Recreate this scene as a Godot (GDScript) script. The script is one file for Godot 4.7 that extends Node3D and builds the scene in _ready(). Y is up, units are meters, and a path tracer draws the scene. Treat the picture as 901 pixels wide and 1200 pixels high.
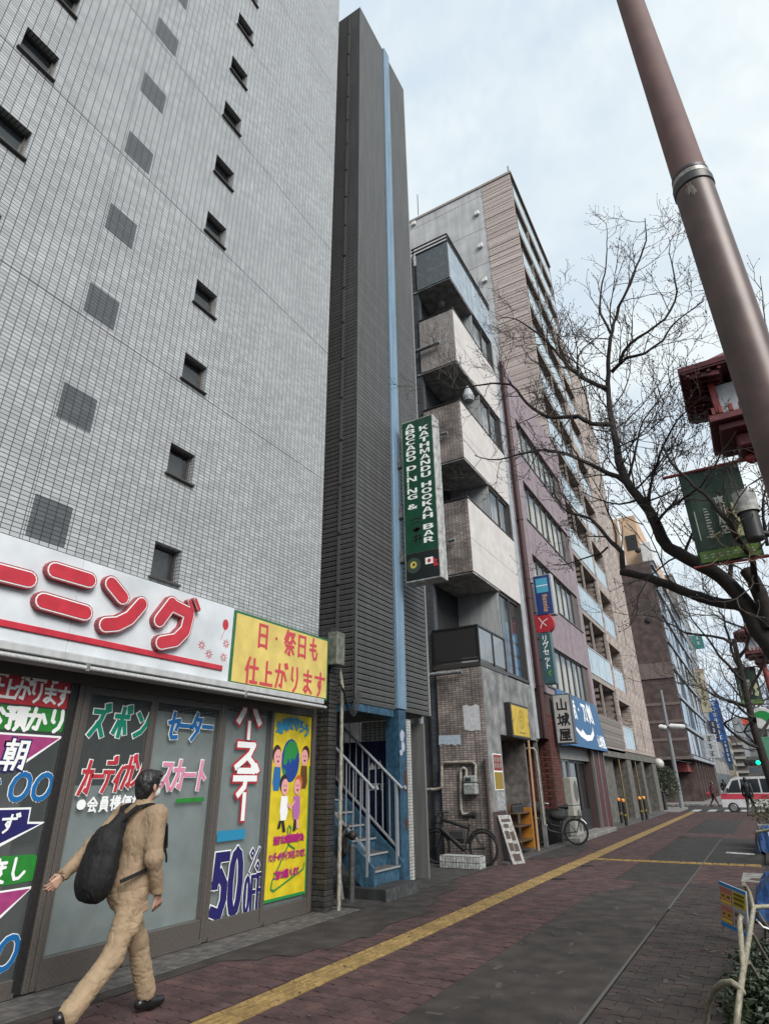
extends Node3D
# A street of tall narrow buildings. x: across the street (the shop fronts lie at x = -5.3 to -5.8), y up, -z along the pavement.
# On a facade that faces the street u = -z, v = y and n = x; on one that faces back down the pavement u = x, v = y and n = z.

const CAM := Vector3(0, 1.58, 0)
const FOCAL := 697.2
var lens := Basis()
var rng := RandomNumberGenerator.new()
var mats := {}
var texs := {}
var names := {}
var round_ends := false

class MB:
	var v := PackedVector3Array()
	var n := PackedVector3Array()
	var c := PackedColorArray()
	var t := PackedVector2Array()
	var T := Transform3D()
	var col := Color.WHITE
	var tinted := false
	func _p(a: Vector3, nn: Vector3) -> void:
		v.append(a); n.append(nn)
		if tinted: c.append(col)
	func tri(a: Vector3, b: Vector3, d: Vector3) -> void:
		a = T * a; b = T * b; d = T * d
		var nn := (b - a).cross(d - a).normalized()
		_p(a, nn); _p(d, nn); _p(b, nn)
	func quad(a: Vector3, b: Vector3, d: Vector3, e: Vector3) -> void:
		a = T * a; b = T * b; d = T * d; e = T * e
		var nn := (d - a).cross(e - b).normalized()
		_p(a, nn); _p(d, nn); _p(b, nn); _p(a, nn); _p(e, nn); _p(d, nn)
	func squad(a: Vector3, b: Vector3, d: Vector3, e: Vector3, na: Vector3, nb: Vector3, nd: Vector3, ne: Vector3) -> void:
		_p(T * a, T.basis * na); _p(T * d, T.basis * nd); _p(T * b, T.basis * nb)
		_p(T * a, T.basis * na); _p(T * e, T.basis * ne); _p(T * d, T.basis * nd)
	func box(a: Vector3, b: Vector3) -> void:
		var lo := Vector3(minf(a.x, b.x), minf(a.y, b.y), minf(a.z, b.z))
		var hi := Vector3(maxf(a.x, b.x), maxf(a.y, b.y), maxf(a.z, b.z))
		quad(Vector3(lo.x, lo.y, hi.z), Vector3(hi.x, lo.y, hi.z), hi, Vector3(lo.x, hi.y, hi.z))
		quad(Vector3(hi.x, lo.y, lo.z), lo, Vector3(lo.x, hi.y, lo.z), Vector3(hi.x, hi.y, lo.z))
		quad(Vector3(hi.x, lo.y, hi.z), Vector3(hi.x, lo.y, lo.z), Vector3(hi.x, hi.y, lo.z), hi)
		quad(lo, Vector3(lo.x, lo.y, hi.z), Vector3(lo.x, hi.y, hi.z), Vector3(lo.x, hi.y, lo.z))
		quad(Vector3(lo.x, hi.y, hi.z), hi, Vector3(hi.x, hi.y, lo.z), Vector3(lo.x, hi.y, lo.z))
		quad(lo, Vector3(hi.x, lo.y, lo.z), Vector3(hi.x, lo.y, hi.z), Vector3(lo.x, lo.y, hi.z))
	func cbox(a: Vector3, b: Vector3, r: float) -> void: # a box with chamfered edges
		var m := (a + b) / 2.0
		var h := (b - a).abs() / 2.0
		r = minf(r, minf(h.x, minf(h.y, h.z)) * 0.9)
		for k in 3:
			var i := (k + 1) % 3
			var j := (k + 2) % 3
			for s in [-1.0, 1.0]:
				var p := []
				for q in [[-1, -1], [1, -1], [1, 1], [-1, 1]]:
					var w := Vector3()
					w[k] = s * h[k]; w[i] = q[0] * (h[i] - r); w[j] = q[1] * (h[j] - r)
					p.append(m + w)
				if s > 0: quad(p[0], p[1], p[2], p[3])
				else: quad(p[3], p[2], p[1], p[0])
				for s2 in [-1.0, 1.0]: # the edge between faces k (side s) and i (side s2)
					var e := []
					for q2 in [-1.0, 1.0]:
						var w1 := Vector3()
						w1[k] = s * h[k]; w1[i] = s2 * (h[i] - r); w1[j] = q2 * (h[j] - r)
						var w2 := Vector3()
						w2[k] = s * (h[k] - r); w2[i] = s2 * h[i]; w2[j] = q2 * (h[j] - r)
						e.append(m + w1); e.append(m + w2)
					if s * s2 > 0: quad(e[0], e[1], e[3], e[2])
					else: quad(e[2], e[3], e[1], e[0])
		for sx in [-1.0, 1.0]:
			for sy in [-1.0, 1.0]:
				for sz in [-1.0, 1.0]:
					var o := Vector3(sx, sy, sz)
					var p1 := m + o * Vector3(h.x, h.y - r, h.z - r)
					var p2 := m + o * Vector3(h.x - r, h.y, h.z - r)
					var p3 := m + o * Vector3(h.x - r, h.y - r, h.z)
					if sx * sy * sz > 0: tri(p1, p2, p3)
					else: tri(p1, p3, p2)
	func bar(a: Vector3, b: Vector3, w: float, h: float, up := Vector3.UP) -> void: # a square bar from a to b
		var d := (b - a).normalized()
		if absf(d.dot(up)) > 0.98: up = Vector3.RIGHT
		var s := d.cross(up).normalized() * w / 2.0
		var q := s.cross(d).normalized() * h / 2.0
		var A := [a - s - q, a + s - q, a + s + q, a - s + q]
		var B := [b - s - q, b + s - q, b + s + q, b - s + q]
		for i in 4:
			var j := (i + 1) % 4
			quad(A[i], A[j], B[j], B[i])
		quad(A[3], A[2], A[1], A[0]); quad(B[0], B[1], B[2], B[3])
	func tube(pts: Array, rad: Array, sides := 8, caps := true) -> void:
		var m := pts.size()
		var prev := Vector3()
		var rings := []
		var norms := []
		for i in m:
			var d: Vector3 = (pts[mini(i + 1, m - 1)] - pts[maxi(i - 1, 0)])
			d = d.normalized() if d.length() > 1e-9 else Vector3.UP
			var s := prev - d * prev.dot(d)
			if s.length() < 0.1:
				s = d.cross(Vector3.UP if absf(d.y) < 0.9 else Vector3.RIGHT)
			s = s.normalized()
			prev = s
			var q := d.cross(s)
			var ring := []
			var nr := []
			var r: float = rad[mini(i, rad.size() - 1)]
			for k in sides:
				var a := TAU * k / sides
				var o := s * cos(a) + q * sin(a)
				nr.append(o); ring.append(pts[i] + o * r)
			rings.append(ring); norms.append(nr)
		for i in m - 1:
			for k in sides:
				var j := (k + 1) % sides
				squad(rings[i][k], rings[i][j], rings[i + 1][j], rings[i + 1][k], norms[i][k], norms[i][j], norms[i + 1][j], norms[i + 1][k])
		if caps:
			for k in range(1, sides - 1):
				tri(rings[0][0], rings[0][k + 1], rings[0][k])
				tri(rings[m - 1][0], rings[m - 1][k], rings[m - 1][k + 1])
	func lathe(prof: Array, at: Vector3, sides := 16, axis := Vector3.UP) -> void: # prof: [radius, height], going up
		var s := axis.cross(Vector3.RIGHT if absf(axis.x) < 0.9 else Vector3.FORWARD).normalized()
		var q := axis.cross(s).normalized()
		for i in prof.size() - 1:
			var r0: float = prof[i][0]
			var r1: float = prof[i + 1][0]
			var h0: float = prof[i][1]
			var h1: float = prof[i + 1][1]
			var sl := Vector2(h1 - h0, r0 - r1).normalized()
			for k in sides:
				var a := TAU * k / sides
				var b := TAU * (k + 1) / sides
				var da := s * cos(a) + q * sin(a)
				var db := s * cos(b) + q * sin(b)
				var na := (da * sl.x + axis * sl.y)
				var nb := (db * sl.x + axis * sl.y)
				squad(at + da * r0 + axis * h0, at + db * r0 + axis * h0, at + db * r1 + axis * h1, at + da * r1 + axis * h1, na, nb, nb, na)
	func ball(at: Vector3, r: Vector3, sides := 10, rows := 7) -> void:
		for i in rows:
			var a0 := PI * i / rows - PI / 2
			var a1 := PI * (i + 1) / rows - PI / 2
			for k in sides:
				var b0 := TAU * k / sides
				var b1 := TAU * (k + 1) / sides
				var p := []
				for w in [[a0, b0], [a0, b1], [a1, b1], [a1, b0]]:
					p.append(Vector3(cos(w[0]) * sin(w[1]), sin(w[0]), cos(w[0]) * cos(w[1])))
				squad(at + p[0] * r, at + p[1] * r, at + p[2] * r, at + p[3] * r, (p[0] / r).normalized(), (p[1] / r).normalized(), (p[2] / r).normalized(), (p[3] / r).normalized())
	func prism(poly: PackedVector2Array, n0: float, n1: float, sides := true) -> void: # an outline in (u, v) between n0 and n1
		if Geometry2D.is_polygon_clockwise(poly): poly.reverse()
		var ix := Geometry2D.triangulate_polygon(poly)
		for i in range(0, ix.size(), 3):
			var a := poly[ix[i]]
			var b := poly[ix[i + 1]]
			var d := poly[ix[i + 2]]
			if (b - a).cross(d - a) < 0:
				var w := b
				b = d; d = w
			tri(Vector3(a.x, a.y, n1), Vector3(b.x, b.y, n1), Vector3(d.x, d.y, n1))
			if sides: tri(Vector3(a.x, a.y, n0), Vector3(d.x, d.y, n0), Vector3(b.x, b.y, n0))
		if sides:
			for i in poly.size():
				var a := poly[i]
				var b := poly[(i + 1) % poly.size()]
				quad(Vector3(a.x, a.y, n0), Vector3(b.x, b.y, n0), Vector3(b.x, b.y, n1), Vector3(a.x, a.y, n1))
	func wall(u0: float, u1: float, v0: float, v1: float, holes: Array, n1: float, deep: float) -> void: # a front face with openings whose reveals go back by deep
		var us := [u0, u1]
		var vs := [v0, v1]
		for h in holes:
			us.append(h[0]); us.append(h[1]); vs.append(h[2]); vs.append(h[3])
		us.sort(); vs.sort()
		for j in vs.size() - 1:
			if vs[j + 1] - vs[j] < 1e-5 or vs[j] < v0 - 1e-5 or vs[j + 1] > v1 + 1e-5: continue
			var start := -1
			for i in us.size():
				var free := false
				if i < us.size() - 1 and us[i] >= u0 - 1e-5 and us[i + 1] <= u1 + 1e-5:
					free = true
					var mid := Vector2((us[i] + us[i + 1]) / 2.0, (vs[j] + vs[j + 1]) / 2.0)
					for h in holes:
						if mid.x > h[0] and mid.x < h[1] and mid.y > h[2] and mid.y < h[3]: free = false
				if free and start < 0: start = i
				if not free and start >= 0:
					if us[i] - us[start] > 1e-5:
						quad(Vector3(us[start], vs[j], n1), Vector3(us[i], vs[j], n1), Vector3(us[i], vs[j + 1], n1), Vector3(us[start], vs[j + 1], n1))
					start = -1
		for h in holes:
			var a := Vector3(h[0], h[2], n1)
			var b := Vector3(h[1], h[2], n1)
			var d := Vector3(h[1], h[3], n1)
			var e := Vector3(h[0], h[3], n1)
			var k := Vector3(0, 0, -deep)
			quad(a, a + k, b + k, b)
			quad(b, b + k, d + k, d)
			quad(d, d + k, e + k, e)
			quad(e, e + k, a + k, a)
	func mesh() -> ArrayMesh:
		var am := ArrayMesh.new()
		if v.is_empty(): return am
		var arr := []
		arr.resize(Mesh.ARRAY_MAX)
		arr[Mesh.ARRAY_VERTEX] = v
		arr[Mesh.ARRAY_NORMAL] = n
		if tinted: arr[Mesh.ARRAY_COLOR] = c
		if t.size() == v.size(): arr[Mesh.ARRAY_TEX_UV] = t
		am.add_surface_from_arrays(Mesh.PRIMITIVE_TRIANGLES, arr)
		return am

func mb(T := Transform3D()) -> MB:
	var m := MB.new()
	m.T = T
	return m

func street_face(x := 0.0) -> Transform3D: # u = -z, v = y, n = x - given x
	return Transform3D(Basis(Vector3(0, 0, -1), Vector3(0, 1, 0), Vector3(1, 0, 0)), Vector3(x, 0, 0))

func back_face(z := 0.0) -> Transform3D: # u = x, v = y, n = z - given z
	return Transform3D(Basis(), Vector3(0, 0, z))

# --- a pixel of the 901 x 1200 photograph gives a direction; the plane it meets gives the place
func ray(px: float, py: float) -> Vector3:
	return lens * Vector3((px - 450.5) / FOCAL, -(py - 600.0) / FOCAL, -1.0)
func hx(px: float, py: float, x: float) -> Vector3:
	var d := ray(px, py)
	return CAM + d * ((x - CAM.x) / d.x)
func hz(px: float, py: float, z: float) -> Vector3:
	var d := ray(px, py)
	return CAM + d * ((z - CAM.z) / d.z)
func hg(px: float, py: float, y := 0.0) -> Vector3:
	var d := ray(px, py)
	return CAM + d * ((y - CAM.y) / d.y)
func hd(px: float, py: float, dist: float) -> Vector3: # at that horizontal distance
	var d := ray(px, py)
	return CAM + d * (dist / Vector2(d.x, d.z).length())
func uvx(px: float, py: float, x: float) -> Vector2:
	var p := hx(px, py, x)
	return Vector2(-p.z, p.y)
func uvz(px: float, py: float, z: float) -> Vector2:
	var p := hz(px, py, z)
	return Vector2(p.x, p.y)

# --- nodes
func numbered(called: String) -> String:
	names[called] = names.get(called, -1) + 1
	return called if names[called] == 0 else "%s_%03d" % [called, names[called]]
func origin_of(o) -> Vector3:
	var p := Vector3()
	while o != null and o != self:
		p += o.position
		o = o.get_parent()
	return p
func put(m: MB, called: String, material: Material, parent: Node3D = null, local := false) -> MeshInstance3D:
	return place(m.mesh(), called, material, parent, local)
func place(me: Mesh, called: String, material: Material, parent: Node3D = null, local := false) -> MeshInstance3D:
	var o := MeshInstance3D.new()
	o.mesh = me
	o.material_override = material
	o.name = called if parent else numbered(called)
	(parent if parent else self).add_child(o, true)
	if parent and not local: o.position = -origin_of(parent)
	return o
func piece(me: Mesh, called: String, material: Material, parent: Node3D, at: Vector3) -> MeshInstance3D: # a shared mesh at a place in the world
	var o := MeshInstance3D.new()
	o.mesh = me
	o.material_override = material
	o.name = called
	parent.add_child(o, true)
	o.position = at - origin_of(parent)
	return o
func thing(called: String, label: String, category: String, at := Vector3.ZERO, group := "", turn := 0.0) -> Node3D:
	var o := Node3D.new()
	o.name = numbered(called)
	add_child(o)
	o.position = at
	o.rotation.y = turn
	tag(o, label, category, group)
	return o
func tag(o: Node, label: String, category: String, group := "") -> Node:
	o.set_meta("label", label)
	o.set_meta("category", category)
	if group: o.set_meta("group", group)
	return o
func structure(o: Node, label := "") -> Node:
	o.set_meta("kind", "structure")
	if label: o.set_meta("label", label)
	return o
func stuff(o: Node) -> Node:
	o.set_meta("kind", "stuff")
	return o

# --- textures and materials
func noise_tex(key: String, freq: float, octaves: int, lo: float, hi: float, sd: int, stretch := 1, size := 512, power := 1.0) -> ImageTexture:
	if texs.has(key): return texs[key]
	var f := FastNoiseLite.new()
	f.seed = sd
	f.frequency = freq
	f.fractal_octaves = octaves
	f.noise_type = FastNoiseLite.TYPE_SIMPLEX_SMOOTH
	var im := f.get_seamless_image(size, size)
	im.convert(Image.FORMAT_L8)
	var d := im.get_data()
	var out := PackedByteArray()
	out.resize(size * size * 3)
	var lut := PackedByteArray()
	for i in 256: lut.append(int(clampf(lo + (hi - lo) * pow(i / 255.0, power), 0, 1) * 255.0))
	for y in size:
		var sy := (y / stretch) % size
		for x in size:
			var b := lut[d[sy * size + x]]
			var k := (y * size + x) * 3
			out[k] = b; out[k + 1] = b; out[k + 2] = b
	texs[key] = ImageTexture.create_from_image(Image.create_from_data(size, size, false, Image.FORMAT_RGB8, out))
	return texs[key]

func tile_tex(key: String, nx: int, ny: int, px: int, py: int, joint: int, jc: float, spread: float, bond: bool, sd: int, dirt := 0.1) -> ImageTexture: # small tiles too fine to build: nx by ny of px by py pixels
	if texs.has(key): return texs[key]
	var r := RandomNumberGenerator.new()
	r.seed = sd
	var w := nx * px
	var h := ny * py
	var f := FastNoiseLite.new()
	f.seed = sd
	f.frequency = 0.012
	var im := f.get_seamless_image(w, h)
	im.convert(Image.FORMAT_L8)
	var d := im.get_data()
	var tone := []
	for i in nx * ny: tone.append(1.0 - spread * r.randf())
	var out := PackedByteArray()
	out.resize(w * h * 3)
	for y in h:
		var row := y / py
		for x in w:
			var xx := (x + (px / 2 if bond and row % 2 == 1 else 0)) % w
			var b: float = tone[row * nx + xx / px]
			if xx % px < joint or y % py < joint: b = jc
			b *= 1.0 - dirt * d[y * w + x] / 255.0
			var q := int(b * 255.0)
			var k := (y * w + x) * 3
			out[k] = q; out[k + 1] = q; out[k + 2] = q
	texs[key] = ImageTexture.create_from_image(Image.create_from_data(w, h, false, Image.FORMAT_RGB8, out))
	return texs[key]

func M(key: String, r: float, g: float, b: float, rough := 0.7, tex: Texture2D = null, scale := 0.5, metal := 0.0) -> StandardMaterial3D: # linear base colours
	if mats.has(key): return mats[key]
	var m := StandardMaterial3D.new()
	m.resource_name = key
	m.albedo_color = Color(r, g, b).linear_to_srgb()
	m.roughness = rough
	m.metallic = metal
	if tex:
		m.albedo_texture = tex
		m.uv1_triplanar = true
		m.uv1_world_triplanar = true
		m.uv1_triplanar_sharpness = 8.0
		m.uv1_scale = Vector3.ONE * scale
	mats[key] = m
	return m
func bump(m: StandardMaterial3D, t: Texture2D, height: float) -> StandardMaterial3D:
	m.heightmap_enabled = true
	m.heightmap_texture = t
	m.heightmap_scale = height
	return m
func weather(m: StandardMaterial3D, t: Texture2D, scale := 0.11) -> StandardMaterial3D: # a second, coarser pattern over the first
	m.detail_enabled = true
	m.detail_blend_mode = BaseMaterial3D.BLEND_MODE_MUL
	m.detail_albedo = t
	m.detail_uv_layer = BaseMaterial3D.DETAIL_UV_2
	m.uv2_triplanar = true
	m.uv2_world_triplanar = true
	m.uv2_scale = Vector3(scale, scale, scale)
	return m
func glass(key: String, r: float, g: float, b: float, alpha: float, rough := 0.04) -> StandardMaterial3D:
	if mats.has(key): return mats[key]
	var m := StandardMaterial3D.new()
	m.resource_name = key
	m.albedo_color = Color(Color(r, g, b).linear_to_srgb(), alpha)
	m.transparency = BaseMaterial3D.TRANSPARENCY_ALPHA
	m.roughness = rough
	m.metallic_specular = 0.6
	mats[key] = m
	return m

# --- lettering: strokes on a 100 x 100 field, y down
const DAKU := ";78,4 84,16;91,1 97,13"
const GLYPHS := {
	"ー": "8,50 92,50", "・": "45,48 47,48", "。": "14,84 22,92", "●": "46,50 54,50",
	"ニ": "20,28 80,28;8,76 92,76", "ン": "12,22 36,38;14,88 50,76 78,52 90,22",
	"ズ": "16,22 70,22 58,48 14,90;50,56 86,90" + DAKU, "ボ": "10,32 86,32;48,8 48,90;28,50 12,80;68,50 86,80" + DAKU,
	"セ": "8,42 90,32 74,62;36,10 36,80 48,90 86,88", "タ": "38,8 12,54;34,26 84,26 66,64 24,94;34,46 66,66",
	"カ": "10,34 84,34 78,88 60,84;46,8 42,50 12,92", "デ": "22,16 72,16;8,42 90,42;52,42 48,70 26,94" + DAKU,
	"ィ": "74,34 28,70;54,52 54,96", "ガ": "10,34 80,34 74,88 58,84;44,8 40,50 12,92" + DAKU, "ス": "16,18 78,18 62,50 12,92;54,58 90,92",
	"ト": "36,8 36,94;36,40 80,60", "バ": "34,20 26,60 8,88;60,20 74,60 94,88" + DAKU, "ハ": "34,20 26,60 8,88;60,20 74,60 94,88",
	"リ": "26,10 26,58;74,8 74,54 62,80 40,94", "ヴ": "46,4 46,20;16,22 16,44;16,22 80,22 72,60 36,94;84,4 88,14;95,2 99,12", "ッ": "20,44 28,62;46,38 54,58;84,40 76,72 44,94",
	"サ": "8,34 92,34;30,10 30,60;70,8 68,64 44,94", "イ": "78,8 46,46 10,62;54,40 54,94", "ク": "38,8 28,34 10,54;34,24 84,24 70,62 30,94", "ル": "30,14 28,60 8,90;56,10 56,86 92,58",
	"日": "22,12 22,94;22,12 78,12 78,94;22,50 78,50;22,88 78,88", "祭": "32,4 10,40;28,14 46,14 34,36 12,54;24,26 34,34;56,12 88,12 64,42;60,20 76,36 94,46;34,50 66,50;20,64 82,64;50,64 50,96 40,94;32,74 18,90;68,74 84,90",
	"も": "46,8 42,70 54,92 74,88 82,66;20,36 70,34;18,56 68,54", "仕": "34,8 12,48;24,32 24,94;42,38 94,38;68,10 68,88;46,88 90,88", "上": "48,10 48,88;48,44 82,44;8,88 92,88",
	"が": "8,34 56,32 60,40 54,86 40,82;34,8 30,40 12,88;72,34 88,60" + DAKU, "り": "28,10 26,50 34,56;68,8 72,46 62,78 42,94", "ま": "18,26 82,26;22,46 78,46;50,8 50,78 34,90 20,82;24,76 34,69 52,70 84,90",
	"す": "8,26 92,26;56,8 56,62 50,80 34,94;56,44 42,42 36,54 44,64 54,60", "ず": "8,26 82,26;52,8 52,62 46,80 30,94;52,44 38,42 32,54 40,64 50,60" + DAKU,
	"お": "12,30 60,30;34,8 34,80 22,88 12,78;16,70 36,54 66,52 80,68 70,86 54,88;72,20 88,36", "か": "10,36 58,34 62,42 54,88 40,84;34,8 30,42 12,90;72,30 90,62", "し": "30,8 28,66 40,90 62,88 84,66",
	"預": "8,14 42,14 28,32;20,24 36,38;6,42 46,42 40,54;26,42 26,92 16,86;52,12 96,12;73,12 68,26;56,26 90,26 90,76;56,26 56,76;56,42 90,42;56,58 90,58;56,74 90,74;64,78 50,96;82,78 96,96",
	"朝": "8,18 48,18;28,4 28,32;14,34 42,34 42,62;14,34 14,62;14,48 42,48;14,62 42,62;4,78 52,78;28,62 28,98;62,10 62,60 54,96;62,10 90,10 90,94 80,90;62,36 90,36;62,60 90,60",
	"渡": "8,16 20,24;6,44 18,52;8,92 24,64;60,4 60,16;32,18 96,18;33,18 30,60 22,92;38,36 94,36;54,26 54,50;76,26 76,50;54,50 76,50;40,60 80,60 60,82 32,94;46,66 66,84 94,94",
	"会": "50,6 8,44;50,6 92,44;32,40 68,40;14,56 86,56;40,56 26,88 78,84;64,70 84,94", "員": "28,8 72,8 72,24;28,8 28,24;28,24 72,24;20,34 80,34 80,78;20,34 20,78;20,48 80,48;20,63 80,63;20,78 80,78;36,80 14,96;64,80 86,96",
	"様": "6,30 40,30;24,6 24,94;22,34 6,66;26,38 40,54;56,6 62,16;84,6 76,16;48,20 94,20;52,34 90,34;44,48 96,48;71,20 71,92 62,90;66,60 44,86;88,56 74,66;74,64 96,90;48,60 58,68", "価": "30,6 8,48;22,32 22,94;38,16 96,16;44,34 90,34 90,92;44,34 44,92;44,88 90,88;58,16 58,88;76,16 76,88",
	"格": "6,30 42,30;24,6 24,94;22,34 6,66;28,40 42,54;62,6 46,34;58,18 84,18 42,56;54,28 96,56;54,62 86,62 86,94;54,62 54,94;54,90 86,90",
	"山": "50,8 50,88;14,38 14,88;86,38 86,94;14,88 86,88", "城": "6,36 38,36;22,12 22,78;4,84 40,74;48,26 46,66 36,94;44,28 94,28;48,48 66,48 64,74 56,72;72,6 78,60 96,92;90,42 60,94;84,8 92,18", "屋": "16,12 86,12 86,30;16,12 16,50 6,94;16,30 86,30;28,42 88,42;52,42 34,56 76,54;64,48 82,60;32,72 84,72;57,56 57,92;22,92 94,92",
	"美": "34,4 40,16;66,4 60,16;16,20 84,20;22,34 78,34;10,48 90,48;50,20 50,64;12,64 88,64;50,64 40,82 10,96;54,68 90,96", "術": "24,6 6,26;26,26 6,50;20,42 20,94;30,32 64,32;47,10 47,94;44,36 28,72;50,38 64,66;56,14 62,22;70,18 94,18;66,38 96,38;82,38 82,92 74,88",
	"刀": "12,18 84,18 80,88 62,84;46,18 40,60 10,94", "剣": "34,6 6,36;34,6 62,34;22,34 46,34;14,46 52,46 52,64;14,46 14,64;14,64 52,64;34,34 34,64 8,94;36,66 58,92;72,18 72,66;92,6 92,92 82,88",
	"地": "4,36 36,36;20,12 20,78;4,84 38,74;42,46 88,34 86,66;48,28 48,82 60,90 94,88 94,74;66,10 66,72", "球": "4,18 38,18;8,48 36,48;4,82 40,74;21,18 21,78;44,28 96,28;70,6 70,92;66,50 44,80;90,42 76,54;74,52 96,84;50,40 60,50;80,8 90,20",
	"を": "14,22 80,22;44,6 30,46 12,68;18,56 46,46 56,72;88,42 46,66 40,86 82,92", "守": "50,4 50,16;10,30 10,18 90,18 90,30;8,48 94,48;66,34 66,92 50,88;28,60 40,74", "ろ": "24,14 74,14 20,58;26,54 62,44 82,62 70,86 36,92", "う": "34,8 64,18;20,40 60,30 78,48 66,78 36,94",
	"当": "50,4 50,36;22,10 32,30;78,10 68,30;14,42 84,42 84,94;20,66 84,66;12,90 84,90", "店": "50,4 50,16;16,18 94,18;16,18 16,60 6,94;54,28 54,56;54,42 86,42;32,58 80,58 80,92;32,58 32,92;32,90 80,90", "で": "10,22 78,18;78,18 44,46 46,76 76,90;78,46 84,56;90,42 96,52", "は": "20,10 14,50 20,92;40,32 94,30;70,10 70,78;70,68 50,66 44,80 58,90 70,80;70,72 92,90",
	"環": "4,18 34,18;8,48 32,48;4,82 36,74;19,18 19,78;42,8 94,8;42,8 42,28;94,8 94,28;42,28 94,28;38,38 98,38;48,48 88,48 88,62;48,48 48,62;48,62 88,62;66,62 40,88;62,70 62,94;74,68 96,94", "境": "4,34 32,34;18,10 18,78;4,84 34,74;66,4 66,14;42,16 92,16;54,20 58,30;80,20 76,30;38,34 98,34;48,44 86,44 86,70;48,44 48,70;48,57 86,57;48,70 86,70;60,70 38,94;74,70 76,90 96,86",
	"保": "28,6 8,48;20,32 20,94;44,12 88,12 88,40;44,12 44,40;44,40 88,40;34,56 98,56;66,40 66,96;62,60 38,88;70,60 96,88", "護": "8,18 36,18;4,34 38,34;10,50 34,50;10,64 34,64 34,90;10,64 10,90;10,88 34,88;44,12 98,12;58,4 58,20;82,4 82,20;56,24 44,46;52,34 52,62;52,36 94,36;72,26 72,62;52,48 92,48;52,62 96,62;48,70 86,70 46,96;56,74 96,96", "の": "54,20 44,66 26,80 12,58 30,28 60,18 88,40 80,74 58,90", "為": "30,6 38,18;8,26 66,26 56,60;66,26 16,90;44,42 80,42 78,58;30,58 88,58 86,94 74,92;20,74 16,90;36,74 38,86;52,72 56,82",
	"て": "8,22 84,18;80,18 44,46 46,76 76,90", "い": "18,18 20,66 34,84;74,24 86,62", "ご": "22,22 72,20;18,70 34,86 82,84" + DAKU, "協": "4,36 34,36;19,6 19,94;48,20 84,20 82,46;66,4 60,30 46,48;38,60 62,60 60,92;50,50 36,94;70,60 96,60 94,92;82,50 68,94", "力": "12,30 84,30 80,88 60,84;46,8 42,50 12,92",
	"願": "6,10 52,10;10,10 10,60 4,94;20,28 46,28 46,56;20,28 20,56;20,42 46,42;20,56 46,56;34,56 34,92;24,66 16,84;44,66 52,82;56,10 98,10;76,10 72,24;60,24 94,24 94,76;60,24 60,76;60,42 94,42;60,58 94,58;60,76 94,76;66,80 54,96;86,80 98,96",
	"0": "50,6 34,10 22,24 16,50 22,76 34,90 50,94;50,6 66,10 78,24 84,50 78,76 66,90 50,94", "5": "82,10 28,10 22,48;22,46 50,36 78,50 80,72 58,92 18,86", "%": "84,6 18,94;26,8 12,22 26,38;26,8 40,22 26,38;76,62 62,78 76,92;76,62 90,78 76,92", "F": "24,94 24,8 84,8;24,48 72,48", ":": "50,34 51,36;50,74 51,76", "|": "50,6 50,94",
	"東": "8,18 92,18;20,32 80,32 80,60;20,32 20,60;20,46 80,46;20,60 80,60;50,4 50,96;48,62 8,90;52,62 92,90", "川": "20,12 18,60 8,92;50,16 50,86;84,8 84,96",
}

func strokes(ch: String) -> Array:
	var out := []
	for s in GLYPHS[ch].split(";"):
		var p := PackedVector2Array()
		for q in s.split(" "):
			var w = q.split(",")
			p.append(Vector2(float(w[0]), 100.0 - float(w[1])))
		out.append(p)
	return out

# writes ch in the box at (u, v) of the face m.T, w wide and h high, with strokes that thick (in hundredths of the height)
func write_glyph(m: MB, ch: String, u: float, v: float, w: float, h: float, thick: float, n: float, deep := 0.0, slant := 0.0) -> void:
	var k := 0
	for s in strokes(ch):
		var big := PackedVector2Array()
		for p in s: big.append(Vector2(p.x / 100.0 * w + slant * p.y / 100.0 * h, p.y / 100.0 * h) * 1000.0)
		for poly in Geometry2D.offset_polyline(big, thick * 5.0 * sqrt(w * h), Geometry2D.JOIN_ROUND if round_ends else Geometry2D.JOIN_MITER, Geometry2D.END_ROUND if round_ends else Geometry2D.END_SQUARE):
			var q := PackedVector2Array()
			for p in poly: q.append(Vector2(u, v) + p / 1000.0)
			var lift := n + k * 0.00025
			if deep > 0: m.prism(q, lift, lift + deep, true)
			else: m.prism(q, lift, lift, false)
		k += 1
func write_line(m: MB, s: String, u: float, v: float, w: float, h: float, thick: float, n: float, down := false, slant := 0.0, step := -1.0, rise := 0.0) -> void: # from (u, v) at the lower left of the first character
	for i in s.length():
		var st := step if step > 0 else (h if down else w)
		if GLYPHS.has(s[i]):
			if down: write_glyph(m, s[i], u, v - i * st, w, h, thick, n, 0.0, slant)
			else: write_glyph(m, s[i], u + i * st, v + i * rise, w, h, thick, n, 0.0, slant)
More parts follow.
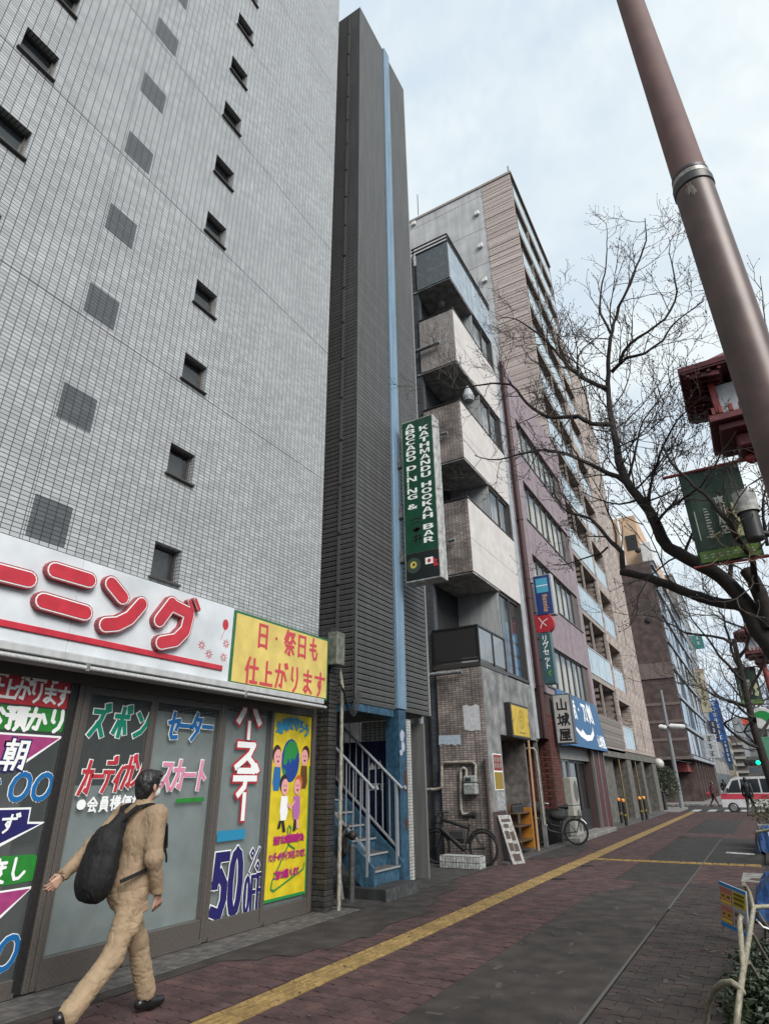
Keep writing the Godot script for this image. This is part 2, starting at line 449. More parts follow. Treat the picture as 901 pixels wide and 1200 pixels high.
# latin letters from the font, in the box (u, v, w, h); one mesh
func latin(m: MB, s: String, u: float, v: float, w: float, h: float, n: float, bold := true, slant := 0.0, deep := 0.0, serif := false) -> void:
	var tm := TextMesh.new()
	var f := SystemFont.new()
	f.font_names = PackedStringArray(["Droid Serif" if serif else "Droid Sans"])
	f.font_weight = 700 if bold else 400
	tm.font = f
	tm.text = s
	tm.font_size = 64
	tm.pixel_size = 0.01
	tm.depth = maxf(deep, 0.0)
	tm.curve_step = 2.0
	var arr := tm.get_mesh_arrays()
	var vs: PackedVector3Array = arr[Mesh.ARRAY_VERTEX]
	var ix = arr[Mesh.ARRAY_INDEX]
	if vs.is_empty(): return
	var lo := vs[0]
	var hi := vs[0]
	for p in vs:
		lo = lo.min(p); hi = hi.max(p)
	var d := hi - lo
	var order := []
	if ix == null or ix.is_empty():
		for i in vs.size(): order.append(i)
	else:
		for i in ix: order.append(i)
	for i in range(0, order.size(), 3):
		var p := []
		for j in 3:
			var q := vs[order[i + j]]
			var fy := (q.y - lo.y) / maxf(d.y, 1e-6)
			p.append(Vector3(u + (q.x - lo.x) / maxf(d.x, 1e-6) * w + slant * fy * h, v + fy * h, n + (q.z - lo.z)))
		m.tri(p[0], p[2], p[1])

# --- windows: a frame with its panes as children
func window(parent: Node3D, T: Transform3D, u0: float, u1: float, v0: float, v1: float, n: float, cols: int, rows: int, fm: Material, gm: Material, fw := 0.05, fd := 0.06, called := "window", splits := []) -> MeshInstance3D:
	var m := mb(T)
	m.box(Vector3(u0, v0, n), Vector3(u1, v0 + fw, n + fd))
	m.box(Vector3(u0, v1 - fw, n), Vector3(u1, v1, n + fd))
	m.box(Vector3(u0, v0 + fw, n), Vector3(u0 + fw, v1 - fw, n + fd))
	m.box(Vector3(u1 - fw, v0 + fw, n), Vector3(u1, v1 - fw, n + fd))
	var us := [u0 + fw]
	for i in range(1, cols):
		var c: float = splits[i - 1] if splits.size() >= i else lerpf(u0, u1, float(i) / cols)
		m.box(Vector3(c - fw * 0.4, v0 + fw, n + 0.004), Vector3(c + fw * 0.4, v1 - fw, n + fd - 0.004))
		us.append(c)
	us.append(u1 - fw)
	for j in range(1, rows):
		var c := lerpf(v0, v1, float(j) / rows)
		m.box(Vector3(u0 + fw, c - fw * 0.4, n + 0.008), Vector3(u1 - fw, c + fw * 0.4, n + fd - 0.008))
	var o := put(m, called, fm, parent)
	for i in us.size() - 1:
		var g := mb(T)
		g.quad(Vector3(us[i], v0 + fw, n + fd * 0.4), Vector3(us[i + 1], v0 + fw, n + fd * 0.4), Vector3(us[i + 1], v1 - fw, n + fd * 0.4), Vector3(us[i], v1 - fw, n + fd * 0.4))
		put(g, "pane", gm, o)
	return o

func make_sky() -> ImageTexture: # thin high overcast, more open blue towards the horizon all round
	var w := 768
	var h := 384
	var a := FastNoiseLite.new()
	a.seed = 11
	a.frequency = 1.1
	a.fractal_octaves = 5
	a.fractal_gain = 0.52
	a.domain_warp_enabled = true
	a.domain_warp_amplitude = 0.35
	a.domain_warp_frequency = 1.3
	var out := PackedFloat32Array()
	out.resize(w * h * 3)
	for y in h:
		var el := (0.5 - (y + 0.5) / h) * PI
		var up := sin(el)
		for x in w:
			var az := (x + 0.5) / w * TAU
			var d := Vector3(cos(az) * cos(el), up, sin(az) * cos(el))
			var k := maxf(up, 0.0) + 0.16
			var q := a.get_noise_3d(d.x / k * 1.3, 0.7, d.z / k * 0.8) + 0.35 * a.get_noise_3d(d.x / k * 4.0 + 9.0, 3.1, d.z / k * 2.4)
			var open := lerpf(0.62, 0.1, smoothstep(0.05, 0.5, up))
			var cover := clampf(0.94 + 0.6 * q - open * 0.7, 0.08, 1.0)
			var blue := Vector3(0.30, 0.43, 0.60).lerp(Vector3(0.46, 0.57, 0.70), exp(-6.0 * maxf(up, 0.0)))
			var cloud := Vector3(0.60, 0.65, 0.665) * (0.97 + 0.16 * q)
			var c := blue.lerp(cloud, cover)
			if up < 0: c = Vector3(0.22, 0.21, 0.2)
			var i := (y * w + x) * 3
			out[i] = c.x; out[i + 1] = c.y; out[i + 2] = c.z
	return ImageTexture.create_from_image(Image.create_from_data(w, h, false, Image.FORMAT_RGBF, out.to_byte_array()))

func _ready() -> void:
	rng.seed = 7
	# camera
	var turn := Vector3(deg_to_rad(24.69), deg_to_rad(29.9), deg_to_rad(-0.835))
	lens = Basis.from_euler(turn)
	var cam := Camera3D.new()
	cam.name = "camera"
	cam.position = CAM
	cam.rotation = turn
	cam.fov = rad_to_deg(2.0 * atan(600.0 / FOCAL))
	cam.near = 0.05
	cam.far = 3000.0
	add_child(cam)
	cam.current = true
	# sky, exposure, sun
	var env := Environment.new()
	var sky := Sky.new()
	var sm := PanoramaSkyMaterial.new()
	sm.panorama = make_sky()
	sm.energy_multiplier = 1.0
	sky.sky_material = sm
	env.background_mode = Environment.BG_SKY
	env.sky = sky
	env.background_energy_multiplier = 1.0
	env.tonemap_mode = Environment.TONE_MAPPER_LINEAR
	env.tonemap_exposure = 1.5
	env.sdfgi_enabled = true
	env.ssao_enabled = true
	env.ssil_enabled = true
	var we := WorldEnvironment.new()
	we.name = "environment"
	we.environment = env
	add_child(we)
	var sun := DirectionalLight3D.new()
	sun.name = "sun"
	sun.light_energy = 0.85
	sun.light_color = Color(1.0, 0.985, 0.965)
	sun.light_angular_distance = 32.0
	sun.shadow_enabled = true
	sun.rotation = Vector3(deg_to_rad(-38), deg_to_rad(62), 0)
	add_child(sun)
	textures()
	ground()
	tiled_building()
	shop_signs()
	louvre_tower()
	staircase()
	green_sign()
	balcony_building()
	nook_things()
	purple_building()
	glass_tower()
	far_street()
	across_street()
	street_furniture()
	rack_corner()
	trees()
	people()

var T_STREET := Transform3D()
var T_BACK := Transform3D()
func textures() -> void:
	T_STREET = street_face()
	T_BACK = back_face()
	noise_tex("fine", 0.06, 4, 0.72, 1.0, 3)
	noise_tex("blotch", 0.012, 5, 0.62, 1.0, 5)
	noise_tex("soft", 0.008, 4, 0.86, 1.0, 8)
	noise_tex("patchy", 0.014, 6, 0.5, 1.0, 28)
	noise_tex("faint", 0.01, 5, 0.93, 1.0, 18)
	noise_tex("rain", 0.03, 4, 0.84, 1.0, 9, 14)
	noise_tex("grit", 0.35, 2, 0.45, 1.0, 21)
	M("dark", 0.03, 0.03, 0.032, 0.8, texs.fine, 0.6)
	M("room", 0.07, 0.07, 0.068, 0.9, texs.soft, 0.3)
	M("black_metal", 0.022, 0.021, 0.021, 0.45, texs.fine, 1.5)
	M("bronze_frame", 0.085, 0.072, 0.062, 0.42, texs.fine, 1.2)
	M("alu", 0.36, 0.36, 0.36, 0.38, texs.fine, 1.0, 0.55)
	M("white_paint", 0.72, 0.72, 0.7, 0.45, texs.soft, 0.8)
	M("print_white", 0.80, 0.81, 0.80, 0.5)
	M("concrete", 0.27, 0.26, 0.245, 0.9, texs.blotch, 0.5)
	M("plaster", 0.34, 0.345, 0.345, 0.9, texs.blotch, 0.33)
	weather(mats.plaster, texs.rain, 0.4)
	glass("glass", 0.10, 0.12, 0.13, 0.22)
	glass("dark_glass", 0.03, 0.035, 0.04, 0.5)
	glass("sky_glass", 0.30, 0.36, 0.40, 0.5, 0.03)

# --- the ground
func sheet(parent: Node3D, called: String, pts: Array, y: float, m: Material) -> MeshInstance3D: # pts: (x, z)
	var b := mb(Transform3D(Basis(Vector3(1, 0, 0), Vector3(0, 0, -1), Vector3(0, 1, 0)), Vector3.ZERO))
	var p := PackedVector2Array()
	for q in pts: p.append(Vector2(q[0], -q[1]))
	b.prism(p, y - 0.003, y, true)
	return put(b, called, m, parent)

func ground() -> void:
	var asphalt := M("asphalt", 0.08, 0.069, 0.062, 0.92, texs.grit, 1.6)
	weather(asphalt, texs.patchy, 0.4)
	bump(asphalt, texs.grit, 0.25)
	var patch := M("old_asphalt", 0.112, 0.088, 0.076, 0.95, texs.grit, 1.1)
	weather(patch, texs.patchy, 0.3)
	bump(patch, texs.grit, 0.35)
	var concrete: Material = mats.concrete
	var b := mb()
	b.box(Vector3(-400, -1.0, -700), Vector3(400, -0.14, 300))
	structure(put(b, "ground", asphalt))
	var road := Node3D.new()
	road.name = "road"
	add_child(road)
	structure(road)
	b = mb()
	b.box(Vector3(1.25, -0.139, -41), Vector3(28.0, -0.12, 60))
	put(b, "carriageway", asphalt, road)
	b = mb()
	b.box(Vector3(-4.9, -0.139, -600), Vector3(28.0, -0.115, -41.2))
	put(b, "junction", asphalt, road)
	var paint := M("road_paint", 0.55, 0.55, 0.53, 0.8, texs.blotch, 1.0)
	for i in 9:
		b = mb()
		b.box(Vector3(-4.4 + i * 0.9, -0.114, -47.6), Vector3(-3.95 + i * 0.9, -0.110, -44.6))
		put(b, "crossing_stripe", paint, road)
	b = mb()
	b.box(Vector3(-4.6, -0.114, -42.6), Vector3(4.0, -0.110, -42.2))
	put(b, "stop_line", paint, road)
	# the pavement: a bed with its paving stones on top
	var pv := Node3D.new()
	pv.name = "pavement"
	add_child(pv)
	structure(pv)
	b = mb()
	b.box(Vector3(-9.5, -0.145, -41.0), Vector3(1.1, -0.022, 8))
	put(b, "bed", M("joint_sand", 0.045, 0.036, 0.033, 1.0, texs.grit, 1.2), pv)
	b = mb()
	b.box(Vector3(-12, -0.145, -49.0), Vector3(-4.92, -0.004, -41.02))
	put(b, "corner_slab", concrete, pv)
	for i in 34:
		b = mb()
		b.cbox(Vector3(1.1, -0.14, 6.0 - i * 1.4 + 0.01), Vector3(1.25, 0.01, 6.0 - (i - 1) * 1.4), 0.012)
		put(b, "kerb_stone", concrete, pv)
	# interlocking stones, their long sides across the pavement
	var L := 0.225
	var W := 0.1125
	var zig := 0.021
	var poly := PackedVector2Array()
	var g := 0.0028
	for q in [[0.0, 0.0], [0.25, 1.0], [0.5, 0.0], [0.75, 1.0], [1.0, 0.0]]: poly.append(Vector2(lerpf(g, L - g, q[0]), g + q[1] * zig))
	for q in [[1.0, 0.0], [0.75, 1.0], [0.5, 0.0], [0.25, 1.0], [0.0, 0.0]]: poly.append(Vector2(lerpf(g, L - g, q[0]), W - g + q[1] * zig))
	var flat := Transform3D(Basis(Vector3(1, 0, 0), Vector3(0, 0, -1), Vector3(0, 1, 0)), Vector3.ZERO)
	b = mb(flat)
	b.prism(poly, -0.03, 0.0, true)
	var stone := b.mesh()
	var cols := [[0.205, 0.105, 0.1], [0.225, 0.113, 0.105], [0.185, 0.097, 0.094], [0.205, 0.117, 0.112], [0.17, 0.09, 0.088]]
	var browns := [[0.098, 0.068, 0.060], [0.11, 0.076, 0.066], [0.085, 0.062, 0.056], [0.118, 0.078, 0.066], [0.09, 0.07, 0.064]]
	var pm := []
	for k in 10:
		var c = (cols + browns)[k]
		var m := M("paver_%d" % k, c[0], c[1], c[2], 0.9, texs.grit, 1.7)
		weather(m, texs.blotch, 0.5)
		pm.append(m)
	var rest := mb(flat)
	rest.tinted = true
	var spots := []
	for zone in [[-5.3225, -4.085, 0], [-3.755, -2.7425, 0], [-1.515, -0.39, 5], [-2.7375, -1.53, 0]]:
		var row := 0
		var z := -2.2
		while z > -40.8:
			var x: float = zone[0] - (0.1125 if row % 2 == 1 else 0.0)
			while x < zone[1] - 0.05:
				var x0 := maxf(x, zone[0])
				var x1 := minf(x + L, zone[1])
				var hidden := false
				if zone[0] == -2.7375 and (z > -11.3 or (z < -12.7 and z > -23.0) or (z < -24.7 and z > -33.0)): hidden = true
				if zone[2] == 5 and z < -16.05 and z > -22.6 and x > -1.6: hidden = true
				if zone[2] == 5 and z < -12.6 and z > -15.6: hidden = false
				if x > -3.76 and z + W * 0.5 < -15.62 and z - W * 0.5 > -16.1: hidden = true
				var brown: bool = zone[2] == 5 and z > -12.7
				if not hidden and x1 - x0 > 0.06:
					spots.append([x0, z, x1 - x0, brown, Vector2(x0, z).length() + (100.0 if not on_view(Vector3(x0, 0, z)) else 0.0)])
				x += L
			z -= W
			row += 1
	spots.sort_custom(func(p, q): return p[4] < q[4])
	var made := 0
	for s in spots:
		var k := rng.randi_range(0, 4)
		var lift := rng.randf_range(-0.0025, 0.0025)
		if s[2] > L - 0.01 and made < 300:
			piece(stone, "paving_stone", pm[k + (5 if s[3] else 0)], pv, Vector3(s[0], lift, s[1]))
			made += 1
		else:
			var c = (browns if s[3] else cols)[k]
			rest.col = Color(c[0], c[1], c[2])
			var q := PackedVector2Array()
			for p in poly: q.append(Vector2(minf(p.x, s[2] - g) + s[0], p.y - s[1]))
			var fine := PackedVector2Array()
			for i in q.size():
				if i == 0 or q[i].distance_to(q[i - 1]) > 0.002: fine.append(q[i])
			if s[2] < L - 0.01:
				fine = PackedVector2Array([Vector2(s[0] + g, g - s[1]), Vector2(s[0] + s[2] - g, g - s[1]), Vector2(s[0] + s[2] - g, W - g - s[1]), Vector2(s[0] + g, W - g - s[1])])
			rest.prism(fine, -0.03, lift, true)
	var rm := StandardMaterial3D.new()
	rm.resource_name = "paver_rest"
	rm.vertex_color_use_as_albedo = true
	rm.roughness = 0.9
	rm.albedo_texture = texs.grit
	rm.uv1_triplanar = true
	rm.uv1_world_triplanar = true
	rm.uv1_scale = Vector3.ONE * 1.7
	weather(rm, texs.blotch, 0.5)
	stuff(put(rest, "paving_stones", rm, pv))
	# yellow guiding tiles with raised bars
	b = mb()
	b.cbox(Vector3(-0.1455, -0.02, -0.1455), Vector3(0.1455, 0.001, 0.1455), 0.003)
	for i in 4:
		var x := -0.1125 + i * 0.075
		b.cbox(Vector3(x - 0.016, -0.004, -0.135), Vector3(x + 0.016, 0.009, 0.135), 0.005)
	var bars := b.mesh()
	b = mb()
	b.cbox(Vector3(-0.1455, -0.02, -0.1455), Vector3(0.1455, 0.001, 0.1455), 0.003)
	for i in 4:
		var x := -0.1125 + i * 0.075
		b.cbox(Vector3(-0.135, -0.004, x - 0.016), Vector3(0.135, 0.009, x + 0.016), 0.005)
	var across := b.mesh()
	b = mb()
	b.cbox(Vector3(-0.1455, -0.02, -0.1455), Vector3(0.1455, 0.001, 0.1455), 0.003)
	for i in 5:
		for j in 5:
			b.lathe([[0.017, 0.0], [0.011, 0.0065], [0.0, 0.0065]], Vector3(-0.112 + i * 0.056, 0, -0.112 + j * 0.056), 6)
	var dots := b.mesh()
	var ym := []
	for k in 3:
		var m := M("guide_%d" % k, 0.46 + 0.03 * k, 0.30 + 0.022 * k, 0.10 + 0.01 * k, 0.85, texs.fine, 1.1)
		weather(m, texs.blotch, 0.9)
		ym.append(m)
	var z := -2.4
	while z > -40.5:
		var isdot: bool = absf(z + 15.85) < 0.2
		piece(dots if isdot else bars, "guiding_tile", ym[rng.randi_range(0, 2)], pv, Vector3(-3.92, rng.randf_range(-0.002, 0.002), z))
		z -= 0.3
	for i in 11:
		piece(across, "guiding_tile", ym[rng.randi_range(0, 2)], pv, Vector3(-3.605 + i * 0.3, rng.randf_range(-0.002, 0.002), -15.86))
	# asphalt repairs
	sheet(pv, "asphalt_patch", [[-2.73, 4], [-1.525, 4], [-1.53, -12.55], [-2.3, -12.6], [-2.32, -11.9], [-2.73, -11.2]], 0.003, patch)
	sheet(pv, "asphalt_patch", [[-2.66, -12.75], [-1.54, -12.7], [-1.54, -15.66], [-2.66, -15.66]], 0.003, asphalt)
	sheet(pv, "asphalt_patch", [[-2.62, -16.06], [-0.45, -16.06], [-0.45, -22.6], [-2.5, -23.0]], 0.003, asphalt)
	sheet(pv, "asphalt_patch", [[-2.55, -24.8], [-1.3, -24.6], [-1.25, -33.0], [-2.65, -33.9]], 0.003, asphalt)
	sheet(pv, "asphalt_patch", [[-5.27, -3.0], [-5.12, -3.1], [-5.1, -5.45], [-4.96, -5.6], [-4.8, -5.66], [-4.78, -5.9], [-4.55, -5.95], [-4.53, -6.3], [-4.4, -6.32], [-4.4, -6.95], [-4.3, -7.0], [-4.45, -7.73], [-4.4, -8.24], [-4.3, -8.7], [-4.55, -8.9], [-4.6, -9.5], [-4.85, -9.9], [-4.8, -10.6], [-5.05, -11.3], [-5.27, -11.4]], 0.0065, patch)
	sheet(pv, "asphalt_patch", [[-5.27, -15.2], [-4.7, -15.4], [-4.35, -16.3], [-4.4, -18.2], [-4.7, -19.5], [-5.27, -20.2]], 0.0065, patch)
	var seam := M("pale_seam", 0.16, 0.155, 0.148, 0.95, texs.grit, 1.5)
	sheet(pv, "seam", [[-1.553, 3], [-1.525, 3], [-1.520, -9.0], [-1.545, -9.0]], 0.0075, seam)
	sheet(pv, "seam", [[-1.54, -10.2], [-1.51, -10.2], [-1.505, -22.4], [-1.53, -22.4]], 0.0075, seam)
	sheet(pv, "painted_bar", [[-1.2, -18.2], [-0.6, -17.95], [-0.6, -18.25], [-1.2, -18.5]], 0.0085, paint)
	var iron := M("iron", 0.05, 0.04, 0.035, 0.6, texs.grit, 3.0, 0.4)
	for q in [[-3.62, -12.42], [-3.6, -14.5]]:
		b = mb()
		b.lathe([[0.13, 0.0], [0.13, 0.008], [0.11, 0.009], [0.105, 0.006], [0.0, 0.006]], Vector3(q[0], 0, q[1]), 20)
		put(b, "valve_cover", iron, pv)
	# chips of paler stone pressed into the asphalt
	b = mb()
	for i in 60:
		var p := Vector3(rng.randf_range(-2.6, -0.5), 0, rng.randf_range(-13, -4))
		var s := rng.randf_range(0.015, 0.05)
		var a := rng.randf_range(0, 3.0)
		b.T = Transform3D(Basis(Vector3.UP, a), p)
		b.box(Vector3(-s * 1.6, 0.0, -s * 0.5), Vector3(s * 1.6, 0.0052, s * 0.5))
	stuff(put(b, "worn_spots", M("worn_spot", 0.13, 0.1, 0.092, 0.95, texs.grit, 1.6), pv))
	b = mb()
	for i in 160:
		var c := Vector3(rng.randf_range(-5.2, -0.5), 0.0, rng.randf_range(-16, -3.4))
		var r0 := rng.randf_range(0.008, 0.022)
		b.lathe([[r0, 0.004], [r0 * 0.8, 0.0105], [0.0, 0.011]], c, 7)
	stuff(put(b, "gum_spots", M("gum", 0.05, 0.044, 0.042, 0.8), pv))
	# small square tiles along the shop front
	var ap := Node3D.new()
	ap.name = "shop_apron"
	add_child(ap)
	structure(ap)
	b = mb()
	b.box(Vector3(-5.86, -0.03, -8.42), Vector3(-5.272, 0.008, 3))
	put(b, "bed", M("apron_joint", 0.04, 0.038, 0.036, 0.95, texs.fine, 1.0), ap)
	b = mb()
	b.cbox(Vector3(-0.047, -0.01, -0.047), Vector3(0.047, 0.013, 0.047), 0.003)
	var small := b.mesh()
	var am := []
	for k in 4: am.append(M("apron_%d" % k, 0.115 + 0.014 * k, 0.105 + 0.013 * k, 0.098 + 0.012 * k, 0.75, texs.blotch, 0.9))
	for i in 5:
		for j in 54:
			piece(small, "tile", am[rng.randi_range(0, 3)], ap, Vector3(-5.33 - i * 0.1, 0, -2.95 - j * 0.101))
	# the bare concrete yard between the stairs and the tiled corner
	var yard := mb()
	yard.box(Vector3(-10.0, -0.03, -13.7), Vector3(-5.274, 0.02, -8.45))
	structure(put(yard, "yard_slab", weather(M("yard", 0.11, 0.098, 0.088, 0.95, texs.blotch, 0.6), texs.grit, 0.8)))
	yard = mb()
	yard.cbox(Vector3(-5.45, -0.03, -26.3), Vector3(-5.12, 0.05, -13.95), 0.015)
	structure(put(yard, "threshold_kerb", weather(M("kerb_grey", 0.17, 0.16, 0.15, 0.95, texs.blotch, 0.6), texs.grit, 0.8)))
	yard = mb()
	yard.cbox(Vector3(-6.2, -0.03, -41.0), Vector3(-5.1, 0.03, -26.32), 0.012)
	structure(put(yard, "entrance_paving", weather(M("granite", 0.24, 0.235, 0.23, 0.8, texs.grit, 0.9), texs.blotch, 0.3)))

func on_view(p: Vector3) -> bool:
	var q := lens.inverse() * (p - CAM)
	if q.z > -0.1: return false
	var x := 450.5 + FOCAL * q.x / -q.z
	var y := 600.0 - FOCAL * q.y / -q.z
	return x > -10 and x < 910 and y > 0 and y < 1210

# --- the grey tiled building with the cleaner's shop
func line_between(m: MB, s: String, a: Vector2, b: Vector2, w: float, h: float, thick: float, n: float, slant := 0.0) -> void: # characters with their centres from a to b
	for i in s.length():
		var c := a.lerp(b, float(i) / maxf(s.length() - 1, 1))
		if GLYPHS.has(s[i]): write_glyph(m, s[i], c.x - w / 2.0 - slant * h / 2.0, c.y - h / 2.0, w, h, thick, n, 0.0, slant)

func lettering(parent: Node3D, x: float, s: String, pa: Array, pb: Array, w: float, h: float, thick: float, ink: Material, edge: Material = null, slant := 0.0, called := "lettering", edge_thick := 8.0) -> void: # pa and pb: where the first and last characters stand in the photograph
	var a := uvx(pa[0], pa[1], x)
	var b := uvx(pb[0], pb[1], x)
	for i in s.length():
		var c := a.lerp(b, float(i) / maxf(s.length() - 1, 1))
		if edge:
			var e := mb(T_STREET)
			line_between(e, s[i], c, c, w, h, thick + edge_thick, x + 0.003, slant)
			put(e, "lettering_edge", edge, parent)
		var m := mb(T_STREET)
		line_between(m, s[i], c, c, w, h, thick, x + 0.009, slant)
		put(m, called, ink, parent)

func flat_shape(parent: Node3D, called: String, x: float, pts: Array, m: Material, lift := 0.002) -> void: # a printed shape whose corners were read off the photograph
	var p := PackedVector2Array()
	for q in pts: p.append(uvx(q[0], q[1], x))
	var b := mb(T_STREET)
	b.prism(p, x + lift, x + lift, false)
	put(b, called, m, parent)

func tiled_building() -> void:
	var xw := -5.83
	var t := thing("tiled_office_building", "tall light grey tiled building with small square windows above the cleaner's shop", "building", Vector3(-7, 0, -3))
	var tile := M("grey_tile", 0.475, 0.49, 0.50, 0.42, tile_tex("tiles", 20, 40, 24, 12, 2, 0.36, 0.12, false, 4, 0.04), 0.5)
	weather(tile, texs.faint, 0.13)
	var dark_tile := M("charcoal_tile", 0.10, 0.105, 0.115, 0.4, texs.tiles, 0.5)
	var frame := M("brown_alu", 0.07, 0.062, 0.056, 0.4, texs.fine, 1.3)
	# body behind the tiled skin
	var b := mb()
	b.box(Vector3(-16, 3.3, -7.89), Vector3(-6.3, 36, 8))
	b.box(Vector3(-16, 0, -7.89), Vector3(-9.4, 3.3, 8))
	b.box(Vector3(-16, -0.1, -7.88), Vector3(-5.9, -0.005, 8))
	put(b, "core", M("core_grey", 0.3, 0.3, 0.3, 0.9, texs.soft, 0.3), t)
	b = mb()
	b.box(Vector3(-6.3, 3.3, -7.88), Vector3(-5.89, 3.4, 8))
	b.box(Vector3(-9.4, 0, -7.89), Vector3(-5.9, 3.3, -7.86))
	b.box(Vector3(-9.4, 0, 2.0), Vector3(-5.9, 3.3, 2.1))
	put(b, "party_wall", tile, t)
	var tops := []
	for k in 11:
		tops.append(4.36 + 2.92 * k)
		tops.append(5.77 + 2.92 * k)
	var cols := [[-1.55, -1.13], [1.45, 1.87], [4.48, 4.9]]
	# one tiled panel for each storey, with an open joint between them
	var joints := [3.4]
	for k in 11: joints.append(3.82 + 2.92 * (k + 1))
	joints.append(36.0)
	for k in joints.size() - 1:
		var v0: float = joints[k] + 0.006
		var v1: float = joints[k + 1] - 0.006
		var holes := []
		for c in cols:
			for y in tops:
				if y < v1 and y - 0.46 > v0: holes.append([c[0], c[1], y - 0.46, y])
		for half in [[-8.0, 2.929], [2.934, 7.9]]:
			var mine := []
			for h in holes:
				if h[0] > half[0] and h[1] < half[1]: mine.append(h)
			b = mb(T_STREET)
			b.wall(half[0], half[1], v0, v1, mine, xw, 0.14)
			b.quad(Vector3(half[0], v1, xw), Vector3(half[1], v1, xw), Vector3(half[1], v1, xw - 0.06), Vector3(half[0], v1, xw - 0.06))
			b.quad(Vector3(half[1], v0, xw), Vector3(half[1], v0, xw - 0.3), Vector3(half[1], v1, xw - 0.3), Vector3(half[1], v1, xw))
			put(b, "tiled_wall_panel", tile, t)
	b = mb(T_STREET)
	var all := []
	for c in cols:
		for y in tops: all.append([c[0] - 0.003, c[1] + 0.003, y - 0.463, y + 0.003])
	b.wall(-8, 7.89, 3.4, 35.9, all, xw - 0.06, 0.02)
	put(b, "joint_backing", mats.dark, t)
	for y in tops:
		for c in cols:
			if y > 27: continue
			var o := window(t, T_STREET, c[0], c[1], y - 0.46, y, xw - 0.14, 1, 1, frame, mats.dark_glass, 0.03, 0.05)
			b = mb(T_STREET)
			b.cbox(Vector3(c[0] - 0.03, y - 0.485, xw - 0.1), Vector3(c[1] + 0.03, y - 0.455, xw + 0.045), 0.006)
			put(b, "sill", frame, o)
			b = mb(T_STREET)
			b.quad(Vector3(c[0], y - 0.46, xw - 0.2), Vector3(c[1], y - 0.46, xw - 0.2), Vector3(c[1], y, xw - 0.2), Vector3(c[0], y, xw - 0.2))
			put(b, "blind", M("window_blind", 0.13, 0.14, 0.145, 0.8, texs.soft, 1.0), o)
		b = mb(T_STREET)
		b.box(Vector3(2.95, y - 0.46, xw - 0.01), Vector3(3.37, y, xw + 0.003))
		put(b, "dark_tile_panel", dark_tile, t)
	# the black brick pier at the corner
	var pier := mb()
	pier.box(Vector3(-5.99, 0, -8.10), Vector3(-5.585, 3.95, -7.915))
	var po := put(pier, "corner_pier", M("pier_joint", 0.03, 0.029, 0.028, 0.9, texs.fine, 1.0), t)
	var bm := []
	for k in 4: bm.append(M("black_brick_%d" % k, 0.040 + 0.008 * k, 0.038 + 0.0075 * k, 0.037 + 0.007 * k, 0.45, texs.blotch, 2.0))
	var front := mb()
	front.cbox(Vector3(-0.02, 0.003, -0.207), Vector3(0.012, 0.064, 0), 0.006)
	var fmesh := front.mesh()
	var sides := []
	for w in [0.205, 0.125]:
		front = mb()
		front.cbox(Vector3(-w + 0.003, 0.003, -0.01), Vector3(0, 0.064, 0.015), 0.006)
		sides.append(front.mesh())
	for i in 58:
		var y := i * 0.067
		piece(fmesh, "brick", bm[rng.randi_range(0, 3)], po, Vector3(-5.585, y, -7.9))
		var x := -5.586
		var first := i % 2
		for k in 2:
			var wide: int = (k + first) % 2
			piece(sides[wide], "brick", bm[rng.randi_range(0, 3)], po, Vector3(x, y, -7.916))
			x -= 0.205 if wide == 0 else 0.125
	# the shop inside
	var inside := mb()
	inside.box(Vector3(-9.38, 0.0, -7.85), Vector3(-5.95, 0.005, 1.98))
	inside.box(Vector3(-9.38, 2.9, -7.85), Vector3(-5.95, 2.92, 1.98))
	put(inside, "shop_interior", M("shop_floor", 0.2, 0.19, 0.18, 0.7, texs.soft, 0.5), t)
	inside = mb()
	inside.box(Vector3(-9.4, 0.01, -7.84), Vector3(-9.37, 2.9, 1.97))
	inside.box(Vector3(-7.9, 0.01, -6.4), Vector3(-7.3, 1.0, -1.0))
	put(inside, "counter", M("shop_wall", 0.36, 0.37, 0.36, 0.8, texs.soft, 0.5), t)
	# aluminium shop front: posts, head, kick plates and panes
	var alu := M("shop_frame", 0.12, 0.105, 0.093, 0.40, texs.fine, 1.4)
	b = mb(T_STREET)
	b.box(Vector3(-2, 2.56, -5.9), Vector3(7.89, 2.74, -5.81))
	put(b, "shop_front_head", alu, t)
	b = mb(T_STREET)
	b.box(Vector3(-2, 2.74, -5.95), Vector3(7.89, 3.4, -5.84))
	put(b, "shop_front_lintel", alu, t)
	var dark_post := M("dark_post", 0.028, 0.026, 0.026, 0.4, texs.fine, 1.0)
	for q in [[3.765, 3.845, dark_post], [3.85, 3.908, alu], [3.914, 3.965, alu], [5.855, 5.905, alu], [5.91, 5.955, alu], [6.845, 6.90, alu], [7.815, 7.895, alu]]:
		b = mb(T_STREET)
		b.cbox(Vector3(q[0], 0.015, -5.9), Vector3(q[1], 2.56, -5.8 - (0.02 if q[2] == dark_post else 0.0)), 0.006)
		put(b, "shop_front_post", q[2], t)
	var bays := [[-1.9, 3.765, 0.14], [3.965, 4.79, 0.24], [4.83, 5.855, 0.24], [5.955, 6.845, 0.2], [6.90, 7.815, 0.18]]
	var shop_glass := glass("shop_glass", 0.15, 0.17, 0.17, 0.36)
	shop_glass.metallic_specular = 0.75
	var film := M("frosted_film", 0.36, 0.43, 0.42, 0.55, texs.soft, 0.6)
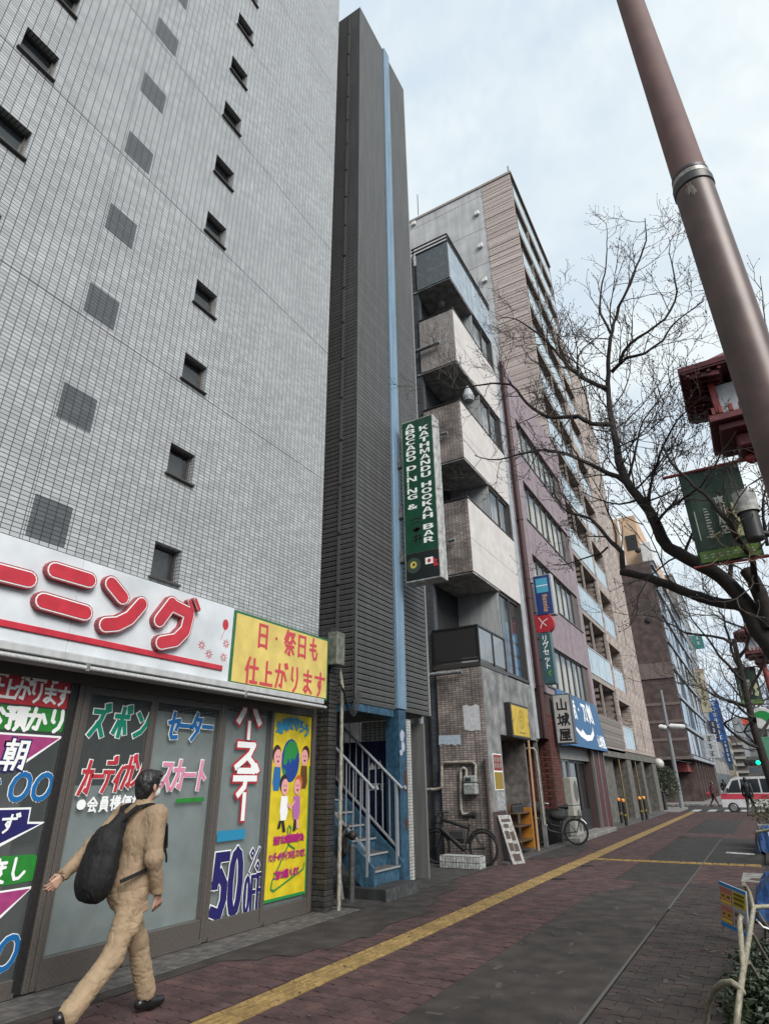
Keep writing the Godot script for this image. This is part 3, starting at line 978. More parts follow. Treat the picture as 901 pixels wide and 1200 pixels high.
	for k in bays.size():
		var q = bays[k]
		var kick := mb(T_STREET)
		kick.cbox(Vector3(q[0], 0.015, -5.88), Vector3(q[1], q[2], -5.815), 0.006)
		var ko := put(kick, "kick_plate", alu, t)
		kick = mb(T_STREET)
		kick.box(Vector3(q[0], 0.015, -5.815), Vector3(q[1], 0.05, -5.785))
		put(kick, "sill_rail", alu, ko)
		if k in [1, 2]:
			var df := mb(T_STREET)
			var d := 0.03
			df.box(Vector3(q[0], q[2], -5.86), Vector3(q[0] + d, 2.56, -5.815))
			df.box(Vector3(q[1] - d, q[2], -5.86), Vector3(q[1] + 0.035, 2.56, -5.815))
			df.box(Vector3(q[0] + d, 2.48, -5.86), Vector3(q[1] - d, 2.555, -5.815))
			put(df, "sliding_door_frame", alu, t)
		var g := mb(T_STREET)
		g.quad(Vector3(q[0], q[2], -5.84), Vector3(q[1], q[2], -5.84), Vector3(q[1], 2.56, -5.84), Vector3(q[0], 2.56, -5.84))
		var po2 := put(g, "shop_pane", shop_glass, t)
		var top: float = [1.0, 1.62, 2.4, 2.5, 2.56][k]
		if k > 0:
			g = mb(T_STREET)
			g.box(Vector3(q[0] + 0.02, q[2], -5.90), Vector3(q[1] - 0.02, top, -5.885))
			put(g, "frosted_film", film, po2)
		else:
			g = mb(T_STREET)
			g.box(Vector3(q[0], q[2], -6.3), Vector3(q[1], 2.5, -6.28))
			put(g, "curtain", M("shop_curtain", 0.34, 0.33, 0.32, 0.9, texs.rain, 0.8), po2)
	window_print(t)

func window_print(t: Node3D) -> void:
	var x := -5.838
	var white: Material = mats.print_white
	var red := M("print_red", 0.50, 0.03, 0.045, 0.5, texs.soft, 2.0)
	var green := M("print_green", 0.02, 0.23, 0.03, 0.5, texs.soft, 2.0)
	var teal := M("print_teal", 0.0, 0.19, 0.12, 0.5)
	var blue := M("print_blue", 0.005, 0.12, 0.34, 0.5)
	var navy := M("print_navy", 0.014, 0.012, 0.10, 0.5)
	var pink := M("print_pink", 0.62, 0.22, 0.33, 0.5)
	var plum := M("print_plum", 0.38, 0.05, 0.19, 0.5, texs.soft, 2.0)
	var o := Node3D.new()
	o.name = "window_lettering"
	t.add_child(o)
	flat_shape(o, "red_notice", x, [[-40, 762], [87, 784], [78, 831], [-40, 819]], red)
	lettering(o, x, "日・祭日も", [5, 781], [64, 791], 0.17, 0.18, 15, white)
	lettering(o, x, "仕上がります", [-7, 805], [74, 816], 0.17, 0.19, 14, white)
	flat_shape(o, "green_notice", x, [[-30, 823], [70, 832], [77, 836], [80, 842], [78, 852], [72, 858], [64, 858], [-30, 853]], green)
	round_ends = true
	lettering(o, x, "お預かり", [-7, 839], [67, 845], 0.21, 0.22, 17, white)
	round_ends = false
	flat_shape(o, "pennant_edge", x, [[-30, 856], [75, 863], [28, 896], [-30, 895]], white)
	flat_shape(o, "pennant", x, [[-30, 858.5], [70, 865], [27, 893], [-30, 892]], plum, 0.003)
	lettering(o, x, "朝", [18, 884], [18, 884], 0.23, 0.26, 12, white, navy, 0.1, "lettering", 12)
	lettering(o, x, ":00", [-4, 922], [50, 922], 0.24, 0.235, 17, blue, white, 0.16, "lettering", 5)
	flat_shape(o, "arrow_edge", x, [[-40, 948], [37, 946], [34, 963], [54, 963], [-1, 993], [-40, 1010]], white)
	flat_shape(o, "arrow", x, [[-40, 950], [35, 948.5], [32, 965.5], [47, 965.5], [-2, 989.5], [-40, 1005]], navy, 0.003)
	lettering(o, x, "ず", [11, 965], [11, 965], 0.16, 0.15, 13, white, null, 0.1)
	flat_shape(o, "green_notice", x, [[-30, 1006], [40, 1001], [45, 1004], [46, 1010], [43, 1028], [38, 1032], [-30, 1044]], green)
	round_ends = true
	lettering(o, x, "渡し", [-6, 1022], [21, 1018], 0.18, 0.19, 14, white)
	flat_shape(o, "pennant_edge", x, [[-30, 1049], [40, 1038], [1, 1076], [-30, 1085]], white)
	flat_shape(o, "pennant", x, [[-30, 1051], [36, 1041], [0, 1073], [-30, 1081]], plum, 0.003)
	lettering(o, x, "0", [8, 1117], [8, 1117], 0.24, 0.25, 17, blue, white, 0.16, "lettering", 5)
	round_ends = false
	lettering(o, x, "ズボン", [116, 845], [167, 848], 0.19, 0.33, 19, teal, white, 0.12)
	lettering(o, x, "カーディガン", [102, 911], [162, 904], 0.125, 0.34, 18, red, white, 0.12)
	round_ends = true
	lettering(o, x, "●", [95, 943], [95, 943], 0.1, 0.1, 90, white)
	round_ends = false
	lettering(o, x, "会員様価格", [108, 943], [160, 939], 0.12, 0.14, 14, white)
	lettering(o, x, "セーター", [204, 850], [243, 852], 0.17, 0.33, 19, blue, white, 0.12)
	lettering(o, x, "スカート", [195, 908], [236, 908], 0.17, 0.34, 17, pink, white, 0.12)
	for q in [["バ", 293, 830, 0.42], ["|", 291.5, 856, 0.2], ["ス", 289, 884, 0.34], ["デ", 287, 915, 0.33], ["|", 285, 945, 0.28]]:
		lettering(o, x, q[0], [q[1], q[2]], [q[1], q[2]], 0.46, q[3] * 1.06, 18, white, red, 0.0, "lettering", 12)
	flat_shape(o, "pale_blue_strip", x, [[255, 974], [288, 971], [287, 983], [254, 987]], M("print_cyan", 0.03, 0.30, 0.52, 0.5, texs.fine, 6.0))
	flat_shape(o, "green_strip", x, [[207, 936], [239, 934], [239, 939], [206, 941]], green)
	var sx := 0.0
	for q in [["5", 257, 1037, 0.27, 0.72, 24], ["0", 275.5, 1033, 0.25, 0.72, 22]]:
		lettering(o, x + sx, q[0], [q[1], q[2]], [q[1], q[2]], q[3], q[4], q[5], navy, white, 0.0, "lettering", 6)
		sx += 0.0
	lettering(o, x, "%", [298.5, 1007], [298.5, 1007], 0.22, 0.27, 10, navy, white, 0.0, "lettering", 9)
	lettering(o, x, "0FF", [288.5, 1049], [303, 1043.5], 0.115, 0.42, 20, navy, white, 0.0, "lettering", 9)
	poster()

func poster() -> void: # the yellow poster in the last bay
	var u0 := 6.925
	var u1 := 7.79
	var v0 := 0.24
	var v1 := 2.55
	var x := -5.826
	var b := mb(T_STREET)
	b.box(Vector3(u0, v0, x - 0.006), Vector3(u1, v1, x))
	var o := thing("recycling_poster", "tall yellow poster with cartoon people round a globe and magenta lettering", "poster", Vector3(x, v0, -7.35))
	put(b, "panel", M("poster_yellow", 0.72, 0.56, 0.02, 0.5, texs.soft, 1.0), o)
	var lay := [0.0006]
	var at := func(s: float, t: float) -> Vector2: return Vector2(lerpf(u0, u1, s), lerpf(v1, v0, t))
	var shape := func(called: String, pts: Array, m: Material) -> void:
		var p := PackedVector2Array()
		for q in pts: p.append(at.call(q[0], q[1]))
		var e := mb(T_STREET)
		e.prism(p, x + lay[0], x + lay[0], false)
		lay[0] += 0.0004
		put(e, called, m, o)
	var oval := func(called: String, s: float, t: float, rs: float, rt: float, m: Material) -> void:
		var pts := []
		for i in 20: pts.append([s + rs * cos(TAU * i / 20), t + rt * sin(TAU * i / 20)])
		shape.call(called, pts, m)
	var skin := M("poster_skin", 0.72, 0.34, 0.32, 0.5)
	var hair := M("poster_hair", 0.055, 0.02, 0.015, 0.5)
	var green := M("poster_green", 0.02, 0.22, 0.05, 0.5)
	var ocean := M("poster_ocean", 0.012, 0.05, 0.25, 0.5)
	var denim := M("poster_denim", 0.02, 0.13, 0.33, 0.5)
	var lilac := M("poster_lilac", 0.42, 0.14, 0.36, 0.5)
	var ink := M("poster_ink", 0.02, 0.02, 0.02, 0.5)
	var cyan := M("poster_cyan", 0.02, 0.24, 0.42, 0.5)
	shape.call("green_border", [[0, 0.985], [1, 0.985], [1, 1], [0, 1]], green)
	shape.call("green_border", [[0.97, 0.3], [1, 0.3], [1, 0.984], [0.97, 0.984]], green)
	oval.call("globe", 0.46, 0.27, 0.235, 0.125, ocean)
	shape.call("land", [[0.3, 0.2], [0.42, 0.155], [0.6, 0.165], [0.66, 0.21], [0.6, 0.25], [0.55, 0.27], [0.5, 0.25], [0.46, 0.29], [0.4, 0.26], [0.34, 0.3], [0.27, 0.29]], green)
	shape.call("land", [[0.26, 0.31], [0.35, 0.33], [0.33, 0.37], [0.29, 0.35]], green)
	for q in [[0.13, 0.26, 0.11, 0.055, hair, denim, 0.34], [0.83, 0.25, 0.11, 0.052, hair, M("poster_brown", 0.12, 0.05, 0.02, 0.5), 0.33], [0.34, 0.42, 0.1, 0.05, ink, mats.print_white, 0.5], [0.66, 0.42, 0.1, 0.048, M("poster_orange", 0.5, 0.12, 0.02, 0.5), lilac, 0.5]]:
		shape.call("coat", [[q[0] - 0.08, q[6] - 0.03], [q[0] + 0.08, q[6] - 0.03], [q[0] + 0.1, q[6] + 0.06], [q[0] + 0.06, q[6] + 0.1], [q[0] - 0.07, q[6] + 0.1], [q[0] - 0.1, q[6] + 0.05]], q[5])
		oval.call("hair", q[0] + (0.03 if q[0] > 0.5 else -0.03), q[1] - 0.02, q[2], q[3], q[4])
		oval.call("face", q[0], q[1], q[2] * 0.9, q[3] * 0.92, skin)
		for e in [-0.025, 0.03]: oval.call("eye", q[0] + e, q[1] - 0.008, 0.008, 0.006, ink)
		shape.call("mouth", [[q[0] - 0.03, q[1] + 0.015], [q[0] + 0.04, q[1] + 0.012], [q[0] + 0.01, q[1] + 0.028]], hair)
	for q in [[0.32, 0.6, 0.37, 0.66, ink], [0.26, 0.6, 0.23, 0.64, ink], [0.64, 0.6, 0.62, 0.66, ink], [0.69, 0.6, 0.71, 0.65, skin]]:
		shape.call("leg", [[q[0] - 0.03, q[1]], [q[0] + 0.03, q[1]], [q[2] + 0.035, q[3]], [q[2] - 0.035, q[3]]], q[4])
	shape.call("arm", [[0.42, 0.5], [0.5, 0.525], [0.6, 0.49], [0.61, 0.505], [0.5, 0.545], [0.41, 0.52]], skin)
	var m := mb(T_STREET)
	var title := "地球を守ろう"
	for i in 6:
		var s := 0.13 + i * 0.145
		var c: Vector2 = at.call(s, 0.095 - 0.045 * sin(PI * (i + 0.5) / 6.0))
		write_glyph(m, title[i], c.x - 0.065, c.y - 0.085, 0.13, 0.17, 24, x + 0.009, 0.0, 0.0)
	put(m, "lettering", cyan, o)
	# a green coat hanger drawn behind the words
	m = mb(T_STREET)
	for line in [[[0.47, 0.68], [0.46, 0.645], [0.5, 0.63], [0.55, 0.645], [0.53, 0.67], [0.5, 0.69], [0.5, 0.73], [0.15, 0.9], [0.13, 0.94], [0.2, 0.95], [0.9, 0.87], [0.93, 0.84]], [[0.5, 0.73], [0.66, 0.755]]]:
		var p := PackedVector2Array()
		for q in line: p.append(at.call(q[0], q[1]) * 100.0)
		for poly in Geometry2D.offset_polyline(p, 1.1, Geometry2D.JOIN_ROUND, Geometry2D.END_ROUND):
			var r := PackedVector2Array()
			for w in poly: r.append(w / 100.0)
			m.prism(r, x + 0.0088, x + 0.0088, false)
	put(m, "hanger_drawing", green, o)
	var mag := M("poster_magenta", 0.38, 0.015, 0.16, 0.5)
	for q in [["当店では環境保護の為", 0.16, 0.84, 0.70, 0.07, 0.1], ["ハンガーのリサイクルをしています。", 0.06, 0.95, 0.785, 0.05, 0.1], ["ご協力お願いします。", 0.2, 0.82, 0.875, 0.06, 0.1]]:
		m = mb(T_STREET)
		line_between(m, q[0], at.call(q[1], q[3]), at.call(q[2], q[3] - 0.005), q[4] * 1.15, q[5], 18, x + 0.0125)
		put(m, "lettering", mag, o)

# --- the signs over the shop
func shop_signs() -> void:
	var xs := -5.5
	var t := thing("fascia_sign", "long white shop fascia with raised red katakana letters and a red stripe", "sign", Vector3(-5.6, 2.75, -2.5))
	var white := M("sign_white", 0.70, 0.74, 0.77, 0.35, texs.soft, 0.35)
	var red := M("sign_red", 0.56, 0.035, 0.055, 0.35, texs.soft, 1.0)
	var side := M("sign_red_side", 0.30, 0.055, 0.065, 0.5)
	var cuts := [-3.0, 0.5, 2.35, 3.42, 4.55, 5.6]
	for i in cuts.size() - 1:
		var b := mb(T_STREET)
		b.cbox(Vector3(cuts[i] + 0.0015, 2.78, xs - 0.3), Vector3(cuts[i + 1] - 0.0015, 3.715, xs), 0.004)
		put(b, "panel", white, t)
	# each stroke: dark sides, a white outline, the red face
	var letters := [
		["letter", [[[-60, 655], [34, 679]]]],
		["letter", [[[65, 668], [105, 680]], [[51, 704], [100, 718]]]],
		["letter", [[[131, 684], [144, 700]], [[124, 732], [138, 731], [152, 724], [166, 708]]]],
		["letter", [[[202, 707], [187, 727]], [[202, 709], [222, 719], [217, 739], [206, 750], [189, 753]], [[222, 705], [226, 716]], [[229, 703], [233, 714]]]]]
	for L in letters:
		var base := mb(T_STREET)
		var ring := mb(T_STREET)
		var face := mb(T_STREET)
		var k := 0
		for line in L[1]:
			var p := PackedVector2Array()
			for q in line: p.append(uvx(q[0], q[1], xs + 0.06) * 100.0)
			var small: bool = k >= 2
			for j in 3:
				var r: float = [9.0, 7.8, 6.6][j] * (0.34 if small else 1.0)
				for poly in Geometry2D.offset_polyline(p, r, Geometry2D.JOIN_ROUND, Geometry2D.END_ROUND):
					var w := PackedVector2Array()
					for q in poly: w.append(q / 100.0)
					var n: float = xs + 0.06 + 0.0012 * k
					if j == 0: base.prism(w, xs - 0.002, n, true)
					elif j == 1: ring.prism(w, n + 0.0035, n + 0.0035, false)
					else: face.prism(w, n + 0.0075, n + 0.0075, false)
			k += 1
		var o := put(base, "letter", side, t)
		put(ring, "outline", mats.print_white, o)
		put(face, "face", red, o)
	var b := mb(T_STREET)
	b.cbox(Vector3(-3, 2.895, xs), Vector3(5.47, 2.955, xs + 0.02), 0.004)
	put(b, "stripe", red, t)
	# little printed flowers and a balloon
	var m := mb(T_STREET)
	for q in [[236.5, 756], [245, 766.5], [265, 754.5], [262, 770.5]]:
		var c := uvx(q[0], q[1], xs)
		for k in 8:
			var a := TAU * k / 8.0
			var d := Vector2(cos(a), sin(a))
			var e := Vector2(-d.y, d.x) * 0.006
			m.prism(PackedVector2Array([c + d * 0.018 - e, c + d * 0.055 - e, c + d * 0.055 + e, c + d * 0.018 + e]), xs + 0.002, xs + 0.002, false)
	put(m, "flowers", red, t)
	m = mb(T_STREET)
	var bc := uvx(264.5, 732, xs)
	var bp := PackedVector2Array()
	for i in 18: bp.append(bc + Vector2(cos(TAU * i / 18) * 0.052, sin(TAU * i / 18) * 0.068))
	m.prism(bp, xs + 0.002, xs + 0.002, false)
	m.prism(PackedVector2Array([bc + Vector2(-0.006, -0.07), bc + Vector2(-0.06, -0.2), bc + Vector2(-0.053, -0.2), bc + Vector2(0.0, -0.07)]), xs + 0.0016, xs + 0.0016, false)
	put(m, "balloon", red, t)
	# the yellow sign
	t = thing("yellow_shop_sign", "yellow sign with green border and red Japanese lettering beside the white fascia", "sign", Vector3(-5.6, 2.75, -6.6))
	b = mb(T_STREET)
	b.cbox(Vector3(5.61, 2.76, xs - 0.28), Vector3(7.72, 3.70, xs + 0.004), 0.006)
	put(b, "border", M("border_green", 0.012, 0.12, 0.045, 0.4), t)
	b = mb(T_STREET)
	b.box(Vector3(5.645, 2.795, xs), Vector3(7.685, 3.665, xs + 0.009))
	put(b, "panel", M("sign_yellow", 0.74, 0.57, 0.16, 0.45, texs.soft, 0.6), t)
	m = mb(T_STREET)
	line_between(m, "日・祭日も", uvx(308, 745, xs), uvx(367, 761, xs), 0.27, 0.36, 13, xs + 0.0115)
	line_between(m, "仕上がります", uvx(294, 786, xs), uvx(374, 802, xs), 0.27, 0.37, 13, xs + 0.0115)
	put(m, "lettering", M("sign_letter_red", 0.52, 0.05, 0.07, 0.45), t)
	# rolled awning housing and its front bar under the signs
	t = thing("awning_housing", "slim grey rolled awning housing with a front bar under the shop signs", "awning", Vector3(-5.6, 2.6, -3))
	b = mb(T_STREET)
	b.cbox(Vector3(-3, 2.70, -5.80), Vector3(7.60, 2.775, xs + 0.04), 0.008)
	put(b, "housing", M("awning_grey", 0.52, 0.53, 0.53, 0.45, texs.rain, 0.5), t)
	b = mb(T_STREET)
	b.cbox(Vector3(-3, 2.635, -5.62), Vector3(7.58, 2.695, xs + 0.02), 0.01)
	put(b, "housing_lip", M("awning_lip", 0.36, 0.36, 0.355, 0.5, texs.rain, 0.5), t)
	b = mb(T_STREET)
	for q in [[-3.0, 3.62], [3.66, 5.85], [5.89, 7.62]]:
		b.tube([Vector3(q[0], 2.655, xs + 0.055), Vector3(q[1], 2.655, xs + 0.055)], [0.021], 10)
	put(b, "front_bar", M("bar_white", 0.58, 0.58, 0.57, 0.35, texs.fine, 1.0), t)
	b = mb(T_STREET)
	for u in [3.64, 5.87]: b.cbox(Vector3(u - 0.022, 2.62, xs + 0.02), Vector3(u + 0.022, 2.70, xs + 0.075), 0.006)
	put(b, "bar_joint", mats.alu, t)
	# the meter box and its pipe on the black pier
	t = thing("electric_box", "grey-green electric junction box with conduit on the black brick pier", "box", Vector3(-5.5, 0, -8.1))
	b = mb()
	var c0 := hx(387, 780, -5.54)
	b.cbox(Vector3(-5.575, c0.y, -8.02), Vector3(-5.38, c0.y + 0.52, -7.80), 0.012)
	put(b, "box", M("box_green", 0.20, 0.21, 0.17, 0.5, texs.blotch, 1.5), t)
	b = mb()
	b.tube([Vector3(-5.52, 0.0, -8.16), Vector3(-5.52, 3.05, -8.16), Vector3(-5.50, 3.3, -8.05)], [0.028], 10)
	put(b, "conduit", M("conduit_cream", 0.48, 0.44, 0.36, 0.6, texs.blotch, 1.5), t)
	b = mb()
	for k in 5:
		var pts := []
		for i in 12:
			var a := PI * i / 11.0
			pts.append(Vector3(-5.50 + 0.03 * k, 3.05 - 0.35 * sin(a) - 0.03 * k, -8.1 - 0.5 * i / 11.0 + 0.02 * k))
		b.tube(pts, [0.009], 5)
	put(b, "cables", mats.black_metal, t)

# --- the narrow tower clad in grey slats
func louvre_tower() -> void:
	var t := thing("slatted_stair_tower", "narrow tall tower clad in dark grey horizontal slats with a pale blue column", "building", Vector3(-7, 0, -10))
	var v0 := 2.85
	var slat := []
	for k in 3: slat.append(M("slat_%d" % k, 0.12 + 0.01 * k, 0.12 + 0.01 * k, 0.118 + 0.01 * k, 0.5, texs.rain, 0.35, 0.2))
	var b := mb()
	b.box(Vector3(-8.6, v0, -11.4), Vector3(-5.66, 23.62, -8.74))
	put(b, "core", M("tower_core", 0.13, 0.13, 0.128, 0.8, texs.soft, 0.4), t)
	# one slat: an upright face with a sloping top
	var prof := PackedVector2Array([Vector2(-0.062, 0.0), Vector2(-0.012, 0.0), Vector2(0.0, 0.062), Vector2(-0.002, 0.07), Vector2(-0.062, 0.098)])
	var meshes := []
	var runs := [[8.67, 10.06], [10.42, 11.46]]
	for r in runs:
		b = mb(Transform3D(Basis(Vector3(1, 0, 0), Vector3(0, 1, 0), Vector3(0, 0, 1)), Vector3.ZERO))
		b.prism(prof, -float(r[1]), -float(r[0]), true)
		meshes.append([b.mesh(), Vector3(-5.6, 0, 0)])
	b = mb(Transform3D(Basis(Vector3(0, 0, 1), Vector3(0, 1, 0), Vector3(-1, 0, 0)), Vector3(0, 0, 0)))
	b.prism(prof, 5.605, 8.5, true)
	meshes.append([b.mesh(), Vector3(0, 0, -8.668)])
	var rest := mb()
	for i in 208:
		for k in 3:
			if i < 100:
				piece(meshes[k][0], "slat", slat[(i * 7 + k * 3 + i / 5) % 3], t, meshes[k][1] + Vector3(0, v0 + i * 0.1, 0))
	for k in 3:
		if k < 2:
			for i in range(100, 208):
				rest.T = Transform3D(Basis(), Vector3(-5.6, v0 + i * 0.1, 0))
				rest.prism(prof, -float(runs[k][1]), -float(runs[k][0]), true)
		else:
			for i in range(100, 208):
				rest.T = Transform3D(Basis(Vector3(0, 0, 1), Vector3(0, 1, 0), Vector3(-1, 0, 0)), Vector3(0, v0 + i * 0.1, -8.668))
				rest.prism(prof, 5.605, 8.5, true)
	stuff(put(rest, "upper_slats", slat[1], t))
	b = mb()
	b.box(Vector3(-5.612, v0, -8.676), Vector3(-5.592, 23.66, -8.652))
	put(b, "corner_trim", M("trim_grey", 0.09, 0.088, 0.085, 0.5, texs.rain, 0.3), t)
	for i in 20:
		b = mb()
		b.box(Vector3(-6.02, v0 + 0.02 + i * 1.04, -8.665), Vector3(-5.96, v0 + 0.98 + i * 1.04, -8.652))
		put(b, "joint_cover", mats.trim_grey, t)
	b = mb()
	b.box(Vector3(-5.7, v0, -11.485), Vector3(-5.585, 23.66, -11.462))
	put(b, "corner_trim", M("trim_pale", 0.36, 0.36, 0.35, 0.5, texs.rain, 0.3), t)
	b = mb()
	b.box(Vector3(-8.6, 23.63, -11.47), Vector3(-5.6, 23.72, -8.67))
	put(b, "roof_cap", mats.trim_grey, t)
	var blue := M("column_blue", 0.19, 0.30, 0.41, 0.55, texs.faint, 0.8)
	weather(blue, texs.rain, 0.3)
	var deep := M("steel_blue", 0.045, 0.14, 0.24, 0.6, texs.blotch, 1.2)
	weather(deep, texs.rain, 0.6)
	b = mb()
	b.cbox(Vector3(-5.72, v0 + 0.02, -10.40), Vector3(-5.555, 23.85, -10.08), 0.008)
	var col := put(b, "column", blue, t)
	b = mb()
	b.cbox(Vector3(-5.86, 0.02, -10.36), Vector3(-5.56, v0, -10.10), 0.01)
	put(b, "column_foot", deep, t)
	b = mb() # rust and peeling stickers on the column
	for q in [[475, 915, 0.07, 0.26], [476, 965, 0.08, 0.12]]:
		var p := hx(q[0], q[1], -5.558)
		b.T = street_face()
		var poly := PackedVector2Array()
		for i in 14:
			var r := rng.randf_range(0.6, 1.0)
			poly.append(Vector2(-p.z + cos(TAU * i / 14) * q[2] * r, p.y + sin(TAU * i / 14) * q[3] * r))
		b.prism(poly, -5.556, -5.556, false)
	put(b, "rust_patch", M("rust", 0.13, 0.055, 0.028, 0.9, texs.grit, 3.0), col)
	b = mb()
	b.T = street_face()
	for q in [[471, 862, 0.09, 0.12, 0], [472, 875, 0.08, 0.10, 1], [470, 882, 0.07, 0.06, 0]]:
		var p := hx(q[0], q[1], -5.556)
		var poly := PackedVector2Array()
		for i in 11:
			var r := rng.randf_range(0.7, 1.0)
			poly.append(Vector2(-p.z + cos(TAU * i / 11) * q[2] * r, p.y + sin(TAU * i / 11) * q[3] * r))
		b.prism(poly, -5.5545 + 0.0006 * q[4], -5.5545 + 0.0006 * q[4], false)
	put(b, "sticker", M("sticker_pale", 0.45, 0.5, 0.58, 0.7, texs.soft, 4.0), col)
	b = mb()
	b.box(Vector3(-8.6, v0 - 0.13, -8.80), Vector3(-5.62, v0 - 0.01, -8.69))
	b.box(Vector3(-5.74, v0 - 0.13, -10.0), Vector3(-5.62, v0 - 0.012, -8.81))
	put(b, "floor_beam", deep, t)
	b = mb()
	b.box(Vector3(-8.6, v0 - 0.03, -11.4), Vector3(-5.75, v0 - 0.002, -8.81))
	put(b, "soffit", M("soffit_grey", 0.22, 0.22, 0.22, 0.8, texs.blotch, 0.4), t)
	b = mb()
	b.box(Vector3(-9.2, 0, -10.8), Vector3(-8.7, v0, -8.2))
	put(b, "back_wall", M("stair_back_wall", 0.30, 0.30, 0.29, 0.9, texs.blotch, 0.4), t)
	b = mb()
	b.box(Vector3(-6.6, 0, -10.62), Vector3(-5.6, v0 - 0.14, -10.45))
	put(b, "tiled_pier", M("white_tile", 0.55, 0.55, 0.52, 0.4, tile_tex("tiles_white", 5, 10, 24, 24, 3, 0.25, 0.08, false, 14), 2.0), t)
	b = mb()
	b.box(Vector3(-7.3, 0.7, -10.44), Vector3(-6.0, 2.35, -10.405))
	var bp := put(b, "blue_panel", M("panel_navy", 0.02, 0.028, 0.095, 0.5, texs.blotch, 1.0), t)
	var m := mb(back_face())
	latin(m, "CITE", -6.42, 1.5, 0.34, 0.12, -10.402, true)
	put(m, "lettering", mats.print_white, bp)
	m = mb(back_face())
	m.prism(PackedVector2Array([Vector2(-6.4, 1.85), Vector2(-6.33, 1.98), Vector2(-6.25, 1.86)]), -10.402, -10.402, false)
	m.prism(PackedVector2Array([Vector2(-6.22, 1.86), Vector2(-6.16, 2.02), Vector2(-6.08, 1.88)]), -10.402, -10.402, false)
	put(m, "emblem", mats.print_white, bp)
	b = mb()
	b.box(Vector3(-7.0, 0, -11.44), Vector3(-5.72, v0 - 0.14, -11.38))
	put(b, "side_wall", M("panel_grey", 0.17, 0.17, 0.165, 0.7, texs.rain, 0.5), t)

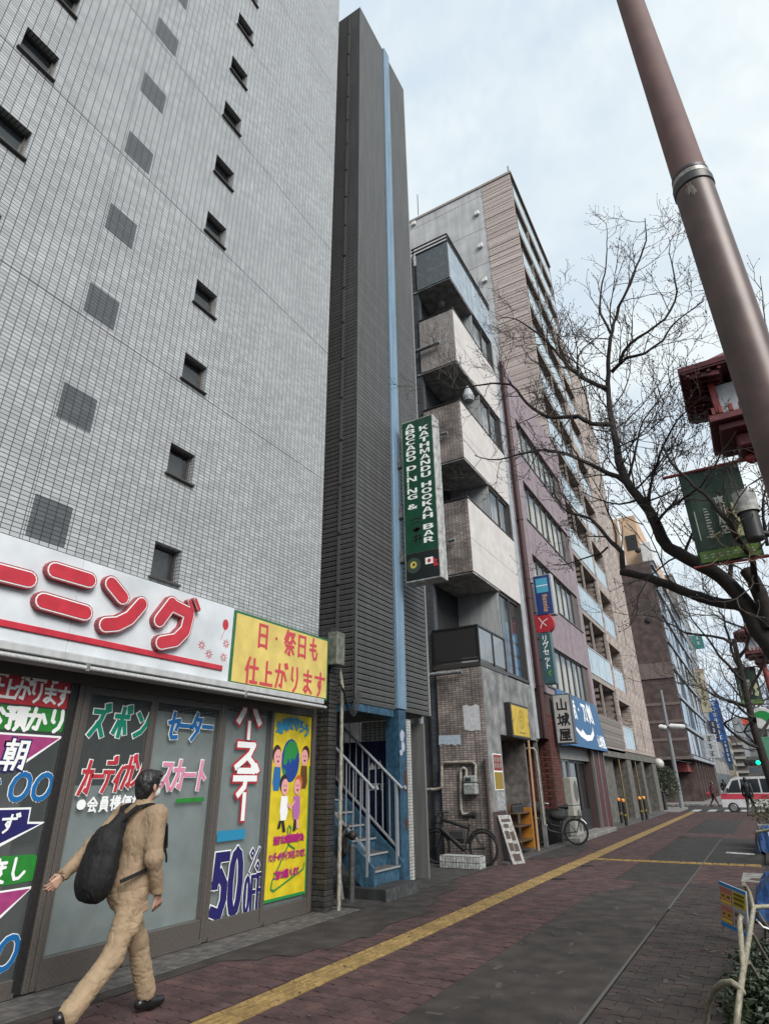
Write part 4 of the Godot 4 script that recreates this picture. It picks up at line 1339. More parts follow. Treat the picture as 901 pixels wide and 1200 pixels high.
func staircase() -> void:
	var t := thing("steel_staircase", "blue steel staircase with grey railings climbing under the slatted tower", "staircase", Vector3(-5.6, 0, -9.55))
	var blue := M("stair_blue", 0.065, 0.17, 0.26, 0.6, texs.blotch, 1.4)
	weather(blue, texs.rain, 0.8)
	var tread := M("tread", 0.15, 0.125, 0.11, 0.8, texs.blotch, 1.0)
	var rail := M("rail_grey", 0.42, 0.44, 0.46, 0.4, texs.fine, 1.5)
	var z0 := -10.02
	var z1 := -9.12
	var b := mb()
	b.cbox(Vector3(-6.0, 0.0, -10.06), Vector3(-5.25, 0.17, -9.0), 0.012)
	put(b, "bottom_step", weather(M("step_stone", 0.085, 0.088, 0.09, 0.8, texs.grit, 1.0), texs.blotch, 0.5), t)
	b = mb()
	for i in 9:
		b.box(Vector3(-5.247, 0.004, -10.05 + i * 0.118), Vector3(-5.241, 0.160, -10.05 + i * 0.118 + 0.112))
	put(b, "step_facing", M("step_tile", 0.095, 0.1, 0.1, 0.7, texs.blotch, 1.0), t)
	var rise := 0.2
	var run := 0.235
	for i in 12:
		var x := -5.58 - i * run
		var y := 0.17 + i * rise
		b = mb()
		b.box(Vector3(x - 0.012, y, z0), Vector3(x, y + rise - 0.03, z1))
		put(b, "riser", blue, t)
		b = mb()
		b.cbox(Vector3(x - run - 0.01, y + rise - 0.03, z0), Vector3(x + 0.02, y + rise, z1), 0.006)
		var tr := put(b, "tread", tread, t)
		b = mb()
		b.box(Vector3(x + 0.018, y + rise - 0.025, z0), Vector3(x + 0.026, y + rise + 0.002, z1))
		put(b, "nosing", rail, tr)
	for z in [z0 - 0.025, z1 + 0.025]:
		b = mb(back_face())
		b.prism(PackedVector2Array([Vector2(-5.5, 0.17), Vector2(-5.5, 0.42), Vector2(-8.4, 2.84), Vector2(-8.6, 2.84), Vector2(-8.6, 2.56), Vector2(-5.72, 0.17)]), z - 0.02, z + 0.02)
		put(b, "stringer", blue, t)
		# railing: a sloping handrail, a newel and upright bars
		var yr := func(x: float) -> float: return 1.57 + (-5.55 - x) * rise / run
		b = mb()
		b.tube([Vector3(-5.43, 1.52, z), Vector3(-5.45, 1.56, z), Vector3(-5.5, yr.call(-5.5), z), Vector3(-7.1, yr.call(-7.1), z), Vector3(-8.5, yr.call(-8.5), z)], [0.026], 8)
		put(b, "handrail", rail, t)
		b = mb()
		b.bar(Vector3(-5.62, 0.3, z), Vector3(-5.62, yr.call(-5.62), z), 0.045, 0.045)
		put(b, "newel", rail, t)
		b = mb()
		b.bar(Vector3(-5.62, yr.call(-5.62) - 1.0, z), Vector3(-8.4, yr.call(-8.4) - 1.0, z), 0.03, 0.03)
		put(b, "lower_rail", rail, t)
		for i in range(1, 13):
			var x := -5.62 - i * 0.14
			b = mb()
			b.bar(Vector3(x, yr.call(x) - 1.0, z), Vector3(x, yr.call(x), z), 0.016, 0.016)
			put(b, "baluster", rail, t)
	# the steel post and bits of old pipe beside the lowest step
	var p := thing("guard_post", "short grey steel post on a round plate beside the bottom step", "post", Vector3(-5.5, 0.02, -8.85))
	var gp := hg(412, 1056, 0.02)
	b = mb()
	b.lathe([[0.1, 0.0], [0.1, 0.012], [0.05, 0.016], [0.045, 0.02], [0.045, 0.72], [0.04, 0.74], [0.0, 0.745]], gp, 14)
	put(b, "post", M("post_steel", 0.16, 0.155, 0.15, 0.45, texs.blotch, 2.0, 0.4), p)
	p = thing("old_water_tap", "dark tangle of an old tap, hose and pipes behind the steel post", "tap", gp + Vector3(-0.3, 0, -0.1))
	b = mb()
	b.tube([gp + Vector3(-0.18, 0, -0.02), gp + Vector3(-0.26, 0.3, -0.05), gp + Vector3(-0.3, 0.42, -0.06), gp + Vector3(-0.3, 0.62, -0.06)], [0.035], 8)
	put(b, "drain_pipe", M("pipe_dull", 0.2, 0.2, 0.19, 0.6, texs.blotch, 2.0), p)
	b = mb()
	b.ball(gp + Vector3(-0.02, 0.86, -0.03), Vector3(0.075, 0.07, 0.06), 10, 6)
	b.tube([gp + Vector3(-0.3, 0.86, -0.06), gp + Vector3(0.06, 0.87, -0.03)], [0.03], 8)
	put(b, "tap_body", M("tap_bronze", 0.08, 0.07, 0.06, 0.5, texs.blotch, 3.0, 0.5), p)
	b = mb()
	for k in 4:
		var pts := []
		for i in 17:
			var a := TAU * i / 16.0
			pts.append(gp + Vector3(-0.26 + 0.015 * k + 0.05 * cos(a * 0.5), 0.72 + 0.2 * cos(a) + 0.02 * k, -0.09 + 0.12 * sin(a) - 0.015 * k))
		b.tube(pts, [0.014], 6, false)
	put(b, "hose_coil", mats.black_metal, p)
	var base := thing("stone_block", "low grimy stone footing under the steel post", "block", gp + Vector3(-0.05, -0.02, -0.05))
	b = mb()
	b.cbox(gp + Vector3(-0.4, -0.03, -0.24), gp + Vector3(0.16, -0.001, 0.16), 0.008)
	put(b, "block", mats.step_stone, base)

# --- the projecting green bar sign
func green_sign() -> void:
	var t := thing("projecting_bar_sign", "tall green projecting sign lettered KATHMANDU HOOKAH BAR on the blue column", "sign", Vector3(-5.0, 5.3, -10.3))
	var zf := -10.2
	var x0 := -5.40
	var x1 := -4.60
	var y0 := 5.28
	var y1 := 9.1
	var b := mb()
	b.cbox(Vector3(x0, y0, zf - 0.32), Vector3(x1, y1, zf), 0.012)
	put(b, "casing", weather(M("casing_white", 0.62, 0.62, 0.60, 0.5, texs.blotch, 1.0), texs.rain, 0.7), t)
	b = mb()
	b.box(Vector3(x0 + 0.03, y0 + 0.62, zf - 0.01), Vector3(x1 - 0.03, y1 - 0.03, zf + 0.006))
	put(b, "green_panel", M("sign_green", 0.004, 0.062, 0.030, 0.35, texs.soft, 0.7), t)
	b = mb()
	b.box(Vector3(x0 + 0.03, y0 + 0.04, zf - 0.01), Vector3(x1 - 0.03, y0 + 0.61, zf + 0.006))
	put(b, "black_panel", M("sign_black", 0.008, 0.012, 0.012, 0.35), t)
	var f := back_face()
	var m := mb(f)
	var yy := 8.86
	for ch in "KATHMANDU HOOKAH BAR":
		if ch != " ": latin(m, ch, -4.945, yy - 0.115, 0.235, 0.115, zf + 0.008, true)
		yy -= 0.147 if ch != " " else 0.09
	yy = 9.0
	for ch in "ABOCADO DINING &":
		if ch != " ": latin(m, ch, -5.285, yy - 0.115, 0.235 if ch != "I" else 0.05, 0.115, zf + 0.008, true)
		yy -= 0.14 if ch != " " else 0.09
	put(m, "lettering", mats.print_white, t)
	m = mb(f)
	for line in [[[-5.22, 6.62], [-5.1, 6.66], [-5.0, 6.62]], [[-5.2, 6.54], [-5.05, 6.57], [-4.98, 6.52]], [[-5.2, 6.4], [-5.08, 6.46], [-5.0, 6.4], [-5.1, 6.34], [-5.18, 6.38]], [[-5.18, 6.24], [-5.04, 6.26]], [[-5.12, 6.28], [-5.13, 6.12]], [[-5.02, 6.28], [-5.03, 6.1]], [[-5.2, 6.16], [-4.98, 6.2]]]:
		var p := PackedVector2Array()
		for q in line: p.append(Vector2(q[0], q[1]) * 100.0)
		for poly in Geometry2D.offset_polyline(p, 1.5, Geometry2D.JOIN_ROUND, Geometry2D.END_ROUND):
			var w := PackedVector2Array()
			for q in poly: w.append(q / 100.0)
			m.prism(w, zf + 0.0075, zf + 0.0075, false)
	put(m, "dark_brush_marks", mats.sign_black, t)
	var disc := func(cx: float, cy: float, r: float, n: float, mat: Material, called: String) -> void:
		var d := mb(f)
		var poly := PackedVector2Array()
		for i in 24: poly.append(Vector2(cx + r * cos(TAU * i / 24), cy + r * sin(TAU * i / 24)))
		d.prism(poly, n, n, false)
		put(d, called, mat, t)
	disc.call(-5.2, 5.63, 0.165, zf + 0.008, M("avocado_skin", 0.03, 0.055, 0.04, 0.5), "emblem")
	disc.call(-5.2, 5.64, 0.075, zf + 0.0095, M("avocado_flesh", 0.5, 0.42, 0.09, 0.5), "emblem")
	disc.call(-5.19, 5.645, 0.03, zf + 0.011, M("avocado_stone", 0.05, 0.02, 0.01, 0.5), "emblem")
	b = mb()
	b.box(Vector3(-4.93, 5.60, zf), Vector3(-4.76, 5.74, zf + 0.008))
	put(b, "white_flag", mats.print_white, t)
	disc.call(-4.845, 5.67, 0.04, zf + 0.01, M("flag_red", 0.45, 0.02, 0.03, 0.5), "flag_disc")
	m = mb(f)
	m.prism(PackedVector2Array([Vector2(-4.75, 5.72), Vector2(-4.64, 5.64), Vector2(-4.70, 5.635), Vector2(-4.64, 5.54), Vector2(-4.75, 5.53)]), zf + 0.009, zf + 0.009, false)
	put(m, "red_pennant", mats.flag_red, t)
	for y in [5.78, 6.78, 8.02]:
		b = mb()
		b.cbox(Vector3(-5.56, y, -10.38), Vector3(x0 + 0.01, y + 0.26, -10.26), 0.008)
		put(b, "bracket", M("bracket_grey", 0.22, 0.22, 0.21, 0.5, texs.blotch, 1.0), t)

# --- the tiled building with corner balconies
func balcony_building() -> void:
	var t := thing("balcony_building", "six storey brown tiled building with cream corner balconies", "building", Vector3(-6.5, 0, -16))
	var xf := -5.3
	var zf := -13.75
	var tile := M("brown_tile", 0.57, 0.48, 0.44, 0.55, tile_tex("tiles_b", 10, 20, 24, 12, 2, 0.36, 0.2, false, 6), 1.0)
	weather(tile, texs.blotch, 0.2)
	var side_tile := M("rib_tile", 0.50, 0.455, 0.43, 0.6, tile_tex("tiles_r", 8, 4, 12, 48, 2, 0.5, 0.12, false, 16), 2.0)
	weather(side_tile, texs.rain, 0.25)
	var cream := M("cream_render", 0.62, 0.585, 0.56, 0.8, texs.faint, 0.5)
	weather(cream, texs.faint, 0.2)
	var slate := M("slate_render", 0.42, 0.50, 0.57, 0.7, texs.soft, 0.5)
	weather(slate, texs.rain, 0.2)
	var slate_tile := M("slate_tile", 0.16, 0.19, 0.215, 0.6, texs.tiles_r, 2.0)
	var dark: Material = mats.black_metal
	var soff := M("soffit_concrete", 0.42, 0.41, 0.40, 0.8, texs.blotch, 0.5)
	var inner := M("balcony_wall", 0.42, 0.44, 0.44, 0.85, texs.rain, 0.5)
	var frame := M("sash_dark", 0.045, 0.04, 0.038, 0.4)
	# core and rear wall
	var b := mb()
	b.box(Vector3(-11, 0, -17.6), Vector3(-6.62, 18.3, -15.72))
	b.box(Vector3(-6.62, 4.3, -17.58), Vector3(-5.75, 18.3, -15.76))
	b.box(Vector3(-11, 4.2, -15.72), Vector3(-6.75, 18.3, -14.1))
	put(b, "core", mats.room, t)
	b = mb()
	b.box(Vector3(-9.5, 0, -14.06), Vector3(-6.72, 18.7, -13.98))
	put(b, "rear_wall", weather(M("rear_grey", 0.22, 0.225, 0.22, 0.8, texs.rain, 0.5), texs.blotch, 0.2), t)
	for k in 9:
		b = mb()
		b.box(Vector3(-6.75 - k * 0.3, 0, -13.98), Vector3(-6.735 - k * 0.3, 18.7, -13.962))
		put(b, "panel_rib", mats.rear_grey, t)
	b = mb()
	b.box(Vector3(-6.72, 0, -14.0), Vector3(-6.5, 18.0, -13.80))
	put(b, "dark_tile_strip", M("blue_grey_tile", 0.10, 0.11, 0.125, 0.5, texs.tiles_b, 1.0), t)
	# storeys: parapet top and bottom
	var levels := [[18.39, 16.76, slate, slate_tile], [15.39, 13.33, cream, side_tile], [11.87, 9.95, cream, tile], [8.67, 6.58, cream, tile]]
	for L in levels:
		b = mb(T_STREET)
		b.cbox(Vector3(13.77, L[1], xf - 0.13), Vector3(17.55, L[0], xf), 0.008)
		var o := put(b, "balcony_front", L[2], t)
		b = mb(T_STREET)
		b.box(Vector3(13.77, (L[0] + L[1]) / 2 - 0.12, xf), Vector3(17.54, (L[0] + L[1]) / 2 - 0.108, xf + 0.0025))
		put(b, "joint", soff, o)
		b = mb()
		b.box(Vector3(-6.5, L[1], zf - 0.14), Vector3(xf - 0.10, L[0] - 0.003, zf + 0.004))
		o = put(b, "balcony_side", L[3], t)
		b = mb()
		b.box(Vector3(xf - 0.12, L[1], zf - 0.03), Vector3(xf - 0.005, L[0] + 0.002, zf + 0.012))
		b.box(Vector3(xf - 0.17, L[1] + 0.01, zf), Vector3(xf - 0.155, L[0] - 0.01, zf + 0.007))
		put(b, "corner_strip", L[3], o)
		b = mb()
		b.box(Vector3(-6.5, L[1] + (L[0] - L[1]) * 0.4, zf), Vector3(xf - 0.125, L[1] + (L[0] - L[1]) * 0.4 + 0.014, zf + 0.0065))
		put(b, "joint", soff, o)
		b = mb()
		b.box(Vector3(-6.66, L[1] - 0.05, -15.72), Vector3(xf - 0.02, L[1] - 0.004, zf - 0.02))
		put(b, "soffit", soff, t)
		b = mb()
		b.cbox(Vector3(-6.52, L[0], zf - 0.16), Vector3(xf + 0.02, L[0] + 0.05, zf + 0.03), 0.008)
		b.cbox(Vector3(xf - 0.15, L[0] + 0.002, -17.54), Vector3(xf + 0.018, L[0] + 0.048, zf - 0.165), 0.008)
		put(b, "coping", dark, t)
	# roof rail
	b = mb()
	for y in [18.58, 18.74]:
		b.bar(Vector3(-6.9, y, zf), Vector3(xf, y, zf), 0.04, 0.035)
		b.bar(Vector3(xf, y, zf), Vector3(xf, y, -17.7), 0.04, 0.035)
	for p in [Vector3(xf, 18.4, zf), Vector3(-6.6, 18.4, zf), Vector3(xf, 18.4, -15.7), Vector3(xf, 18.4, -17.6)]:
		b.bar(p, p + Vector3(0, 0.34, 0), 0.035, 0.035)
	put(b, "roof_rail", dark, t)
	# recesses: floor slab bottoms, the wall at the back, the return wall with a window at the front
	var voids := [[15.44, 16.71], [11.92, 13.28], [8.72, 9.9], [4.3, 6.53]]
	for k in voids.size():
		var v = voids[k]
		b = mb()
		b.box(Vector3(-6.72, v[0] - 0.2, -15.72), Vector3(-6.62, v[1], -13.9))
		put(b, "recess_wall", inner, t)
		b = mb()
		b.box(Vector3(-6.62, v[0] - 0.9 if k < 3 else v[0] - 0.05, -15.76), Vector3(xf - 0.06, v[1], -15.66))
		put(b, "recess_wall", inner, t)
		b = mb()
		b.box(Vector3(-6.612, v[0] - 0.6 if k < 3 else v[0], -15.62), Vector3(-6.58, v[1] - 0.02, -14.05))
		put(b, "balcony_door", mats.dark, t)
		window(t, T_STREET, 15.70, 17.42, v[0] - 0.02, v[1] + 0.02, xf - 0.13, 2, 1, frame, mats.glass, 0.055, 0.07)
		b = mb(T_STREET)
		for i in 12: # gathered curtains
			var u := 15.76 + i * 0.136
			b.quad(Vector3(u, v[0], xf - 0.30 + 0.03 * (i % 2)), Vector3(u + 0.136, v[0], xf - 0.30 + 0.03 * ((i + 1) % 2)), Vector3(u + 0.136, v[1], xf - 0.30 + 0.03 * ((i + 1) % 2)), Vector3(u, v[1], xf - 0.30 + 0.03 * (i % 2)))
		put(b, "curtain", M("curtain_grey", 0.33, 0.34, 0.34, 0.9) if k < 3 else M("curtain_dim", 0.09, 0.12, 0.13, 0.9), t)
		b = mb(T_STREET)
		b.box(Vector3(17.42, v[0] - 0.06, xf - 0.13), Vector3(17.55, v[1] + 0.06, xf - 0.004))
		put(b, "jamb", frame, t)
	# round lamp under the top balcony
	b = mb()
	b.lathe([[0.0, -0.11], [0.09, -0.1], [0.13, -0.05], [0.13, 0.0]], hg(516.5, 355, 16.70) , 14)
	put(b, "ceiling_lamp_bowl", M("lamp_bowl", 0.4, 0.41, 0.4, 0.4), t)
	# first floor: dark rail with glass
	b = mb()
	var ry := 5.16
	b.bar(Vector3(-6.55, ry, zf), Vector3(xf, ry, zf), 0.05, 0.045)
	b.bar(Vector3(xf - 0.02, ry, zf), Vector3(xf - 0.02, ry, -15.7), 0.05, 0.045)
	for x in [-6.5, xf - 0.02]: b.bar(Vector3(x, 4.27, zf), Vector3(x, ry, zf), 0.05, 0.05)
	for z in [-14.75, -15.66]: b.bar(Vector3(xf - 0.02, 4.27, z), Vector3(xf - 0.02, ry, z), 0.045, 0.045)
	b.box(Vector3(-6.5, 4.32, zf - 0.02), Vector3(xf - 0.03, 4.38, zf + 0.02))
	put(b, "balcony_rail", dark, t)
	b = mb()
	b.box(Vector3(-6.47, 4.39, zf - 0.008), Vector3(xf - 0.05, ry - 0.02, zf + 0.008))
	put(b, "rail_infill", M("infill_dark", 0.03, 0.028, 0.028, 0.35), t)
	for z in [[-14.72, -13.79], [-15.63, -14.78]]:
		b = mb()
		b.quad(Vector3(xf - 0.02, 4.36, z[1]), Vector3(xf - 0.02, 4.36, z[0]), Vector3(xf - 0.02, ry - 0.02, z[0]), Vector3(xf - 0.02, ry - 0.02, z[1]))
		put(b, "rail_glass", glass("rail_glass", 0.22, 0.24, 0.25, 0.5), t)
	b = mb()
	b.cbox(Vector3(-6.56, 4.17, -15.7), Vector3(xf + 0.012, 4.28, zf + 0.02), 0.008)
	b.cbox(Vector3(xf - 0.2, 4.2, -17.55), Vector3(xf + 0.01, 4.28, -15.705), 0.008)
	put(b, "floor_edge", frame, t)
	# blue notices in the first floor window
	b = mb(T_STREET)
	for q in [[6.0, 5.35, 5.62], [6.0, 4.98, 5.25], [6.05, 4.62, 4.88], [6.0, 4.36, 4.56]]:
		b.box(Vector3(16.45, q[1], xf - 0.155), Vector3(17.3, q[2], xf - 0.15))
	put(b, "window_notice", M("notice_blue", 0.02, 0.16, 0.36, 0.6, texs.fine, 4.0), t)
	# ground floor
	b = mb()
	b.box(Vector3(-6.5, 0, zf - 0.1), Vector3(xf - 0.28, 4.165, zf))
	put(b, "tiled_side_wall", tile, t)
	b = mb()
	b.box(Vector3(xf - 0.262, 0, zf - 0.1), Vector3(xf - 0.004, 4.165, zf + 0.004))
	put(b, "tiled_corner", tile, t)
	b = mb()
	b.box(Vector3(xf - 0.28, 0, zf - 0.1), Vector3(xf - 0.262, 4.165, zf - 0.015))
	put(b, "corner_groove", soff, t)
	b = mb(T_STREET)
	b.wall(13.752, 17.62, 0.0, 4.165, [[14.68, 17.6, -0.1, 2.67]], xf, 0.12)
	put(b, "ground_floor_render", mats.plaster, t)
	b = mb()
	b.box(Vector3(-5.42, 0.0, -14.62), Vector3(xf + 0.004, 1.02, -13.76))
	put(b, "brown_base", M("base_brown", 0.07, 0.045, 0.04, 0.6, texs.blotch, 1.0), t)
	b = mb()
	b.tube([Vector3(-5.36, 0, -13.70), Vector3(-5.36, 2.1, -13.70)], [0.035], 8)
	put(b, "corner_pipe", M("pipe_brown", 0.045, 0.032, 0.028, 0.6), t)
	# the pale strip next to the pipe
	b = mb(T_STREET)
	b.box(Vector3(17.56, 2.74, xf - 0.5), Vector3(17.98, 18.3, xf - 0.02))
	put(b, "pale_strip", weather(M("pale_blue_render", 0.46, 0.50, 0.53, 0.8, texs.soft, 0.5), texs.rain, 0.25), t)
	# entrance recess
	b = mb()
	b.box(Vector3(-8.2, 0.0, -17.95), Vector3(-8.1, 2.75, -14.6))
	b.box(Vector3(-8.1, 2.68, -17.95), Vector3(-5.36, 2.74, -14.62))
	b.box(Vector3(-8.1, 0.0, -14.66), Vector3(-5.42, 2.68, -14.63))
	put(b, "entrance_walls", M("entrance_render", 0.28, 0.25, 0.23, 0.9, texs.blotch, 0.5), t)
	b = mb()
	b.box(Vector3(-8.1, 0.02, -16.98), Vector3(-5.45, 2.66, -16.92))
	put(b, "entrance_partition", M("partition", 0.30, 0.27, 0.25, 0.8, texs.blotch, 0.6), t)
	b = mb()
	b.tube([Vector3(-5.27, 0.03, -16.62), Vector3(-5.27, 2.68, -16.72)], [0.035], 8)
	put(b, "wooden_post", M("pine", 0.42, 0.26, 0.14, 0.7, texs.rain, 2.0), t)
	b = mb()
	b.tube([Vector3(-5.5, 2.45, -17.2), Vector3(-5.3, 2.45, -17.2), Vector3(-5.24, 2.38, -17.2), Vector3(-5.24, 0.6, -17.25)], [0.035], 8)
	put(b, "cream_pipe", mats.conduit_cream, t)
	# pipes that stick out between the tower and the balconies
	for q in [[487, 412, 515, 401, 0.06], [517, 509, 524, 507, 0.05], [525, 634, 533, 632, 0.05], [503, 791, 541, 787, 0.05]]:
		b = mb()
		b.tube([hz(q[0], q[1], -13.62), hz(q[2], q[3], -13.62)], [q[4]], 10)
		put(b, "exhaust_pipe", M("exhaust_grey", 0.30, 0.32, 0.33, 0.5, texs.blotch, 1.5), t)
	b = mb()
	b.tube([hz(478, 300, -13.8), Vector3(-6.98, 8, -13.8), Vector3(-6.98, 0.8, -13.8)], [0.06], 10)
	put(b, "downpipe", M("downpipe_grey", 0.28, 0.31, 0.34, 0.5, texs.blotch, 1.0), t)
	# white plastic bag hung on the rail
	b = mb()
	var c := hx(548, 461, -5.28)
	b.lathe([[0.0, -0.34], [0.16, -0.30], [0.19, -0.15], [0.12, 0.08], [0.03, 0.26], [0.0, 0.28]], c, 9)
	var bag := thing("plastic_bag", "white plastic bag tied to the balcony coping", "bag", c)
	put(b, "bag", M("bag_white", 0.52, 0.55, 0.58, 0.6, texs.blotch, 4.0), bag)

# --- bicycles: x is the length with the front wheel at -x
func ring(m: MB, c: Vector3, r: float, tube_r: float, n := 24, sides := 6) -> void: # a torus in the x-y plane
	var pts := []
	for i in n + 1: pts.append(c + Vector3(cos(TAU * i / n) * r, sin(TAU * i / n) * r, 0))
	m.tube(pts, [tube_r], sides, false)

func bicycle(called: String, label: String, at: Vector3, turn: float, sporty: bool) -> Node3D:
	var t := thing(called, label, "bicycle", at, "", turn)
	var black := M("cycle_black", 0.010, 0.010, 0.011, 0.6)
	var tyre := M("tyre", 0.010, 0.010, 0.010, 0.85)
	var chrome := M("chrome", 0.5, 0.5, 0.5, 0.28, texs.fine, 3.0, 0.8)
	var R := 0.335 if sporty else 0.33
	for x in [-0.54, 0.54]:
		var m := mb()
		ring(m, Vector3(x, R, 0), R - 0.031, 0.031, 28, 6)
		var w := put(m, "wheel", tyre, t, true)
		m = mb()
		ring(m, Vector3(x, R, 0), R - 0.048, 0.012, 28, 5)
		put(m, "rim", black if sporty else chrome, w, true)
		m = mb()
		for i in 18:
			var a := TAU * i / 18.0
			m.bar(Vector3(x, R, 0.025 * (1 if i % 2 else -1)), Vector3(x + cos(a) * (R - 0.05), R + sin(a) * (R - 0.05), 0), 0.003, 0.003)
		m.tube([Vector3(x, R, -0.05), Vector3(x, R, 0.05)], [0.03], 8)
		put(m, "spokes", black if sporty else chrome, w, true)
		m = mb()
		var pts := []
		for i in 11:
			var a: float = (0.15 + 0.75 * i / 10.0) * PI + (0.1 if x > 0 else -0.05)
			pts.append(Vector3(x + cos(a) * (R + 0.02), R + sin(a) * (R + 0.02), 0))
		m.tube(pts, [0.02], 6)
		put(m, "mudguard", black if sporty else chrome, t, true)
	var f := mb()
	var bb := Vector3(0.12, 0.29, 0)
	var head := Vector3(-0.36, 0.86, 0)
	var head_low := Vector3(-0.40, 0.68, 0)
	var seat := Vector3(0.26, 0.78, 0)
	if sporty:
		f.tube([head, Vector3(0.24, 0.70, 0)], [0.034], 8)
		f.tube([head_low, Vector3(-0.1, 0.45, 0), bb], [0.06], 8)
	else:
		f.tube([head_low, Vector3(-0.18, 0.36, 0), bb], [0.026], 8)
		f.tube([head, Vector3(-0.1, 0.5, 0), Vector3(0.18, 0.45, 0)], [0.02], 8)
	f.tube([bb, seat], [0.02], 8)
	f.tube([head_low - Vector3(0.005, 0.02, 0), head + Vector3(0, 0.03, 0)], [0.026], 8)
	for s in [-0.055, 0.055]:
		f.tube([bb, Vector3(0.54, R, s)], [0.012], 6)
		f.tube([Vector3(0.24, 0.70, 0), Vector3(0.54, R, s)], [0.011], 6)
		f.tube([head_low, Vector3(-0.46, 0.5, s), Vector3(-0.54, R, s)], [0.02], 6)
	put(f, "frame", black, t, true)
	f = mb()
	f.tube([head, Vector3(-0.34, 1.0, 0)], [0.016], 8)
	if sporty: f.tube([Vector3(-0.34, 1.0, -0.3), Vector3(-0.38, 1.0, -0.1), Vector3(-0.38, 1.0, 0.1), Vector3(-0.34, 1.0, 0.3)], [0.014], 8)
	else: f.tube([Vector3(-0.1, 1.02, -0.28), Vector3(-0.32, 1.05, -0.2), Vector3(-0.36, 1.02, 0), Vector3(-0.32, 1.05, 0.2), Vector3(-0.1, 1.02, 0.28)], [0.013], 8)
	f.ball(Vector3(-0.44, 0.93, 0), Vector3(0.05, 0.05, 0.05), 8, 5)
	put(f, "handlebar", black if sporty else chrome, t, true)
	f = mb()
	f.tube([seat, seat + Vector3(0.03, 0.14, 0)], [0.014], 8)
	put(f, "seat_post", chrome, t, true)
	f = mb()
	f.tube([seat + Vector3(-0.13, 0.16, 0), seat + Vector3(-0.02, 0.165, 0), seat + Vector3(0.1, 0.17, 0), seat + Vector3(0.15, 0.175, 0)], [0.022, 0.04, 0.075, 0.06], 8)
	put(f, "saddle", black, t, true)
	f = mb()
	ring(f, bb + Vector3(0, 0, 0.05), 0.085, 0.008, 18, 5)
	f.bar(bb + Vector3(0, 0, 0.06), bb + Vector3(0.1, -0.13, 0.07), 0.02, 0.015)
	f.bar(bb + Vector3(0, 0, -0.06), bb + Vector3(-0.1, 0.13, -0.07), 0.02, 0.015)
	f.cbox(bb + Vector3(0.05, -0.145, 0.07), bb + Vector3(0.15, -0.12, 0.15), 0.005)
	f.cbox(bb + Vector3(-0.15, 0.12, -0.15), bb + Vector3(-0.05, 0.145, -0.07), 0.005)
	put(f, "crank", black, t, true)
	if sporty:
		f = mb()
		f.cbox(Vector3(-0.2, 0.46, -0.045), Vector3(0.14, 0.66, 0.045), 0.03)
		f.cbox(Vector3(-0.52, 0.78, -0.12), Vector3(-0.42, 0.98, 0.12), 0.03)
		put(f, "battery", mats.dark, t, true)
	else:
		f = mb()
		f.cbox(Vector3(0.3, 0.70, -0.09), Vector3(0.75, 0.72, 0.09), 0.005)
		for s in [-0.08, 0.08]: f.tube([Vector3(0.7, 0.71, s), Vector3(0.56, R, s)], [0.007], 5)
		put(f, "carrier", black, t, true)
		f = mb() # a lidded child seat and bag over the front
		f.ball(Vector3(-0.5, 0.92, 0), Vector3(0.2, 0.19, 0.19), 12, 8)
		put(f, "basket_cover", M("cover_black", 0.018, 0.018, 0.02, 0.75, texs.blotch, 2.0), t, true)
		f = mb()
		f.ball(Vector3(0.1, 0.72, 0), Vector3(0.24, 0.13, 0.15), 10, 6)
		put(f, "bundle", mats.dark, t, true)
	return t

